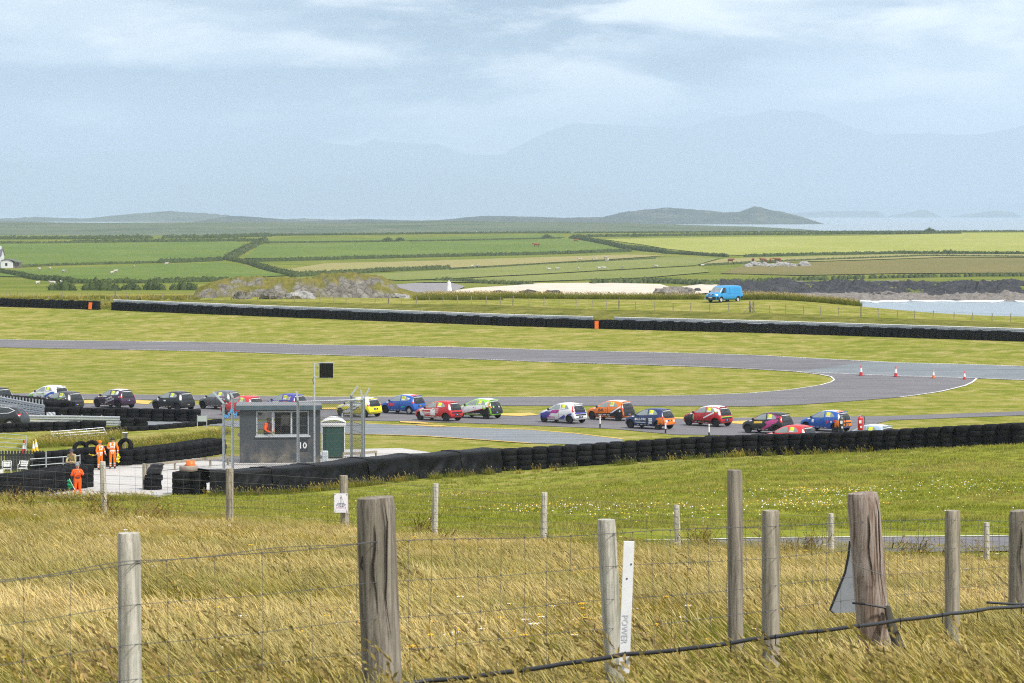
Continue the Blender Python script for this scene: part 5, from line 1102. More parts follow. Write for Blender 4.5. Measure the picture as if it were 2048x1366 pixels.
    m.add([hc + Vector(p) for p in ((-.014, -.088, -.015), (.014, -.088, -.015), (0, -.122, -.02), (0, -.092, .03))], [(0, 2, 1), (0, 3, 2), (1, 2, 3)], 1)          # nose
    for sg in (-1, 1):
        vv, ff = sph(hc + Vector((sg * .088, .005, .0)), .026, 6, (.5, 1, 1.3)); m.add(vv, ff, 1)
        vv, ff = sph(hc + Vector((sg * .032, -.083, .022)), .012, 5); m.add(vv, ff, 2)
    m.box(hc + Vector((0, -.085, -.055)), (.05, .012, .01), mi=2)
    o = empty('person', loc, rz); tag(o, label, 'person'); o.scale = (h, h, h)
    m.build('body', [suit, MSKIN, MBOOT, MBAND, trousers or MBOOT], o, True)
    if hat:
        hm = MB(); prof = [(.112, -.01), (.118, .03), (.108, .075), (.075, .115), (.03, .13), (0, .132)]; hm.lathe(prof, 16, hc + Vector((0, .008, .02)))
        if hat[1] == 'cap': hm.add([hc + Vector(p) for p in ((-.09, -.08, .02), (.09, -.08, .02), (.06, -.19, .005), (-.06, -.19, .005), (-.09, -.08, .03), (.09, -.08, .03), (.06, -.19, .015), (-.06, -.19, .015))], [(0, 1, 2, 3), (4, 7, 6, 5), (0, 4, 5, 1), (3, 2, 6, 7), (1, 5, 6, 2), (0, 3, 7, 4)])
        if hat[1] == 'hair': hm.v = [(x, y + .012, z - (.05 if y > hc.y else -.02)) for x, y, z in hm.v]
        hm.build(hat[2], hat[0], o, True)
    return o
def on_yard(px, py): p = G(px, py, 140, 240); p.z += .032; return p
A = person(on_yard(200, 941), R(52), 'marshal in orange overalls and beanie holding a folded yellow flag', {'L': ((.27, -.10, 1.18), (.22, -.24, 1.0)), 'R': ((-.28, .02, 1.16), (-.26, -.10, .93))}, hat=(MSUIT, 'beanie', 'beanie'), h=.97)
B = person(on_yard(225, 938.5), R(8), 'taller marshal in orange overalls and black hat with hands at his chest', {'L': ((.31, -.04, 1.17), (.29, -.10, .92)), 'R': ((-.29, -.06, 1.18), (-.08, -.24, 1.17))}, hat=(MBLK, 'beanie', 'beanie'), h=1.03)
Cp = person(on_yard(155, 999), R(15), 'grey-haired marshal in red-orange overalls with a green flag and hand at his chin', {'L': ((.29, -.14, 1.22), (.08, -.27, 1.36)), 'R': ((-.31, -.02, 1.17), (-.16, -.24, 1.30))}, suit=MSUITR, bands=False, build=1.18, hat=(MHAIR, 'hair', 'hair'), h=.98)
MB().lathe([(.205, 1.035), (.21, 1.05), (.21, 1.085), (.2, 1.1)], 20).build('belt', MBOOT, Cp, True).scale = (1, .78, 1)
Lm = person(on_yard(146, 962), R(-8), 'man in a patterned jacket and dark cap leaning on the metal rail', {'L': ((.26, -.42, 1.05), (.05, -.5, 1.09)), 'R': ((-.26, -.42, 1.05), (-.05, -.48, 1.05))}, suit=MJKT, bands=False, lean=.26, hat=(plain('dark_cap_cloth', (.07, .07, .08), .8), 'cap', 'cap'), trousers=MJEAN)
Hm = person(hut.matrix_world @ Vector((0, 0, 0)), 0, 'marshal in an orange jacket and dark cap writing at the hut window', {'L': ((.27, -.22, 1.12), (.16, -.42, 1.02)), 'R': ((-.27, -.2, 1.12), (-.1, -.42, 1.0))}, suit=MSUITR, bands=False, lean=.14, build=1.3, hat=(MBOOT, 'cap', 'cap'), trousers=MBOOT)
Hm.location = (hx0 + 1.62, HD + .42, SEA - 15 + .86); Hm.rotation_euler = (0, 0, R(38)); Hm.scale = (1.08, 1.08, 1.04)
def flag(p0, p1, cloth, mat, label, name='flag'):
    r = empty(name, p0); tag(r, label, 'flag', 'marshals\' flags'); MB().tube([(0, 0, 0), p1 - p0], .014, 6).build('pole', MWHT, r)
    m = MB(); nx, ny = 8, 6; vs = [Vector(cloth[0]).lerp(Vector(cloth[1]), i / nx).lerp(Vector(cloth[3]).lerp(Vector(cloth[2]), i / nx), j / ny) + Vector((.03 * math.sin(i * 1.3 + j), .05 * math.sin(i * 1.7 + j * .8), .02 * math.sin(i + 2 * j))) for j in range(ny + 1) for i in range(nx + 1)]
    m.add(vs, [(j * (nx + 1) + i, j * (nx + 1) + i + 1, (j + 1) * (nx + 1) + i + 1, (j + 1) * (nx + 1) + i) for j in range(ny) for i in range(nx)]); o = m.build('cloth', mat, r, True); o.modifiers.new('t', 'SOLIDIFY').thickness = .006
MFY = plain('yellow_flag', (.85, .62, .01), .7); MFGN = plain('green_flag', (.01, .30, .10), .7)
c0 = A.location; flag(c0 + Vector((-.30, -.10, .86)), c0 + Vector((-.05, -.16, .95)), [(-.02, 0, 0), (.12, 0, .05), (-.14, -.05, -.02), (-.34, -.05, .10)], MFY, 'small folded yellow flag held by the marshal in the beanie')
c0 = B.location; flag(c0 + Vector((.34, -.16, .94)), c0 + Vector((.22, -.12, .45)), [(.0, 0, -.02), (-.12, 0, -.5), (.06, .05, -.6), (.14, .05, -.2)], MFY, 'yellow flag hanging from the taller marshal\'s hand')
c0 = Cp.location; flag(c0 + Vector((-.36, -.30, 1.02)), c0 + Vector((.02, -.34, .30)), [(-.0, 0, 0), (.22, 0, -.42), (-.04, .02, -.5), (-.10, .02, -.1)], MFGN, 'rolled green flag on a white stick held by the grey-haired marshal')
# ------------------------------------------------------------------ near stock fence
def post(name, px, ytop, D, dia, mat, parent, o0, lean=0.0, square=False, hb_=.35, taper=1.0, ytilt=0.0):
    t = at(px, ytop, D); g = gd(px, D); h = t.z - g.z + hb_; n = 14; prof = []
    m = MB(); zs = [0, .12, .3, .5, .7, .85, .97, 1.0]
    for j, s in enumerate(zs):
        for k in range(n):
            q = 2 * math.pi * k / n; r = dia / 2 * (taper + (1 - taper) * s) * (1 + .035 * mnoise.noise((math.cos(q) * 1.4, math.sin(q) * 1.4, s * 3 + px)))
            if square: r *= 1 / max(abs(math.cos(q)), abs(math.sin(q))) * .93 if True else 1
            if s == 1.0: r *= .93
            m.v.append((r * math.cos(q) + lean * s * h, r * math.sin(q), s * h - hb_ + (ytilt * math.cos(q) if s > .9 else 0)))
    m.f = [(j * n + k, j * n + (k + 1) % n, (j + 1) * n + (k + 1) % n, (j + 1) * n + k) for j in range(len(zs) - 1) for k in range(n)] + [tuple((len(zs) - 1) * n + k for k in range(n))]; m.m = [0] * len(m.f)
    o = m.build(name, mat, parent, 'auto'); o.location = g - o0; return o, g, h
NF = empty('stock_fence', gd(750, 14.4)); tag(NF, 'near wire stock fence with round wooden posts in the tall dry grass', 'fence'); no = NF.location.copy()
npst = [(255, 1066, 12.8, .100, MW4, 'post'), (750, 995, 14.4, .187, MW2, 'strainer_post'), (1213, 1039, 15.6, .098, MW4, 'post'), (1543, 1021, 16.8, .100, MW1, 'post'), (1727, 986, 17.9, .192, MW3, 'strainer_post'), (1908, 1021, 20.2, .105, MW1, 'post'), (2046, 1021, 23.0, .19, MW2, 'strainer_post')]
for px, yt, D, dia, mt, nm in npst:
    ln = {750: .033, 1213: .055, 1727: .085, 255: .004}.get(px, .004); px_ = px
    o, g, h = post(nm, px, yt, D, dia, mt, NF, no, lean=-ln, taper=1.05 if dia > .15 else 1.03, ytilt=.006 if dia > .15 else 0, square=False); o.location.x += ln * h
    if dia > .15:   # drying cracks and a knot
        m = MB()
        for k in range(3 if px == 750 else 2):
            x = (.32 - .5 * k) * dia * .6; pts = [Vector((x * (1 + .1 * math.sin(i * 2 + k)) - ln * z + .008 * math.sin(i + k), -math.sqrt(max(0, (dia / 2 * 1.02) ** 2 - x * x)) - .004, z)) for i, z in enumerate(np.linspace(h - .37 - k * .1, h - 1.0 + .1 * k, 8))]
            m.tube(pts, [.001, .004, .0055, .005, .004, .003, .002, .001], 5)
        m.build('drying_crack', plain('crack_dark', (.03, .022, .016), .9), o)
wy = {-300: (1205, 1292, 1372, 1440), 255: (1129, 1213, 1292, 1360), 750: (1085, 1167, 1240, 1304), 1213: (1068, 1135, 1201, 1258), 1543: (1051, 1115, 1172, 1222), 1727: (1044, 1100, 1153, 1196), 1908: (1040, 1095, 1139, 1176), 2046: (1041, 1090, 1130, 1166), 2200: (1042, 1088, 1124, 1158)}
wpx = sorted(wy); wD = {-300: 10.9, 2200: 26.5}; wD.update({p[0]: p[2] for p in npst})
def wpt(px, lv, dy=0): 
    D = float(np.interp(px, wpx, [wD[k] for k in wpx])) - .10 * (1 if True else 0); return at(px, float(np.interp(px, wpx, [wy[k][lv] for k in wpx])) + dy, D)
for lv in range(4):
    xs_ = np.arange(-300, 2200, 12); MB().tube([wpt(x, lv, 2.0 * math.sin(x * .013 + lv) + .6 * math.sin(x * .31)) - no for x in xs_], .0019 if lv == 0 else .0014, 5).build('line_wire', MWIRE, NF)
MB().tube([wpt(x, 0, -4 + 3 * math.sin(x * .02)) - no for x in np.arange(-300, 760, 12)], .0018, 5).build('line_wire', MWIRE, NF)
stays = list(np.arange(-240, 740, 95.5)) + list(np.arange(770, 1200, 46.5)) + list(np.arange(1228, 1530, 37.5)) + list(np.arange(1560, 1690, 31)) + list(np.arange(1768, 2190, 13.5))
KN = MB().lathe([(0, -.007), (.0055, 0), (0, .007)], 6).mesh('wire_knot', MWIRE, True)
for x in stays:
    j = random.uniform(-2, 2); pts = [wpt(x + j * k + random.uniform(-2, 2) * (k > 0), k) for k in range(4)]; e = pts[3] + (pts[3] - pts[2]) * .9
    MB().tube([p - no for p in pts + [e]], .00105, 4).build('stay_wire', MWIRE, NF)
    if x < 1720:
        for p in pts:
            kn = link('wire_knot', KN, NF); kn.location = p - no
# lone post behind, white stake, black pipe, triangle sign
o, g, h = post('fence_post', 1476, 940, 19.2, .098, MW2, None, Vector((0, 0, 0)), lean=-.01); tag(o, 'tall slim weathered post standing alone behind the near fence', 'post')
MSTK = plain('white_stake_paint', (.80, .80, .79), .5, 0, .3, .08, 12)
st = empty('marker_stake', gd(1250, 15.2)); tag(st, 'white painted wooden stake with faint vertical lettering leaning by a post', 'stake')
tp = at(1258, 1083, 15.2) - st.location; bt = at(1248, 1345, 15.2) - st.location; ax = (tp - bt).normalized(); xa = Vector((0, 1, 0)).cross(ax).normalized(); ya = ax.cross(xa); q = Matrix((xa, ya, ax)).transposed()
MB().box((tp + bt) / 2, (.054, .03, (tp - bt).length), q).build('stake', MSTK, st)
rx = Vector((1, 0, 0)); v, f = text_mesh('POWER', .045, False)
m = MB(); c = tp.lerp(bt, .665) + Vector((-.007, -.0175, 0)); m.add([c + (-ax) * p[0] * .95 + rx * p[1] for p in v], f); m.build('lettering', plain('faded_ink', (.52, .53, .55), .8), st, False, False)
for s, dx in ((.28, -.004), (.17, .015)): MB().tube([tp.lerp(bt, s) + Vector((dx, -.012, 0)), tp.lerp(bt, s) + Vector((dx, -.0175, 0))], .0045, 8).build('nail_hole', MBLK, st)
pp = [(700, 1378, 14.0), (860, 1362, 14.2), (1000, 1345, 14.5), (1130, 1327, 14.8), (1250, 1309, 15.1), (1380, 1296, 15.6), (1500, 1279, 16.1), (1600, 1266, 16.5), (1700, 1253, 16.9), (1800, 1240, 17.5), (1900, 1228, 18.2), (1980, 1216, 19.2), (2100, 1208, 20.5), (2250, 1198, 22)]
pts = [at(*p) + Vector((0, 0, .002 * math.sin(i * 2.1))) for i, p in enumerate(pp)]; fine_ = []
for a, b in zip(pts, pts[1:]): fine_ += [a.lerp(b, k / 6) + Vector((0, 0, -.004 * math.sin(math.pi * k / 6))) for k in range(6)]
pipe = empty('water_pipe', fine_[0]); tag(pipe, 'black plastic pipe tied along the foot of the near fence', 'pipe')
MB().tube([p - fine_[0] for p in fine_], .0115, 10).build('pipe_run', MBLK, pipe, True)
for k in range(14, len(fine_) - 2, 5):
    a = fine_[k] - fine_[0]; MB().tube([a + Vector((0, -.016, .016)), a + Vector((.002, -.02, 0)), a + Vector((0, -.012, -.03)), a + Vector((.004, 0, -.05))], .003, 5).build('cable_tie', MBLK, pipe)
MB().tube([at(1975, 1205, 20) - fine_[0], at(2040, 1209, 20.6) - fine_[0], at(2120, 1203, 21) - fine_[0]], .009, 7).build('pipe_spur', MBLK, pipe)
# grey back of a triangular road sign
ts = empty('road_sign', gd(1715, 18.3)); tag(ts, 'grey back of a triangular road sign propped behind the brown strainer post', 'road sign')
tri = [(1700, 1082), (1697, 1110), (1690, 1145), (1666, 1205), (1660, 1220), (1668, 1226), (1700, 1225), (1775, 1222), (1780, 1214), (1770, 1190), (1745, 1120), (1722, 1070), (1708, 1066)]
tri = [at(x, y, 18.25) - ts.location for x, y in tri]; MB().prism(tri, (0, 1, 0), .012).build('sign_plate', plain('sign_back_grey', (.36, .385, .41), .45, .3, .4, .12, 12), ts)
MB().tube(tri[:6], .008, 6).build('sign_rim', MBLK, ts)
MB().tube([at(1703, 1123, 17.77), at(1712, 1131, 17.75), at(1765, 1150, 17.76)], .0025, 5).build('tie_wire', MWIRE, NF).location = -no
MB().tube([at(1705, 1206, 17.78), at(1730, 1208, 17.74), at(1772, 1216, 17.78)], .007, 6).build('rope_band', MBLK, NF).location = -no
MB().tube([at(1775, 1215, 17.8), at(1782, 1250, 17.7), at(1800, 1300, 17.6)], [.02, .03, .035], 8).build('brace_block', plain('dark_damp_wood', (.05, .045, .03), .9), NF).location = -no
# ------------------------------------------------------------------ second fence lower down
SF = empty('stock_fence', gd(868, 60)); tag(SF, 'second wire stock fence with thin grey posts below the dry field', 'fence'); so_ = SF.location.copy()
sp2 = [(-60, 905, 61, .11), (207, 923, 61, .125), (458, 937, 60.5, .155), (690, 951, 60, .17), (868, 967, 60, .12), (1086, 985, 59.5, .13), (1358, 1010, 59, .115), (1665, 1027, 58.5, .115), (1977, 1045, 58, .12), (2230, 1060, 58, .12)]
for px, yt, D, dia in sp2: post('post', px, yt, D, dia, MW4 if dia < .14 else MW1, SF, so_, lean=random.uniform(-.03, .03), hb_=.3)
def w2(px, s): 
    D = float(np.interp(px, [p[0] for p in sp2], [p[2] for p in sp2])); t = at(px, float(np.interp(px, [p[0] for p in sp2], [p[1] for p in sp2])) + 8, D - .07); g = gd(px, D - .07); return t.lerp(g, s)
for s in (0, .18, .34, .5, .64, .78): MB().tube([w2(x, s) - so_ for x in np.arange(-60, 2230, 28)], .0028, 4).build('line_wire', MWIRE, SF)
for x in np.arange(-50, 2230, 32): MB().tube([w2(x, 0) - so_, w2(x, .85) - so_], .002, 4).build('stay_wire', MWIRE, SF)
# warning sign
ws = empty('warning_sign', gd(682, 59.8)); tag(ws, 'white warning notice with an exclamation mark on a fence post', 'sign'); c = at(682, 1006, 59.86) - ws.location
MB().box(c, (.27, .008, .385)).build('plate', plain('sign_white', (.80, .80, .83), .4, 0, .4, .05), ws); MPKC = plain('faded_pink_ink', (.72, .42, .60), .7); MNV = plain('navy_ink', (.03, .05, .09), .7)
e = Vector((0, -.0065, 0)); tr = [c + Vector(p) + e for p in ((-.115, 0, -.155), (.115, 0, -.155), (0, 0, .175))]
MB().tube(tr + [tr[0]], .0022, 4).build('triangle_outline', MPKC, ws)
MB().add([c + e + Vector(p) for p in ((-.010, 0, .125), (.010, 0, .125), (.005, 0, .045), (-.005, 0, .045))], [(0, 3, 2, 1)]).build('exclamation_mark', MNV, ws); m = MB(); m.add([c + e + Vector((.011 * math.cos(a), 0, .022 + .011 * math.sin(a))) for a in np.linspace(0, 2 * math.pi, 13)[:-1]], [tuple(range(12))]); m.build('exclamation_mark', MNV, ws)
for k, (s, mt) in enumerate((('WARNING', MNV), ('MOTOR SPORT', MNV), ('CAN BE', MNV), ('DANGEROUS', MPKC))): flat_text('lettering', s, .030 if k < 3 else .034, mt, ws, c + e + Vector((0, 0, -.012 - k * .028)), bold=True)
for dx, dz in ((-.118, .175), (.118, .17), (.118, -.175), (-.118, -.175)): m = MB().lathe([(0, -.006), (.010, -.004), (.010, .004), (0, .006)], 8, c + Vector((dx, -.006, dz)), axis='Y'); m.build('bolt', MBLK if dx > 0 or dz > 0 else MGALV, ws)

# ------------------------------------------------------------------ grass and flowers (instanced stuff)
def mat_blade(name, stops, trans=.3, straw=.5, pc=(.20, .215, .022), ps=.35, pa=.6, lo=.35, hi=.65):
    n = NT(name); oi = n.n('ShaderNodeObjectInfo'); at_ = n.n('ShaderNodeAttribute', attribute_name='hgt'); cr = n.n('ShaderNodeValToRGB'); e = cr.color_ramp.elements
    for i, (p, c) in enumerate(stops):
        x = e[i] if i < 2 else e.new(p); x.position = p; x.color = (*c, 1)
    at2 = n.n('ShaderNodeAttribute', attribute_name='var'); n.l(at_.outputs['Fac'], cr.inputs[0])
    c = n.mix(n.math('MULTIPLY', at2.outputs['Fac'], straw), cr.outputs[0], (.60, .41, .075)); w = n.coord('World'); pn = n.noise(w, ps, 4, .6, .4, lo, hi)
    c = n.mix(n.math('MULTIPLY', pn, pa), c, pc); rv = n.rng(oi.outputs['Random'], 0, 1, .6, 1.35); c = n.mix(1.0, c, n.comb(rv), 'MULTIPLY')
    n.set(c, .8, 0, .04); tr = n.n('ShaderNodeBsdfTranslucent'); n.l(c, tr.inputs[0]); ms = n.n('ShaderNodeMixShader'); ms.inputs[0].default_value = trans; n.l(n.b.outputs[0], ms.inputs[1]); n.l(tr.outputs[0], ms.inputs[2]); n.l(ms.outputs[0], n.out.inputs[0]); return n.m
def _comb(s, v):
    x = s.n('ShaderNodeCombineColor')
    for i in range(3): s.l(v, x.inputs[i])
    return x.outputs[0]
NT.comb = _comb
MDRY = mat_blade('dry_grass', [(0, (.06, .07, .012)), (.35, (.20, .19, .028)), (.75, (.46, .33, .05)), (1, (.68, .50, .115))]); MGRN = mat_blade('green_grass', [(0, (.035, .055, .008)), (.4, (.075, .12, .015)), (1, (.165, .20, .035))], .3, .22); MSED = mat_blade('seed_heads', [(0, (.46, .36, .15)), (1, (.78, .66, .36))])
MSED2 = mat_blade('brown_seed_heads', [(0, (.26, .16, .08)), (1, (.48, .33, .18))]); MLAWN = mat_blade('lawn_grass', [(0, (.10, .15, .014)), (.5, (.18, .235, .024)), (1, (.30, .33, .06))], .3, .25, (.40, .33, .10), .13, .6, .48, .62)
def tuft(name, nb, h, spread, mats, heads=0, lean=(-.35, 0), w=.004, seed=0, hvar=.35, headlen=.09, headw=.012, spike=False):
    r = np.random.default_rng(seed); V_ = []; F_ = []; H_ = []; VA = []; MI = []
    def strip(pts, ws, va, mi, hs, nrm):
        b = len(V_)
        for p, w_, hh in zip(pts, ws, hs): V_.extend([p - nrm * w_, p + nrm * w_]); H_.extend([hh, hh]); VA.extend([va, va])
        for i in range(len(pts) - 1): F_.append((b + 2 * i, b + 2 * i + 1, b + 2 * i + 3, b + 2 * i + 2)); MI.append(mi)
    for k in range(nb):
        a = r.uniform(0, 2 * np.pi); rad = spread * np.sqrt(r.uniform()); base = np.array([rad * np.cos(a), rad * np.sin(a), -.02]); hh = h * (1 + hvar * r.normal() * .6); hh = max(hh, h * .3)
        d = np.array([lean[0] * .75 + r.normal() * .36, lean[1] + r.normal() * .36, 0]) * hh; th = r.uniform(0, np.pi); nrm = np.array([np.cos(th), np.sin(th) * .6, 0]); va = r.uniform()
        ts_ = (0, .45, .8, 1.0); pts = [base + np.array([0, 0, hh * t * (1 - .12 * t)]) + d * t ** 1.8 for t in ts_]; strip(pts, (w, w * .85, w * .5, w * .1), va, 0, [t * min(1, hh / h) for t in ts_], nrm)
    for k in range(heads):
        a = r.uniform(0, 2 * np.pi); rad = spread * np.sqrt(r.uniform()); base = np.array([rad * np.cos(a), rad * np.sin(a), -.02]); hh = h * r.uniform(1.15, 1.55); d = np.array([lean[0] * 1.1 + r.normal() * .12, lean[1] + r.normal() * .15, 0]) * hh; va = r.uniform(); nrm = np.array([1, 0, .15])
        ts_ = (0, .5, .82, 1.0); P_ = lambda t: base + np.array([0, 0, hh * t * (1 - .10 * t)]) + d * t ** 1.7; strip([P_(t) for t in ts_], (w * .4, w * .35, w * .3, w * .3), va, 0, (.2, .5, .8, .9), nrm)
        L = headlen / hh; tt = (1 - L * .2, 1 + L * .15, 1 + L * .5, 1 + L)
        if spike:
            for q in range(9):
                t0 = tt[0] + (tt[3] - tt[0]) * q / 9; p0 = P_(t0); ax = P_(t0 + .05) - p0; ax /= np.linalg.norm(ax); sd = r.normal(size=3) * .5; dd = ax + sd * .7; dd /= np.linalg.norm(dd); l_ = headlen * r.uniform(.22, .42) * (1.2 - q / 12); n2 = np.cross(dd, r.normal(size=3)); n2 /= np.linalg.norm(n2); strip([p0, p0 + dd * l_ * .5, p0 + dd * l_], (headw * .2, headw * .7, headw * .1), va, 1, (.3, .6, 1), n2)
            continue
        for nn in (np.array([1, 0, .3]), np.array([0, 1, .3])): strip([P_(t) for t in tt], (headw * .3, headw, headw * .8, headw * .1), va, 1, (.3, .6, .8, 1), nn)
    me = np_mesh(name, np.array(V_), np.array(F_), mats, False, MI)
    for nm, arr in (('hgt', H_), ('var', VA)):
        at_ = me.attributes.new(nm, 'FLOAT', 'POINT'); at_.data.foreach_set('value', np.array(arr, np.float32))
    return bpy.data.objects.new(name, me)          # kept out of the scene: only instanced
def scatter(name, protos_, pts, scl, rot, label, cat, cats=None):
    """one stuff object: points that carry instances of the prototypes"""
    me = bpy.data.meshes.new(name); me.vertices.add(len(pts)); me.vertices.foreach_set('co', np.asarray(pts, np.float32).ravel())
    for nm, arr, ty in (('scl', scl, 'FLOAT'), ('rotz', rot, 'FLOAT'), ('pick', cats if cats is not None else rng.integers(0, len(protos_), len(pts)), 'INT')):
        a = me.attributes.new(nm, ty, 'POINT'); a.data.foreach_set('value', np.asarray(arr, np.float32 if ty == 'FLOAT' else np.int32))
    o = link(name, me); ng = bpy.data.node_groups.new(name, 'GeometryNodeTree'); ng.interface.new_socket('Geometry', in_out='INPUT', socket_type='NodeSocketGeometry'); ng.interface.new_socket('Geometry', in_out='OUTPUT', socket_type='NodeSocketGeometry')
    N = ng.nodes.new; gi, go = N('NodeGroupInput'), N('NodeGroupOutput'); gg = N('GeometryNodeGeometryToInstance'); jn = N('GeometryNodeJoinGeometry')
    for p in protos_[::-1]:
        x = N('GeometryNodeObjectInfo'); x.inputs['Object'].default_value = p; x.inputs['As Instance'].default_value = True; ng.links.new(x.outputs['Geometry'], jn.inputs[0])
    ip = N('GeometryNodeInstanceOnPoints'); ip.inputs['Pick Instance'].default_value = True
    def attr(nm, ty): x = N('GeometryNodeInputNamedAttribute'); x.data_type = ty; x.inputs[0].default_value = nm; return x.outputs[0]
    cx = N('ShaderNodeCombineXYZ'); ng.links.new(attr('rotz', 'FLOAT'), cx.inputs[2])
    ng.links.new(gi.outputs[0], ip.inputs['Points']); ng.links.new(jn.outputs[0], ip.inputs['Instance']); ng.links.new(attr('pick', 'INT'), ip.inputs['Instance Index']); ng.links.new(cx.outputs[0], ip.inputs['Rotation']); ng.links.new(attr('scl', 'FLOAT'), ip.inputs['Scale']); ng.links.new(ip.outputs[0], go.inputs[0])
    md = o.modifiers.new('scatter', 'NODES'); md.node_group = ng; return tag(o, label, cat, kind='stuff')
def wedge(n, d0, d1, px0=-260, px1=2310, bias=1.0):
    """n random ground points between two distances inside the seen wedge"""
    D = d0 + (d1 - d0) * rng.uniform(0, 1, n) ** bias; px = rng.uniform(px0, px1, n); X = (px - 1024) / FPX * D; return np.column_stack([X, D, Z(X, D)])
def vn(x, y, s, seed=0): return np.array([mnoise.noise((a * s, b * s, seed)) for a, b in zip(x, y)])
dryt = [tuft('dry_tuft', 34, .25, .15, [MDRY, MSED], 9, seed=k, w=.0021, headlen=.075, headw=.0038) for k in range(5)]; grnt = [tuft('green_tuft', 40, .24, .13, [MGRN, MSED], 2, seed=20 + k, w=.0027, headlen=.06, headw=.0035) for k in range(3)]; sedt = [tuft('seed_stem', 3, .34, .10, [MDRY, MSED2], 3, lean=(-.40, 0), seed=40 + k, headlen=.13, headw=.010, w=.0022, spike=True) for k in range(3)]
P1 = wedge(30000, 11.3, 63, bias=1.35)
k = P1[:, 1] < 63 - 2.0 * np.abs(np.sin(P1[:, 0] * .5)); P1 = P1[k]
gn = vn(P1[:, 0], P1[:, 1], .33, 3) + .5 * vn(P1[:, 0], P1[:, 1], 1.1, 8); near = np.clip((19.0 - P1[:, 1]) / 3.0, 0, 1) * (.35 + .65 * (np.abs(1024 + FPX * P1[:, 0] / P1[:, 1] - 800) > 420)); band = np.exp(-((P1[:, 1] - 58.8) / 1.6) ** 2)
isg = (gn + near * .95 + band * .38 - .14 + rng.normal(0, .12, len(P1))) > 0
pick = np.where(isg, 5 + rng.integers(0, 3, len(P1)), rng.integers(0, 5, len(P1)))
sc_ = (.78 + .3 * rng.uniform(size=len(P1))) * (1 + .010 * (P1[:, 1] - 12)) * np.where(isg, .95, 1) * (1 - .52 * np.clip((P1[:, 1] - 30) / 28, 0, 1))
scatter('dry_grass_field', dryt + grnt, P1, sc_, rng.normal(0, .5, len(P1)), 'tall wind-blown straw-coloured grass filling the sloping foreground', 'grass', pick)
P2 = np.concatenate([wedge(260, 11.2, 16.5, bias=1.1), wedge(70, 53, 60, -100, 380), wedge(60, 55, 61, 1250, 2048), wedge(160, 18, 50)]); scatter('seed_grass', sedt, P2, .7 + .5 * rng.uniform(size=len(P2)), rng.normal(0, .35, len(P2)), 'tall brown seed heads standing above the dry grass', 'grass')
MDOCK = mat_blade('dock_stems', [(0, (.09, .055, .03)), (1, (.17, .085, .045))], .1, .1)
dock = [tuft('dock_plant', 5, .30, .10, [MGRN, MDOCK], 5, lean=(-.12, 0), seed=70 + k, headlen=.30, headw=.012, w=.004, spike=True) for k in range(3)]
for b_ in dock: b_.data.materials[0] = MDOCK
PD = np.concatenate([wedge(26, 54, 60, 10, 360), wedge(10, 55, 58, 1370, 1430), wedge(12, 54, 58, 1530, 1640), wedge(14, 54, 58, 1780, 1900), wedge(8, 54, 58, 830, 900)])
scatter('dock_plants', dock, PD, .55 + .5 * rng.uniform(size=len(PD)), rng.uniform(0, 6, len(PD)), 'dark red-brown dock stems standing through the dry grass', 'weeds')
# mown bank between the second fence and the tyre wall
lawn = [tuft('lawn_tuft', 26, .075, .16, [MLAWN, MSED], 0, seed=60 + k, w=.005, lean=(-.2, 0)) for k in range(4)]
P3 = wedge(26000, 62, 172, -150, 2200, 1.25)
Dw = np.interp(1024 + FPX * P3[:, 0] / P3[:, 1], [-150, 300, 420, 620, 720, 985, 1350, 2048, 2200], [154, 157, 158, 162, 164, 174, 174, 174, 174]); px3 = 1024 + FPX * P3[:, 0] / P3[:, 1]
road = (px3 > 1230) & (P3[:, 1] > 67.5) & (P3[:, 1] < 74.5); k = (P3[:, 1] < Dw - .9) & ~road; P3 = P3[k]
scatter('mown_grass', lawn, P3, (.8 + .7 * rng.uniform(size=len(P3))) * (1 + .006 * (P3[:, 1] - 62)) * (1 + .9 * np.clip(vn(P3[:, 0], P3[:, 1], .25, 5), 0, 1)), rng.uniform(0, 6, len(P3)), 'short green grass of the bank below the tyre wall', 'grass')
# rough grass along fences, walls and far banks
rough = [tuft('rough_tuft', 34, .30, .28, [MGRN if k < 3 else MDRY, MSED], 4 if k > 1 else 1, seed=80 + k, w=.008, headw=.009, lean=(-.25, 0)) for k in range(4)]
def along(pts, n, wd, d0, d1): 
    g = [G(x, y, d0, d1) for x, y in pts]; t = rng.uniform(0, len(g) - 1.001, n); o = []
    for q in t:
        a, b = g[int(q)], g[int(q) + 1]; p = a.lerp(b, q - int(q)); x, y = p.x + rng.normal(0, .15), p.y + rng.uniform(*wd); o.append((x, y, Zf(x, y)))
    return np.array(o)
bank = [(x, fby(x)) for x in np.arange(-100, 2150, 60)]
P4 = np.concatenate([along(bank, 6500, (.9, 9), 285, 400), 
    along([(0, 597), (200, 598), (400, 598)], 900, (-3, 8), 350, 420), along([(420, 992), (560, 988), (690, 975), (815, 960), (985, 947), (1350, 920), (1700, 906), (2100, 888)], 260, (-1.0, -.55), 140, 200), along([(230, 905), (330, 893), (440, 878)], 500, (-1, 8), 150, 240), along([(60, 890), (140, 885), (230, 880)], 700, (-4, 6), 150, 240), along([(-60, 1003), (60, 1004), (200, 1003), (320, 1000)], 700, (-9, -1), 100, 200), along([(1480, 915), (1600, 909), (1740, 903)], 250, (1.6, 2.6), 150, 200)])
scatter('rough_grass', rough, P4, .55 + .75 * rng.uniform(size=len(P4)), rng.normal(0, .6, len(P4)), 'rough uncut grass along the barriers and banks', 'grass')
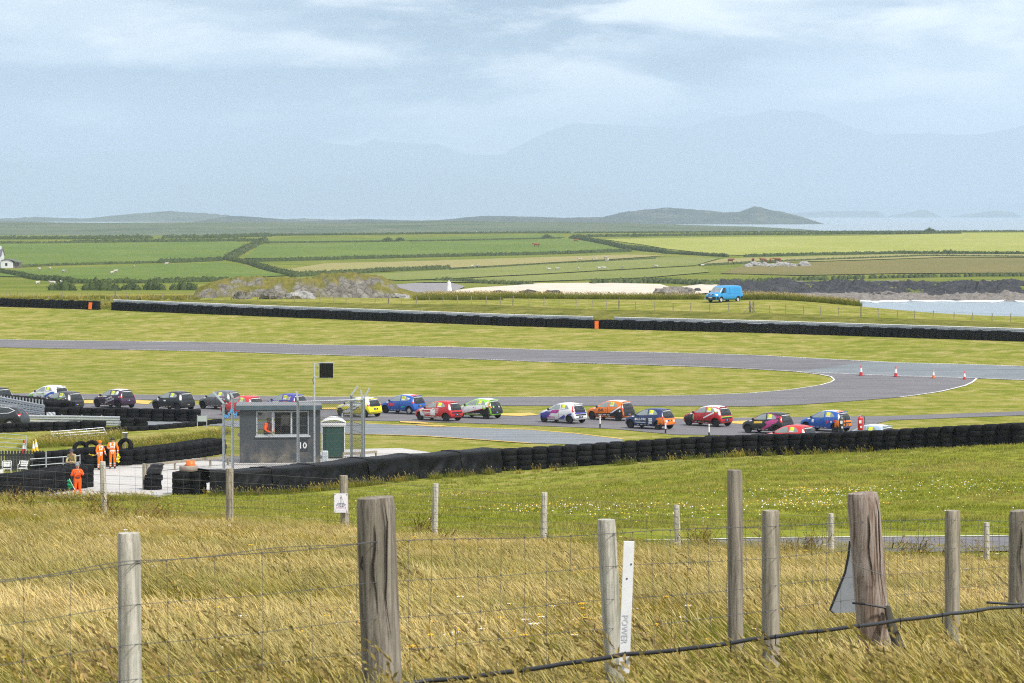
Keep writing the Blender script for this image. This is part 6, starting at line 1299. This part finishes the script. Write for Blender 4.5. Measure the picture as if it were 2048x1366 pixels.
P7 = np.concatenate([along([(850, 597), (1000, 597), (1200, 597), (1405, 598)], 2600, (0, 11), 330, 400), along([(1492, 600), (1560, 600), (1640, 602), (1720, 606)], 1300, (0, 8), 320, 400), along([(830, 600), (1000, 600)], 300, (0, 6), 330, 400)])
scatter('tall_bank_grass', rough, P7, 1.3 + 1.1 * rng.uniform(size=len(P7)), rng.normal(0, .6, len(P7)), 'tall dark green grass on the crest behind the blue van', 'grass', rng.integers(0, 3, len(P7)))
# flowers
def flower(nm, petal, centre):
    m = MB(); n_ = 8
    for k in range(n_):
        a = 2 * math.pi * k / n_; m.add([Vector((.006 * math.cos(a), .006 * math.sin(a), .30)), Vector((.030 * math.cos(a - .3), .030 * math.sin(a - .3), .315)), Vector((.030 * math.cos(a + .3), .030 * math.sin(a + .3), .315))], [(0, 1, 2)], 0)
    m.lathe([(.009, .305), (.007, .318), (0, .322)], 7, mi=1); m.tube([(0, 0, 0), (-.02, 0, .30)], .0015, 3, 2); me = m.mesh(nm, [petal, centre, MGRN], fix=False); return bpy.data.objects.new(nm, me)
fw_ = flower('daisy', MWHT, MYEL); fy = flower('yellow_flower', MYEL, MYEL)
def patch(px, D, sx, sy, n): X = (px - 1024) / FPX * D + rng.normal(0, sx, n); Y = D + rng.normal(0, sy, n); return np.column_stack([X, Y, Z(X, Y)])
P5 = np.concatenate([patch(1010, 23, .8, 2.4, 62), patch(860, 21, .5, 1.6, 45), patch(600, 23, .4, 1.5, 14), patch(420, 21, .6, 2, 14), patch(380, 34, 1.0, 3, 14), wedge(110, 18, 56)])
scatter('wild_flowers', [fw_, fy], P5, .8 + .4 * rng.uniform(size=len(P5)), rng.uniform(0, 6, len(P5)), 'scattered daisies and small yellow flowers among the dry grass', 'flowers', (rng.uniform(size=len(P5)) < .3).astype(int))
fb_ = MB().lathe([(0, .1), (.035, .11), (.02, .13), (0, .13)], 6).mesh('buttercup', MYEL); fb_ = bpy.data.objects.new('buttercup', fb_); fc = MB().lathe([(0, .07), (.03, .085), (.015, .11), (0, .11)], 6).mesh('clover', MWHT); fc = bpy.data.objects.new('clover', fc)
P6 = np.concatenate([patch(1100, 95, 1.6, 4, 170), patch(1650, 108, 1.9, 4, 260), patch(1950, 112, 1.5, 5, 120), patch(1400, 92, 2, 5, 120), patch(1620, 96, 1.2, 3, 110), patch(900, 152, 1.3, 3, 110), wedge(240, 76, 165, 600, 2100)]); P6 = P6[P6[:, 1] > 76]
scatter('meadow_flowers', [fb_, fc], P6, .5 + .4 * rng.uniform(size=len(P6)), rng.uniform(0, 6, len(P6)), 'buttercups and white clover dotted over the mown bank', 'flowers', (rng.uniform(size=len(P6)) < .45).astype(int))
# ------------------------------------------------------------------ hedges, shrubs
def mat_leaf(name, a, b):
    n = NT(name); w = n.coord('World'); c = n.mix(n.noise(w, .35, 5, .7, .3, .35, .65), a, b); c = n.mix(n.math('MULTIPLY', n.noise(w, 2.5, 4, .7, 0, .5, .75), .5), c, tuple(x * 1.8 for x in b)); return n.set(c, .85, 0, .15)
MHG = mat_leaf('hedge_leaves', (.030, .046, .014), (.065, .088, .024)); MHG2 = mat_leaf('gorse_leaves', (.032, .048, .014), (.085, .105, .03))
def leafy(name, centres, radii, mat, parent=None, per=26, leaf=.3, seed=0):
    """one mesh: lumpy core blobs with many small leaf faces standing out of them"""
    r = np.random.default_rng(seed); V_ = []; F_ = []
    for (c, (rx, ry, rz)) in zip(centres, radii):
        b = len(V_); n_, k_ = 7, 5
        for j in range(k_):
            ph = math.pi * .5 * j / (k_ - 1); 
            for i in range(n_):
                a = 2 * math.pi * i / n_ + j * .4; q = (.80 + .3 * r.uniform()); V_.append((c[0] + rx * q * math.cos(a) * math.cos(ph), c[1] + ry * q * math.sin(a) * math.cos(ph), c[2] - .15 * rz + 1.1 * rz * math.sin(ph) * (.85 + .2 * r.uniform())))
        for j in range(k_ - 1):
            for i in range(n_): F_.append((b + j * n_ + i, b + j * n_ + (i + 1) % n_, b + (j + 1) * n_ + (i + 1) % n_, b + (j + 1) * n_ + i))
        for _ in range(per):
            a = r.uniform(0, 2 * np.pi); s = r.uniform(0, 1) ** .7; e = np.array([math.cos(a) * math.sqrt(1 - s * s), math.sin(a) * math.sqrt(1 - s * s), s]); p = np.array(c) + e * np.array([rx, ry, rz]) * r.uniform(.85, 1.16); u = r.normal(size=3); u /= np.linalg.norm(u); w = np.cross(u, r.normal(size=3)); w /= np.linalg.norm(w); L = leaf * r.uniform(.6, 1.4); b2 = len(V_)
            V_.extend([tuple(p - u * L * .5), tuple(p + w * L * .35), tuple(p + u * L * .6), tuple(p - w * L * .35)]); F_.append((b2, b2 + 1, b2 + 2, b2 + 3))
    o = link(name, np_mesh(name, np.array(V_), np.array(F_), mat), parent); return o
def hedge(pts, h, wd, label, mat=None, gap=0.0, seed=0, d0=640, d1=2200, lump=.22):
    h = h * .72; wd = wd * .9; g = dense([G(x, y, d0, d1) for x, y in pts], h * .42); r = np.random.default_rng(seed + 500); C_ = []; R_ = []
    for p in g:
        if r.uniform() < gap: continue
        hh = h * (1 + lump * r.normal() * .6) ; hh = max(hh, h * .35); x, y = p.x + r.normal(0, wd * .2), p.y + r.normal(0, wd * .2); C_.append((x, y, Zf(x, y))); R_.append((h * .75 * r.uniform(.8, 1.3), wd * r.uniform(.7, 1.2), hh))
    return tag(leafy('hedge', C_, R_, mat or MHG, None, 13, h * .2, seed), label, 'hedge', 'hedges between the far fields')
H = [([(-300, 479), (0, 479), (140, 478.5), (300, 477)], 3.0, 2.2, 'thick dark hedge on the skyline of the farmland above the white farmhouse', MHG, .03), ([(330, 477), (430, 476.5), (540, 473)], 3.2, 2.2, 'dark bushy skyline hedge after a small field gap', MHG, .03), ([(545, 471.5), (800, 469), (1140, 465)], 2.0, 1.6, 'long even skyline hedge above the middle pastures', MHG, .02), ([(1150, 465), (1500, 463), (1800, 461.5), (2350, 461)], 1.5, 1.5, 'low skyline hedge above the pale yellow-green field', MHG, .06),
     ([(-200, 488.5), (0, 488), (110, 487.5), (230, 486)], 2.0, 1.6, 'hedge along the top of the upper green pasture by the farmhouse', MHG2, .1), ([(145, 486), (300, 484.5), (520, 482.5)], 2.6, 2.0, 'heavy dark hedge along the top of the upper pasture', MHG, .02), ([(455, 520), (480, 506), (505, 494), (530, 482)], 2.8, 2.4, 'stout hedge climbing diagonally between two green pastures', MHG2, 0), ([(30, 535.5), (120, 531), (240, 528), (320, 526)], 1.2, 1.0, 'thin stony hedge below the upper pasture near the farmhouse', MHG2, .25), ([(320, 526.5), (380, 524.5), (440, 521.5)], 2.2, 1.7, 'row of round dark bushes between the two left pastures', MHG, .2),
     ([(455, 520), (490, 526), (530, 538), (592, 554)], 2.0, 1.8, 'thick hedge running diagonally down to the rocky outcrop', MHG2, 0), ([(-200, 540), (0, 546), (60, 557), (150, 567), (300, 566.5), (450, 563)], 1.7, 1.6, 'irregular hedge under the sheep pasture', MHG, .08), ([(490, 524), (700, 518.5), (900, 513.5), (1100, 509), (1260, 503)], 1.9, 1.6, 'long hedge between the cow pasture and the hay field', MHG, .02), ([(525, 487), (620, 485.5), (710, 484.5), (800, 484)], 1.2, 1.2, 'gappy low hedge above the cow pasture', MHG2, .3), ([(820, 484), (950, 482), (1120, 478)], 1.3, 1.2, 'second gappy low hedge above the grazing cow', MHG2, .2),
     ([(1145, 477), (1180, 483), (1210, 489), (1245, 497), (1290, 502), (1330, 506)], 2.5, 2.2, 'dense hedge dropping diagonally beside the pale yellow-green field', MHG, 0), ([(1330, 507), (1400, 511), (1455, 514)], 1.8, 1.6, 'hedge along the lower edge of the pale field up to the gate gap', MHG, 0), ([(1150, 474.5), (1300, 472.5), (1500, 470), (1700, 468.5), (1920, 468)], 2.2, 2.4, 'broad dark hedge along the top of the pale yellow-green field', MHG, .02), ([(1490, 514), (1650, 510), (1800, 507.5), (1910, 507.5), (2300, 510)], 1.7, 1.5, 'long hedge below the pale yellow-green field', MHG, .04),
     ([(600, 553), (680, 549), (760, 543.5), (900, 538.5)], 1.9, 1.8, 'hedge under the hay field above the outcrop', MHG2, .02), ([(900, 541), (1060, 531), (1180, 525), (1310, 518.5)], 1.0, 1.0, 'broken low hedge with bare earth beside the sheep', MHG2, .3), ([(1400, 532), (1500, 527), (1640, 521), (1850, 513), (2300, 517)], 1.1, 1.3, 'low hedge above the rough brown pasture', MHG2, .08), ([(880, 562), (950, 566), (1060, 570)], 1.5, 2.0, 'scrub on the low bank behind the white beacon', MHG2, .1), ([(1180, 568), (1300, 565), (1420, 571), (1560, 565)], 1.9, 3.0, 'green scrub on the slope above the beach', MHG2, .05), ([(1560, 562), (1750, 557), (1950, 553), (2250, 552)], 1.5, 3.0, 'scrubby bank above the dark rocky shore', MHG2, .4)]
for i, (pts, h, w_, lb, mt, gp_) in enumerate(H): hedge(pts, h, w_, lb, mt, gp_, i)
def shrub(px, py, D0, D1, w, h, lab, seed, mat=MHG):
    p = G(px, py, D0, D1); r = np.random.default_rng(seed); root = empty('shrub', p); tag(root, lab, 'shrub', 'shrubs on the low ground')
    k = max(4, int(w / 1.2)); C_ = []; R_ = []
    for i in range(k): t = (i + .5) / k * 2 - 1; C_.append((t * w * .45, r.normal(0, .5), 0)); R_.append((w / k * .9, w / k * 1.0, h * (1 - .6 * t * t) * r.uniform(.8, 1.1)))
    leafy('crown', C_, R_, mat, root, 60, .28, seed); MB().tube([(0, 0, -.3), (.05, 0, h * .6)], .12, 6).build('stem', MW2, root)
for i, (x, y, w_, h_, lb) in enumerate(((123, 581, 5.6, 2.2, 'rounded dark shrub beyond the leaning fence stakes'), (202, 581, 8, 2.4, 'widest dark shrub beyond the braced fence post'), (262, 580, 4, 1.8, 'small dark shrub between two wider ones'), (308, 580, 5, 2.4, 'dark shrub with a pointed top beyond the fence'), (368, 576, 6, 2.2, 'dark shrub touching the end of the rocky outcrop'))): shrub(x, y, 420, 640, w_, h_, lb, i)
for i, (x, y, w_, h_, lb) in enumerate(((1095, 478, 7, 3, 'lone bush on the gappy hedge near the grazing cow'), (1270, 474, 4.5, 3.2, 'single round tree standing on the broad hedge'), (1860, 463, 8, 3, 'wide low thorn on the skyline above the pale field'), (800, 482, 5, 2.5, 'small bush on the gappy hedge above the cow pasture'), (775, 483, 6, 2.5, 'flat bush beside another on the gappy hedge'), (1895, 508, 6, 2, 'small bush at the end of the hedge below the pale field'))): shrub(x, y, 900, 2200, w_, h_, lb, 30 + i)

# ------------------------------------------------------------------ rocky outcrop with turf
def mat_rock(name, a, b, dark, turf=None, sc=1.0):
    n = NT(name); w = n.coord('World'); nz = n.n('ShaderNodeSeparateXYZ'); n.l(n.n('ShaderNodeNewGeometry').outputs['Normal'], nz.inputs[0]); v = n.n('ShaderNodeTexVoronoi', feature='DISTANCE_TO_EDGE'); v.inputs['Scale'].default_value = .9 * sc; n.l(w, v.inputs['Vector'])
    c = n.mix(n.noise(w, .8 * sc, 6, .7, .5, .35, .65), a, b); c = n.mix(n.math('MULTIPLY', n.rng(v.outputs['Distance'], .10, .0), .5), c, dark); c = n.mix(n.noise(w, 2.2 * sc, 5, .7, 0, .55, .72), c, dark)
    if turf: c = n.mix(n.rng(n.math('ADD', nz.outputs[2], n.math('MULTIPLY', n.math('SUBTRACT', n.noise(w, .5, 4, .6), .5), .9)),  .69, .84), c, n.mix(n.noise(w, .9, 5, .6, 0, .35, .65), *turf))
    n.bump(n.math('ADD', n.noise(w, 3 * sc, 5, .7), v.outputs['Distance']), 1, .25); return n.set(c, .95, 0, .1)
MRK = mat_rock('lichen_rock', (.135, .12, .10), (.29, .275, .24), (.05, .042, .034), ((.12, .125, .025), (.22, .185, .05))); MRKP = mat_rock('pale_boulder', (.30, .29, .275), (.44, .43, .405), (.16, .15, .14)); MRKD = mat_rock('dark_shore_rock', (.028, .028, .032), (.075, .072, .072), (.012, .012, .014), None, .5); MRKS = mat_rock('shingle_rock', (.17, .145, .12), (.28, .25, .22), (.05, .05, .05), None, .6)
prof_t = [(392, 592), (400, 577), (430, 564), (470, 558), (520, 556), (560, 557), (620, 556), (650, 552), (680, 549), (720, 548), (755, 552), (775, 560), (790, 570), (800, 577), (830, 584), (870, 592)]
xs = np.linspace(388, 872, 150); nd = 46; D0 = 388.0; v = []
for x in xs:
    top = SEA + zr(float(np.interp(x, [p[0] for p in prof_t], [p[1] for p in prof_t])), D0 + 5)
    for j in range(nd):
        t = j / (nd - 1); y = D0 - 4 + t * 22; X = (x - 1024) / FPX * (D0 + 5); g = Zf(X, y); e = min(1, t / .13) ** .7 if t < .13 else (1 if t < .5 else max(0, 1 - (t - .5) / .5) ** .8)
        crag = mnoise.noise((X * .55, y * .55, 3)) + .6 * abs(mnoise.noise((X * 1.3, y * 1.3, 9))) + .35 * mnoise.noise((X * 3.1, y * 3.1, 2))
        cl = mnoise.cell((X * .5 + crag * .4, y * .6, 1.0))
        z = g - .3 + (top - g + .3) * max(0, e + (.20 * crag + .10 * cl) * (1 - .55 * (t > .3)) * (0 < t < 1) - .05); v.append((X + .35 * crag * e * (1 - t), y + .5 * crag * (t < .3), z))
ii = (np.arange(len(xs) - 1)[:, None] * nd + np.arange(nd - 1)[None]).ravel()
tag(link('rocky_outcrop', np_mesh('rocky_outcrop', np.array(v), np.column_stack([ii, ii + nd, ii + nd + 1, ii + 1]), MRK, False)), 'grey lichened rock outcrop capped with yellowish turf behind the fence', 'rock outcrop')
def boulder(px, py, D0, D1, w, h, mat, lab, seed, grp, d=None):
    p = G(px, py, D0, D1); bm = bmesh.new(); bmesh.ops.create_icosphere(bm, subdivisions=3, radius=1)
    for q in bm.verts:
        c = q.co.copy(); k = 1 + .35 * mnoise.noise(c * 1.3 + Vector((seed * 3.1, 0, 0))) + .18 * mnoise.cell(c * 1.9 + Vector((0, seed, 0))) + .10 * mnoise.noise(c * 4 + Vector((seed, 0, 0))); q.co = Vector((c.x * w / 2 * k, c.y * (d or w * .6) / 2 * k, c.z * h * k * .8 + h * .15))
    me = bpy.data.meshes.new('boulder'); bm.to_mesh(me); bm.free(); me.materials.append(mat); o = link('boulder', me); o.location = p; return tag(o, lab, 'boulder', grp)
for i, (x, y, w_, h_, lb) in enumerate(((603, 597, 4.0, .95, 'smooth pale boulder at the foot of the outcrop near dark cracks'), (765, 593, 3.4, .85, 'long pale slab below the right shoulder of the outcrop'), (800, 594, 2.6, .6, 'small pale rock trailing off the outcrop'), (485, 598, 2.2, 1.0, 'squat grey boulder under the left crag of the outcrop'), (540, 598, 2.6, 1.1, 'blocky grey boulder in the middle of the outcrop foot'))): boulder(x, y, 365, 395, w_, h_, MRKP if i < 3 else MRK, lb, i + 1, 'boulders at the outcrop')
for i, (x, y, w_, h_, lb) in enumerate(((1000, 590, 5.5, 1.2, 'dark rock on the sand farthest from the van'), (1055, 590, 6.0, 1.3, 'broad dark rock in the middle of the sand'), (1105, 590, 5.0, 1.2, 'dark rock on the sand nearest the van'), (1394, 584, 3.0, .9, 'small dark rock on the sand beside the van'))): boulder(x, y, 640, 800, w_, h_, MRKD, lb, 40 + i, 'dark rocks on the beach')
for i, (x, y, w_) in enumerate(((1330, 590, 6), (1350, 588, 7), (1372, 590, 5))): boulder(x, y, 640, 800, w_, 2.0, MRKS, ('low tawny rock at the end of the sand beside the van', 'tallest tawny rock heap beside the van', 'tawny rock touching the grass near the van')[i], 50 + i, 'tawny rocks by the van')
for i, x in enumerate((1497, 1512, 1528, 1541, 1556, 1570, 1583, 1609)): boulder(x, 534.5 - (i % 3) * 1.2, 800, 1200, 3.4 + (i % 2), 1.3 + .5 * (i % 3 == 1), MRKP, 'pale rock in the heap beside the brown cows' if i < 7 else 'single pale rock apart from the heap by the cows', 60 + i, 'pale rock heap in the pasture')

# rocky shore across the bay
def shore(name, px0, px1, y0, y1, d0, d1, mat, lab, seed, amp, nx=200, ny=26):
    v = []; pxs = np.linspace(px0, px1, nx)
    for x in pxs:
        for j in range(ny):
            t = j / (ny - 1); D = d0 + (d1 - d0) * t + 6 * mnoise.noise((x * .02, seed, t)); X = (x - 1024) / FPX * D; base = SEA + zr(y0 + (y1 - y0) * t + 2.0 * mnoise.noise((x * .012, seed, 5)), D); e = math.sin(math.pi * min(1, t * 1.02)) ** .5 if 0 < t < 1 else 0
            n1 = mnoise.noise((X * .11, D * .11, seed)) + .7 * abs(mnoise.noise((X * .33, D * .3, seed))) + .4 * mnoise.noise((X, D, seed)); v.append((X, D, base + amp * e * n1 - (1.2 if j in (0,) else 0)))
    ii = (np.arange(nx - 1)[:, None] * ny + np.arange(ny - 1)[None]).ravel(); return tag(link(name, np_mesh(name, np.array(v), np.column_stack([ii, ii + ny, ii + ny + 1, ii + 1]), mat, False)), kind='structure')
shore('shingle_shore', 1690, 2420, 600, 585, 722, 768, MRKS, '', 3, 1.3); shore('rock_shore', 1440, 2420, 590, 563, 752, 812, MRKD, '', 7, 2.4, 260, 34)
shore('rock_shore', 1500, 1720, 601, 586, 700, 755, MRKS, '', 11, .9, 100, 20); shore('pale_ledge', 1560, 2420, 569, 562.5, 806, 832, MRKS, '', 15, .7, 160, 10)
# surf along the waterline
n = NT('surf_foam'); w = n.coord('World'); MSURF = n.set(n.mix(n.noise(w, .3, 6, .7, .4, .3, .65), (.45, .50, .53), (.80, .81, .81)), .8)
sp = [G(1700 + 30 * i, 600, 500, 760) for i in range(2)]; vs_ = []; fs_ = []
for i, x in enumerate(np.arange(1715, 2420, 10)):
    d = 721 + 9 * mnoise.noise((x * .03, 1, 1)); wd2 = max(.3, 4 + 14 * mnoise.noise((x * .027, 4, 1)))
    for q in (d, d - wd2): vs_.append(((x - 1024) / FPX * q, q, .05 + (.25 if q == d else 0)))
fs_ = [(2 * i, 2 * i + 1, 2 * i + 3, 2 * i + 2) for i in range(len(vs_) // 2 - 1)]; tag(MB().add(vs_, fs_).build('surf', MSURF), kind='structure')

# ------------------------------------------------------------------ beacon, farmhouse, animals
bc = empty('beacon', G(898, 585, 640, 760)); tag(bc, 'white tapering stone beacon on the shingle bank', 'beacon'); bh = 3.4
MB().lathe([(.85, -.6), (.8, .3), (.55, 1.4), (.42, 2.2), (.40, 2.6), (.30, 2.65), (0, 2.66)], 12).build('tower', plain('limewash', (.74, .74, .72), .8, 0, .2, .12, 1.5), bc, True); MB().lathe([(.12, 2.6), (.12, 3.1), (0, 3.15)], 8).build('finial', plain('limewash', (.7, .7, .7)), bc)
hl = G(6, 536, 700, 1200); fh = empty('farmhouse', hl); tag(fh, 'white farmhouse with a slate roof and low lean-to at the pasture edge', 'farmhouse'); MLW = plain('white_render', (.72, .72, .72), .8, 0, .2, .08, .8); MSL = plain('slate_roof', (.13, .12, .14), .7, 0, .3, .25, 2)
def gable(name, x0, x1, y0, y1, eave, rid, parent):
    w = MB().prism([(x1, y0, 0), (x1, y1, 0), (x1, y1, eave), (x1, (y0 + y1) / 2, rid), (x1, y0, eave)], (-1, 0, 0), x1 - x0).build('wall', MLW, parent); ym = (y0 + y1) / 2
    for ya in (y0 - .25, y1 + .25):
        d = -.12; MB().prism([(x0 - .2, ya, eave - .12), (x1 + .2, ya, eave - .12), (x1 + .2, ym, rid + .1), (x0 - .2, ym, rid + .1)], (0, 0, 1), .15).build('roof', MSL, parent)
gable('h', -9, -.6, 0, 6, 4.2, 6.2, fh); MB().box((-1.4, 3, 6.6), (.8, .8, 1.4)).build('chimney', MLW, fh)
w_ = MB().prism([(-.6, -.5, 0), (3.4, -.5, 0), (3.4, -.5, 1.9), (1.6, -.5, 3.0), (-.6, -.5, 2.6)], (0, 1, 0), 5).build('lean_to', MLW, fh); MB().prism([(-.6, -.8, 2.65), (1.6, -.8, 3.08), (5.6, -.8, 1.9), (5.6, -.8, 1.7), (1.6, -.8, 2.95), (-.6, -.8, 2.55)], (0, 1, 0), 5.6).build('lean_to_roof', MSL, fh); MB().box((1.2, -.55, 1.2), (.7, .06, .9)).build('window', MDG, fh); MB().box((4.4, 2, .9), (2.2, 4, 1.8)).build('stone_shed', MRKS, fh)
def quadruped(name, L, H, body, leg, headm, white):
    m = MB(); prof = [(-.5, .30, .62), (-.47, .60, .70), (-.3, .86, .70), (0, .92, .68), (.28, .88, .70), (.42, .66, .74), (.52, .36, .86), (.60, .26, .98)]; k = 9; vs = []
    for x, s, zc in prof: vs += [Vector((x * L, math.cos(2 * math.pi * i / k) * s * H * .27, zc * H + math.sin(2 * math.pi * i / k) * s * H * .34)) for i in range(k)]
    m.add(vs, [(j * k + i, j * k + (i + 1) % k, (j + 1) * k + (i + 1) % k, (j + 1) * k + i) for j in range(len(prof) - 1) for i in range(k)] + [tuple(range(k))], 0)
    m.tube([(.56 * L, 0, .95 * H), (.68 * L, 0, .90 * H), (.80 * L, 0, .72 * H)], [.15 * H, .13 * H, .07 * H], 8, 1)
    for sx in (-.38, .34):
        for sy in (-1, 1): m.tube([(sx * L, sy * .14 * H, .55 * H), (sx * L + (.03 * L if sx > 0 else -.04 * L), sy * .14 * H, .28 * H), (sx * L, sy * .14 * H, 0)], [.10 * H, .055 * H, .045 * H], 6, 1)
    for sy in (-1, 1): m.tube([(.62 * L, sy * .08 * H, .98 * H), (.60 * L, sy * .2 * H, 1.0 * H)], [.05 * H, .01 * H], 5, 1)
    m.tube([(-.5 * L, 0, .80 * H), (-.55 * L, 0, .55 * H), (-.53 * L, 0, .35 * H)], .03 * H, 5, 0); return m.mesh(name, [body, headm], True)
MSHP = plain('sheep_wool', (.52, .48, .41), .95, 0, .1, .12, 8); MSHF = plain('sheep_face', (.45, .41, .36), .9); MCOW = plain('brown_cow_hide', (.26, .085, .035), .8, 0, .2, .2, 2)
SHEEP = quadruped('sheep', 1.35, .95, MSHP, MSHF, MSHF, 1); COW = quadruped('cow', 2.5, 1.55, MCOW, MCOW, MCOW, 0)
def animal(me, px, py, rz, lab, cat, grp, s=1.0): o = link(cat, me); o.location = G(px, py, 640, 2200) + Vector((0, 0, .25)); o.rotation_euler = (0, 0, rz); o.scale = (s, s, s); tag(o, lab, cat, grp)
for i, (x, y) in enumerate(((79, 543), (100, 542), (127, 548), (224, 551), (231, 547.5), (268, 538), (333, 532), (75, 573), (105, 572.5), (123, 572))): animal(SHEEP, x, y, random.uniform(0, 6), 'white sheep grazing in the green pasture under the farmhouse' if y < 560 else 'white sheep below the irregular hedge beside the dark shrubs', 'sheep', 'sheep in the left pastures', 1.05)
for i, (x, y) in enumerate(((944, 537), (955, 536.5), (1160, 522.5), (1185, 522), (1192, 522), (1211, 519), (1216, 523.5), (1213, 526), (1098, 543), (1114, 542.5), (1157, 542), (1198, 541), (1208, 540.5), (1245, 539), (1312, 537), (1405, 535))): animal(SHEEP, x, y, random.uniform(0, 6), 'white sheep paired at the start of the broken low hedge' if x < 1000 else 'white sheep clustered on the hay field above the broken low hedge' if y < 530 else 'white sheep strung along the meadow just above the beach', 'sheep', 'sheep above the beach', 1.05)
animal(COW, 1073, 494.5, R(200), 'lone brown cow grazing in the upper middle pasture', 'cow', 'brown cows', 1.15); animal(COW, 1152, 484.5, R(20), 'brown cow beside the diagonal hedge', 'cow', 'brown cows', .9)
for i, x in enumerate((1461, 1506, 1524, 1531, 1541, 1555)): animal(COW, x, 527 - (i % 3) * .7, random.uniform(0, 6), 'brown cow in the herd by the pale rock heap', 'cow', 'cow herd by the rock heap')
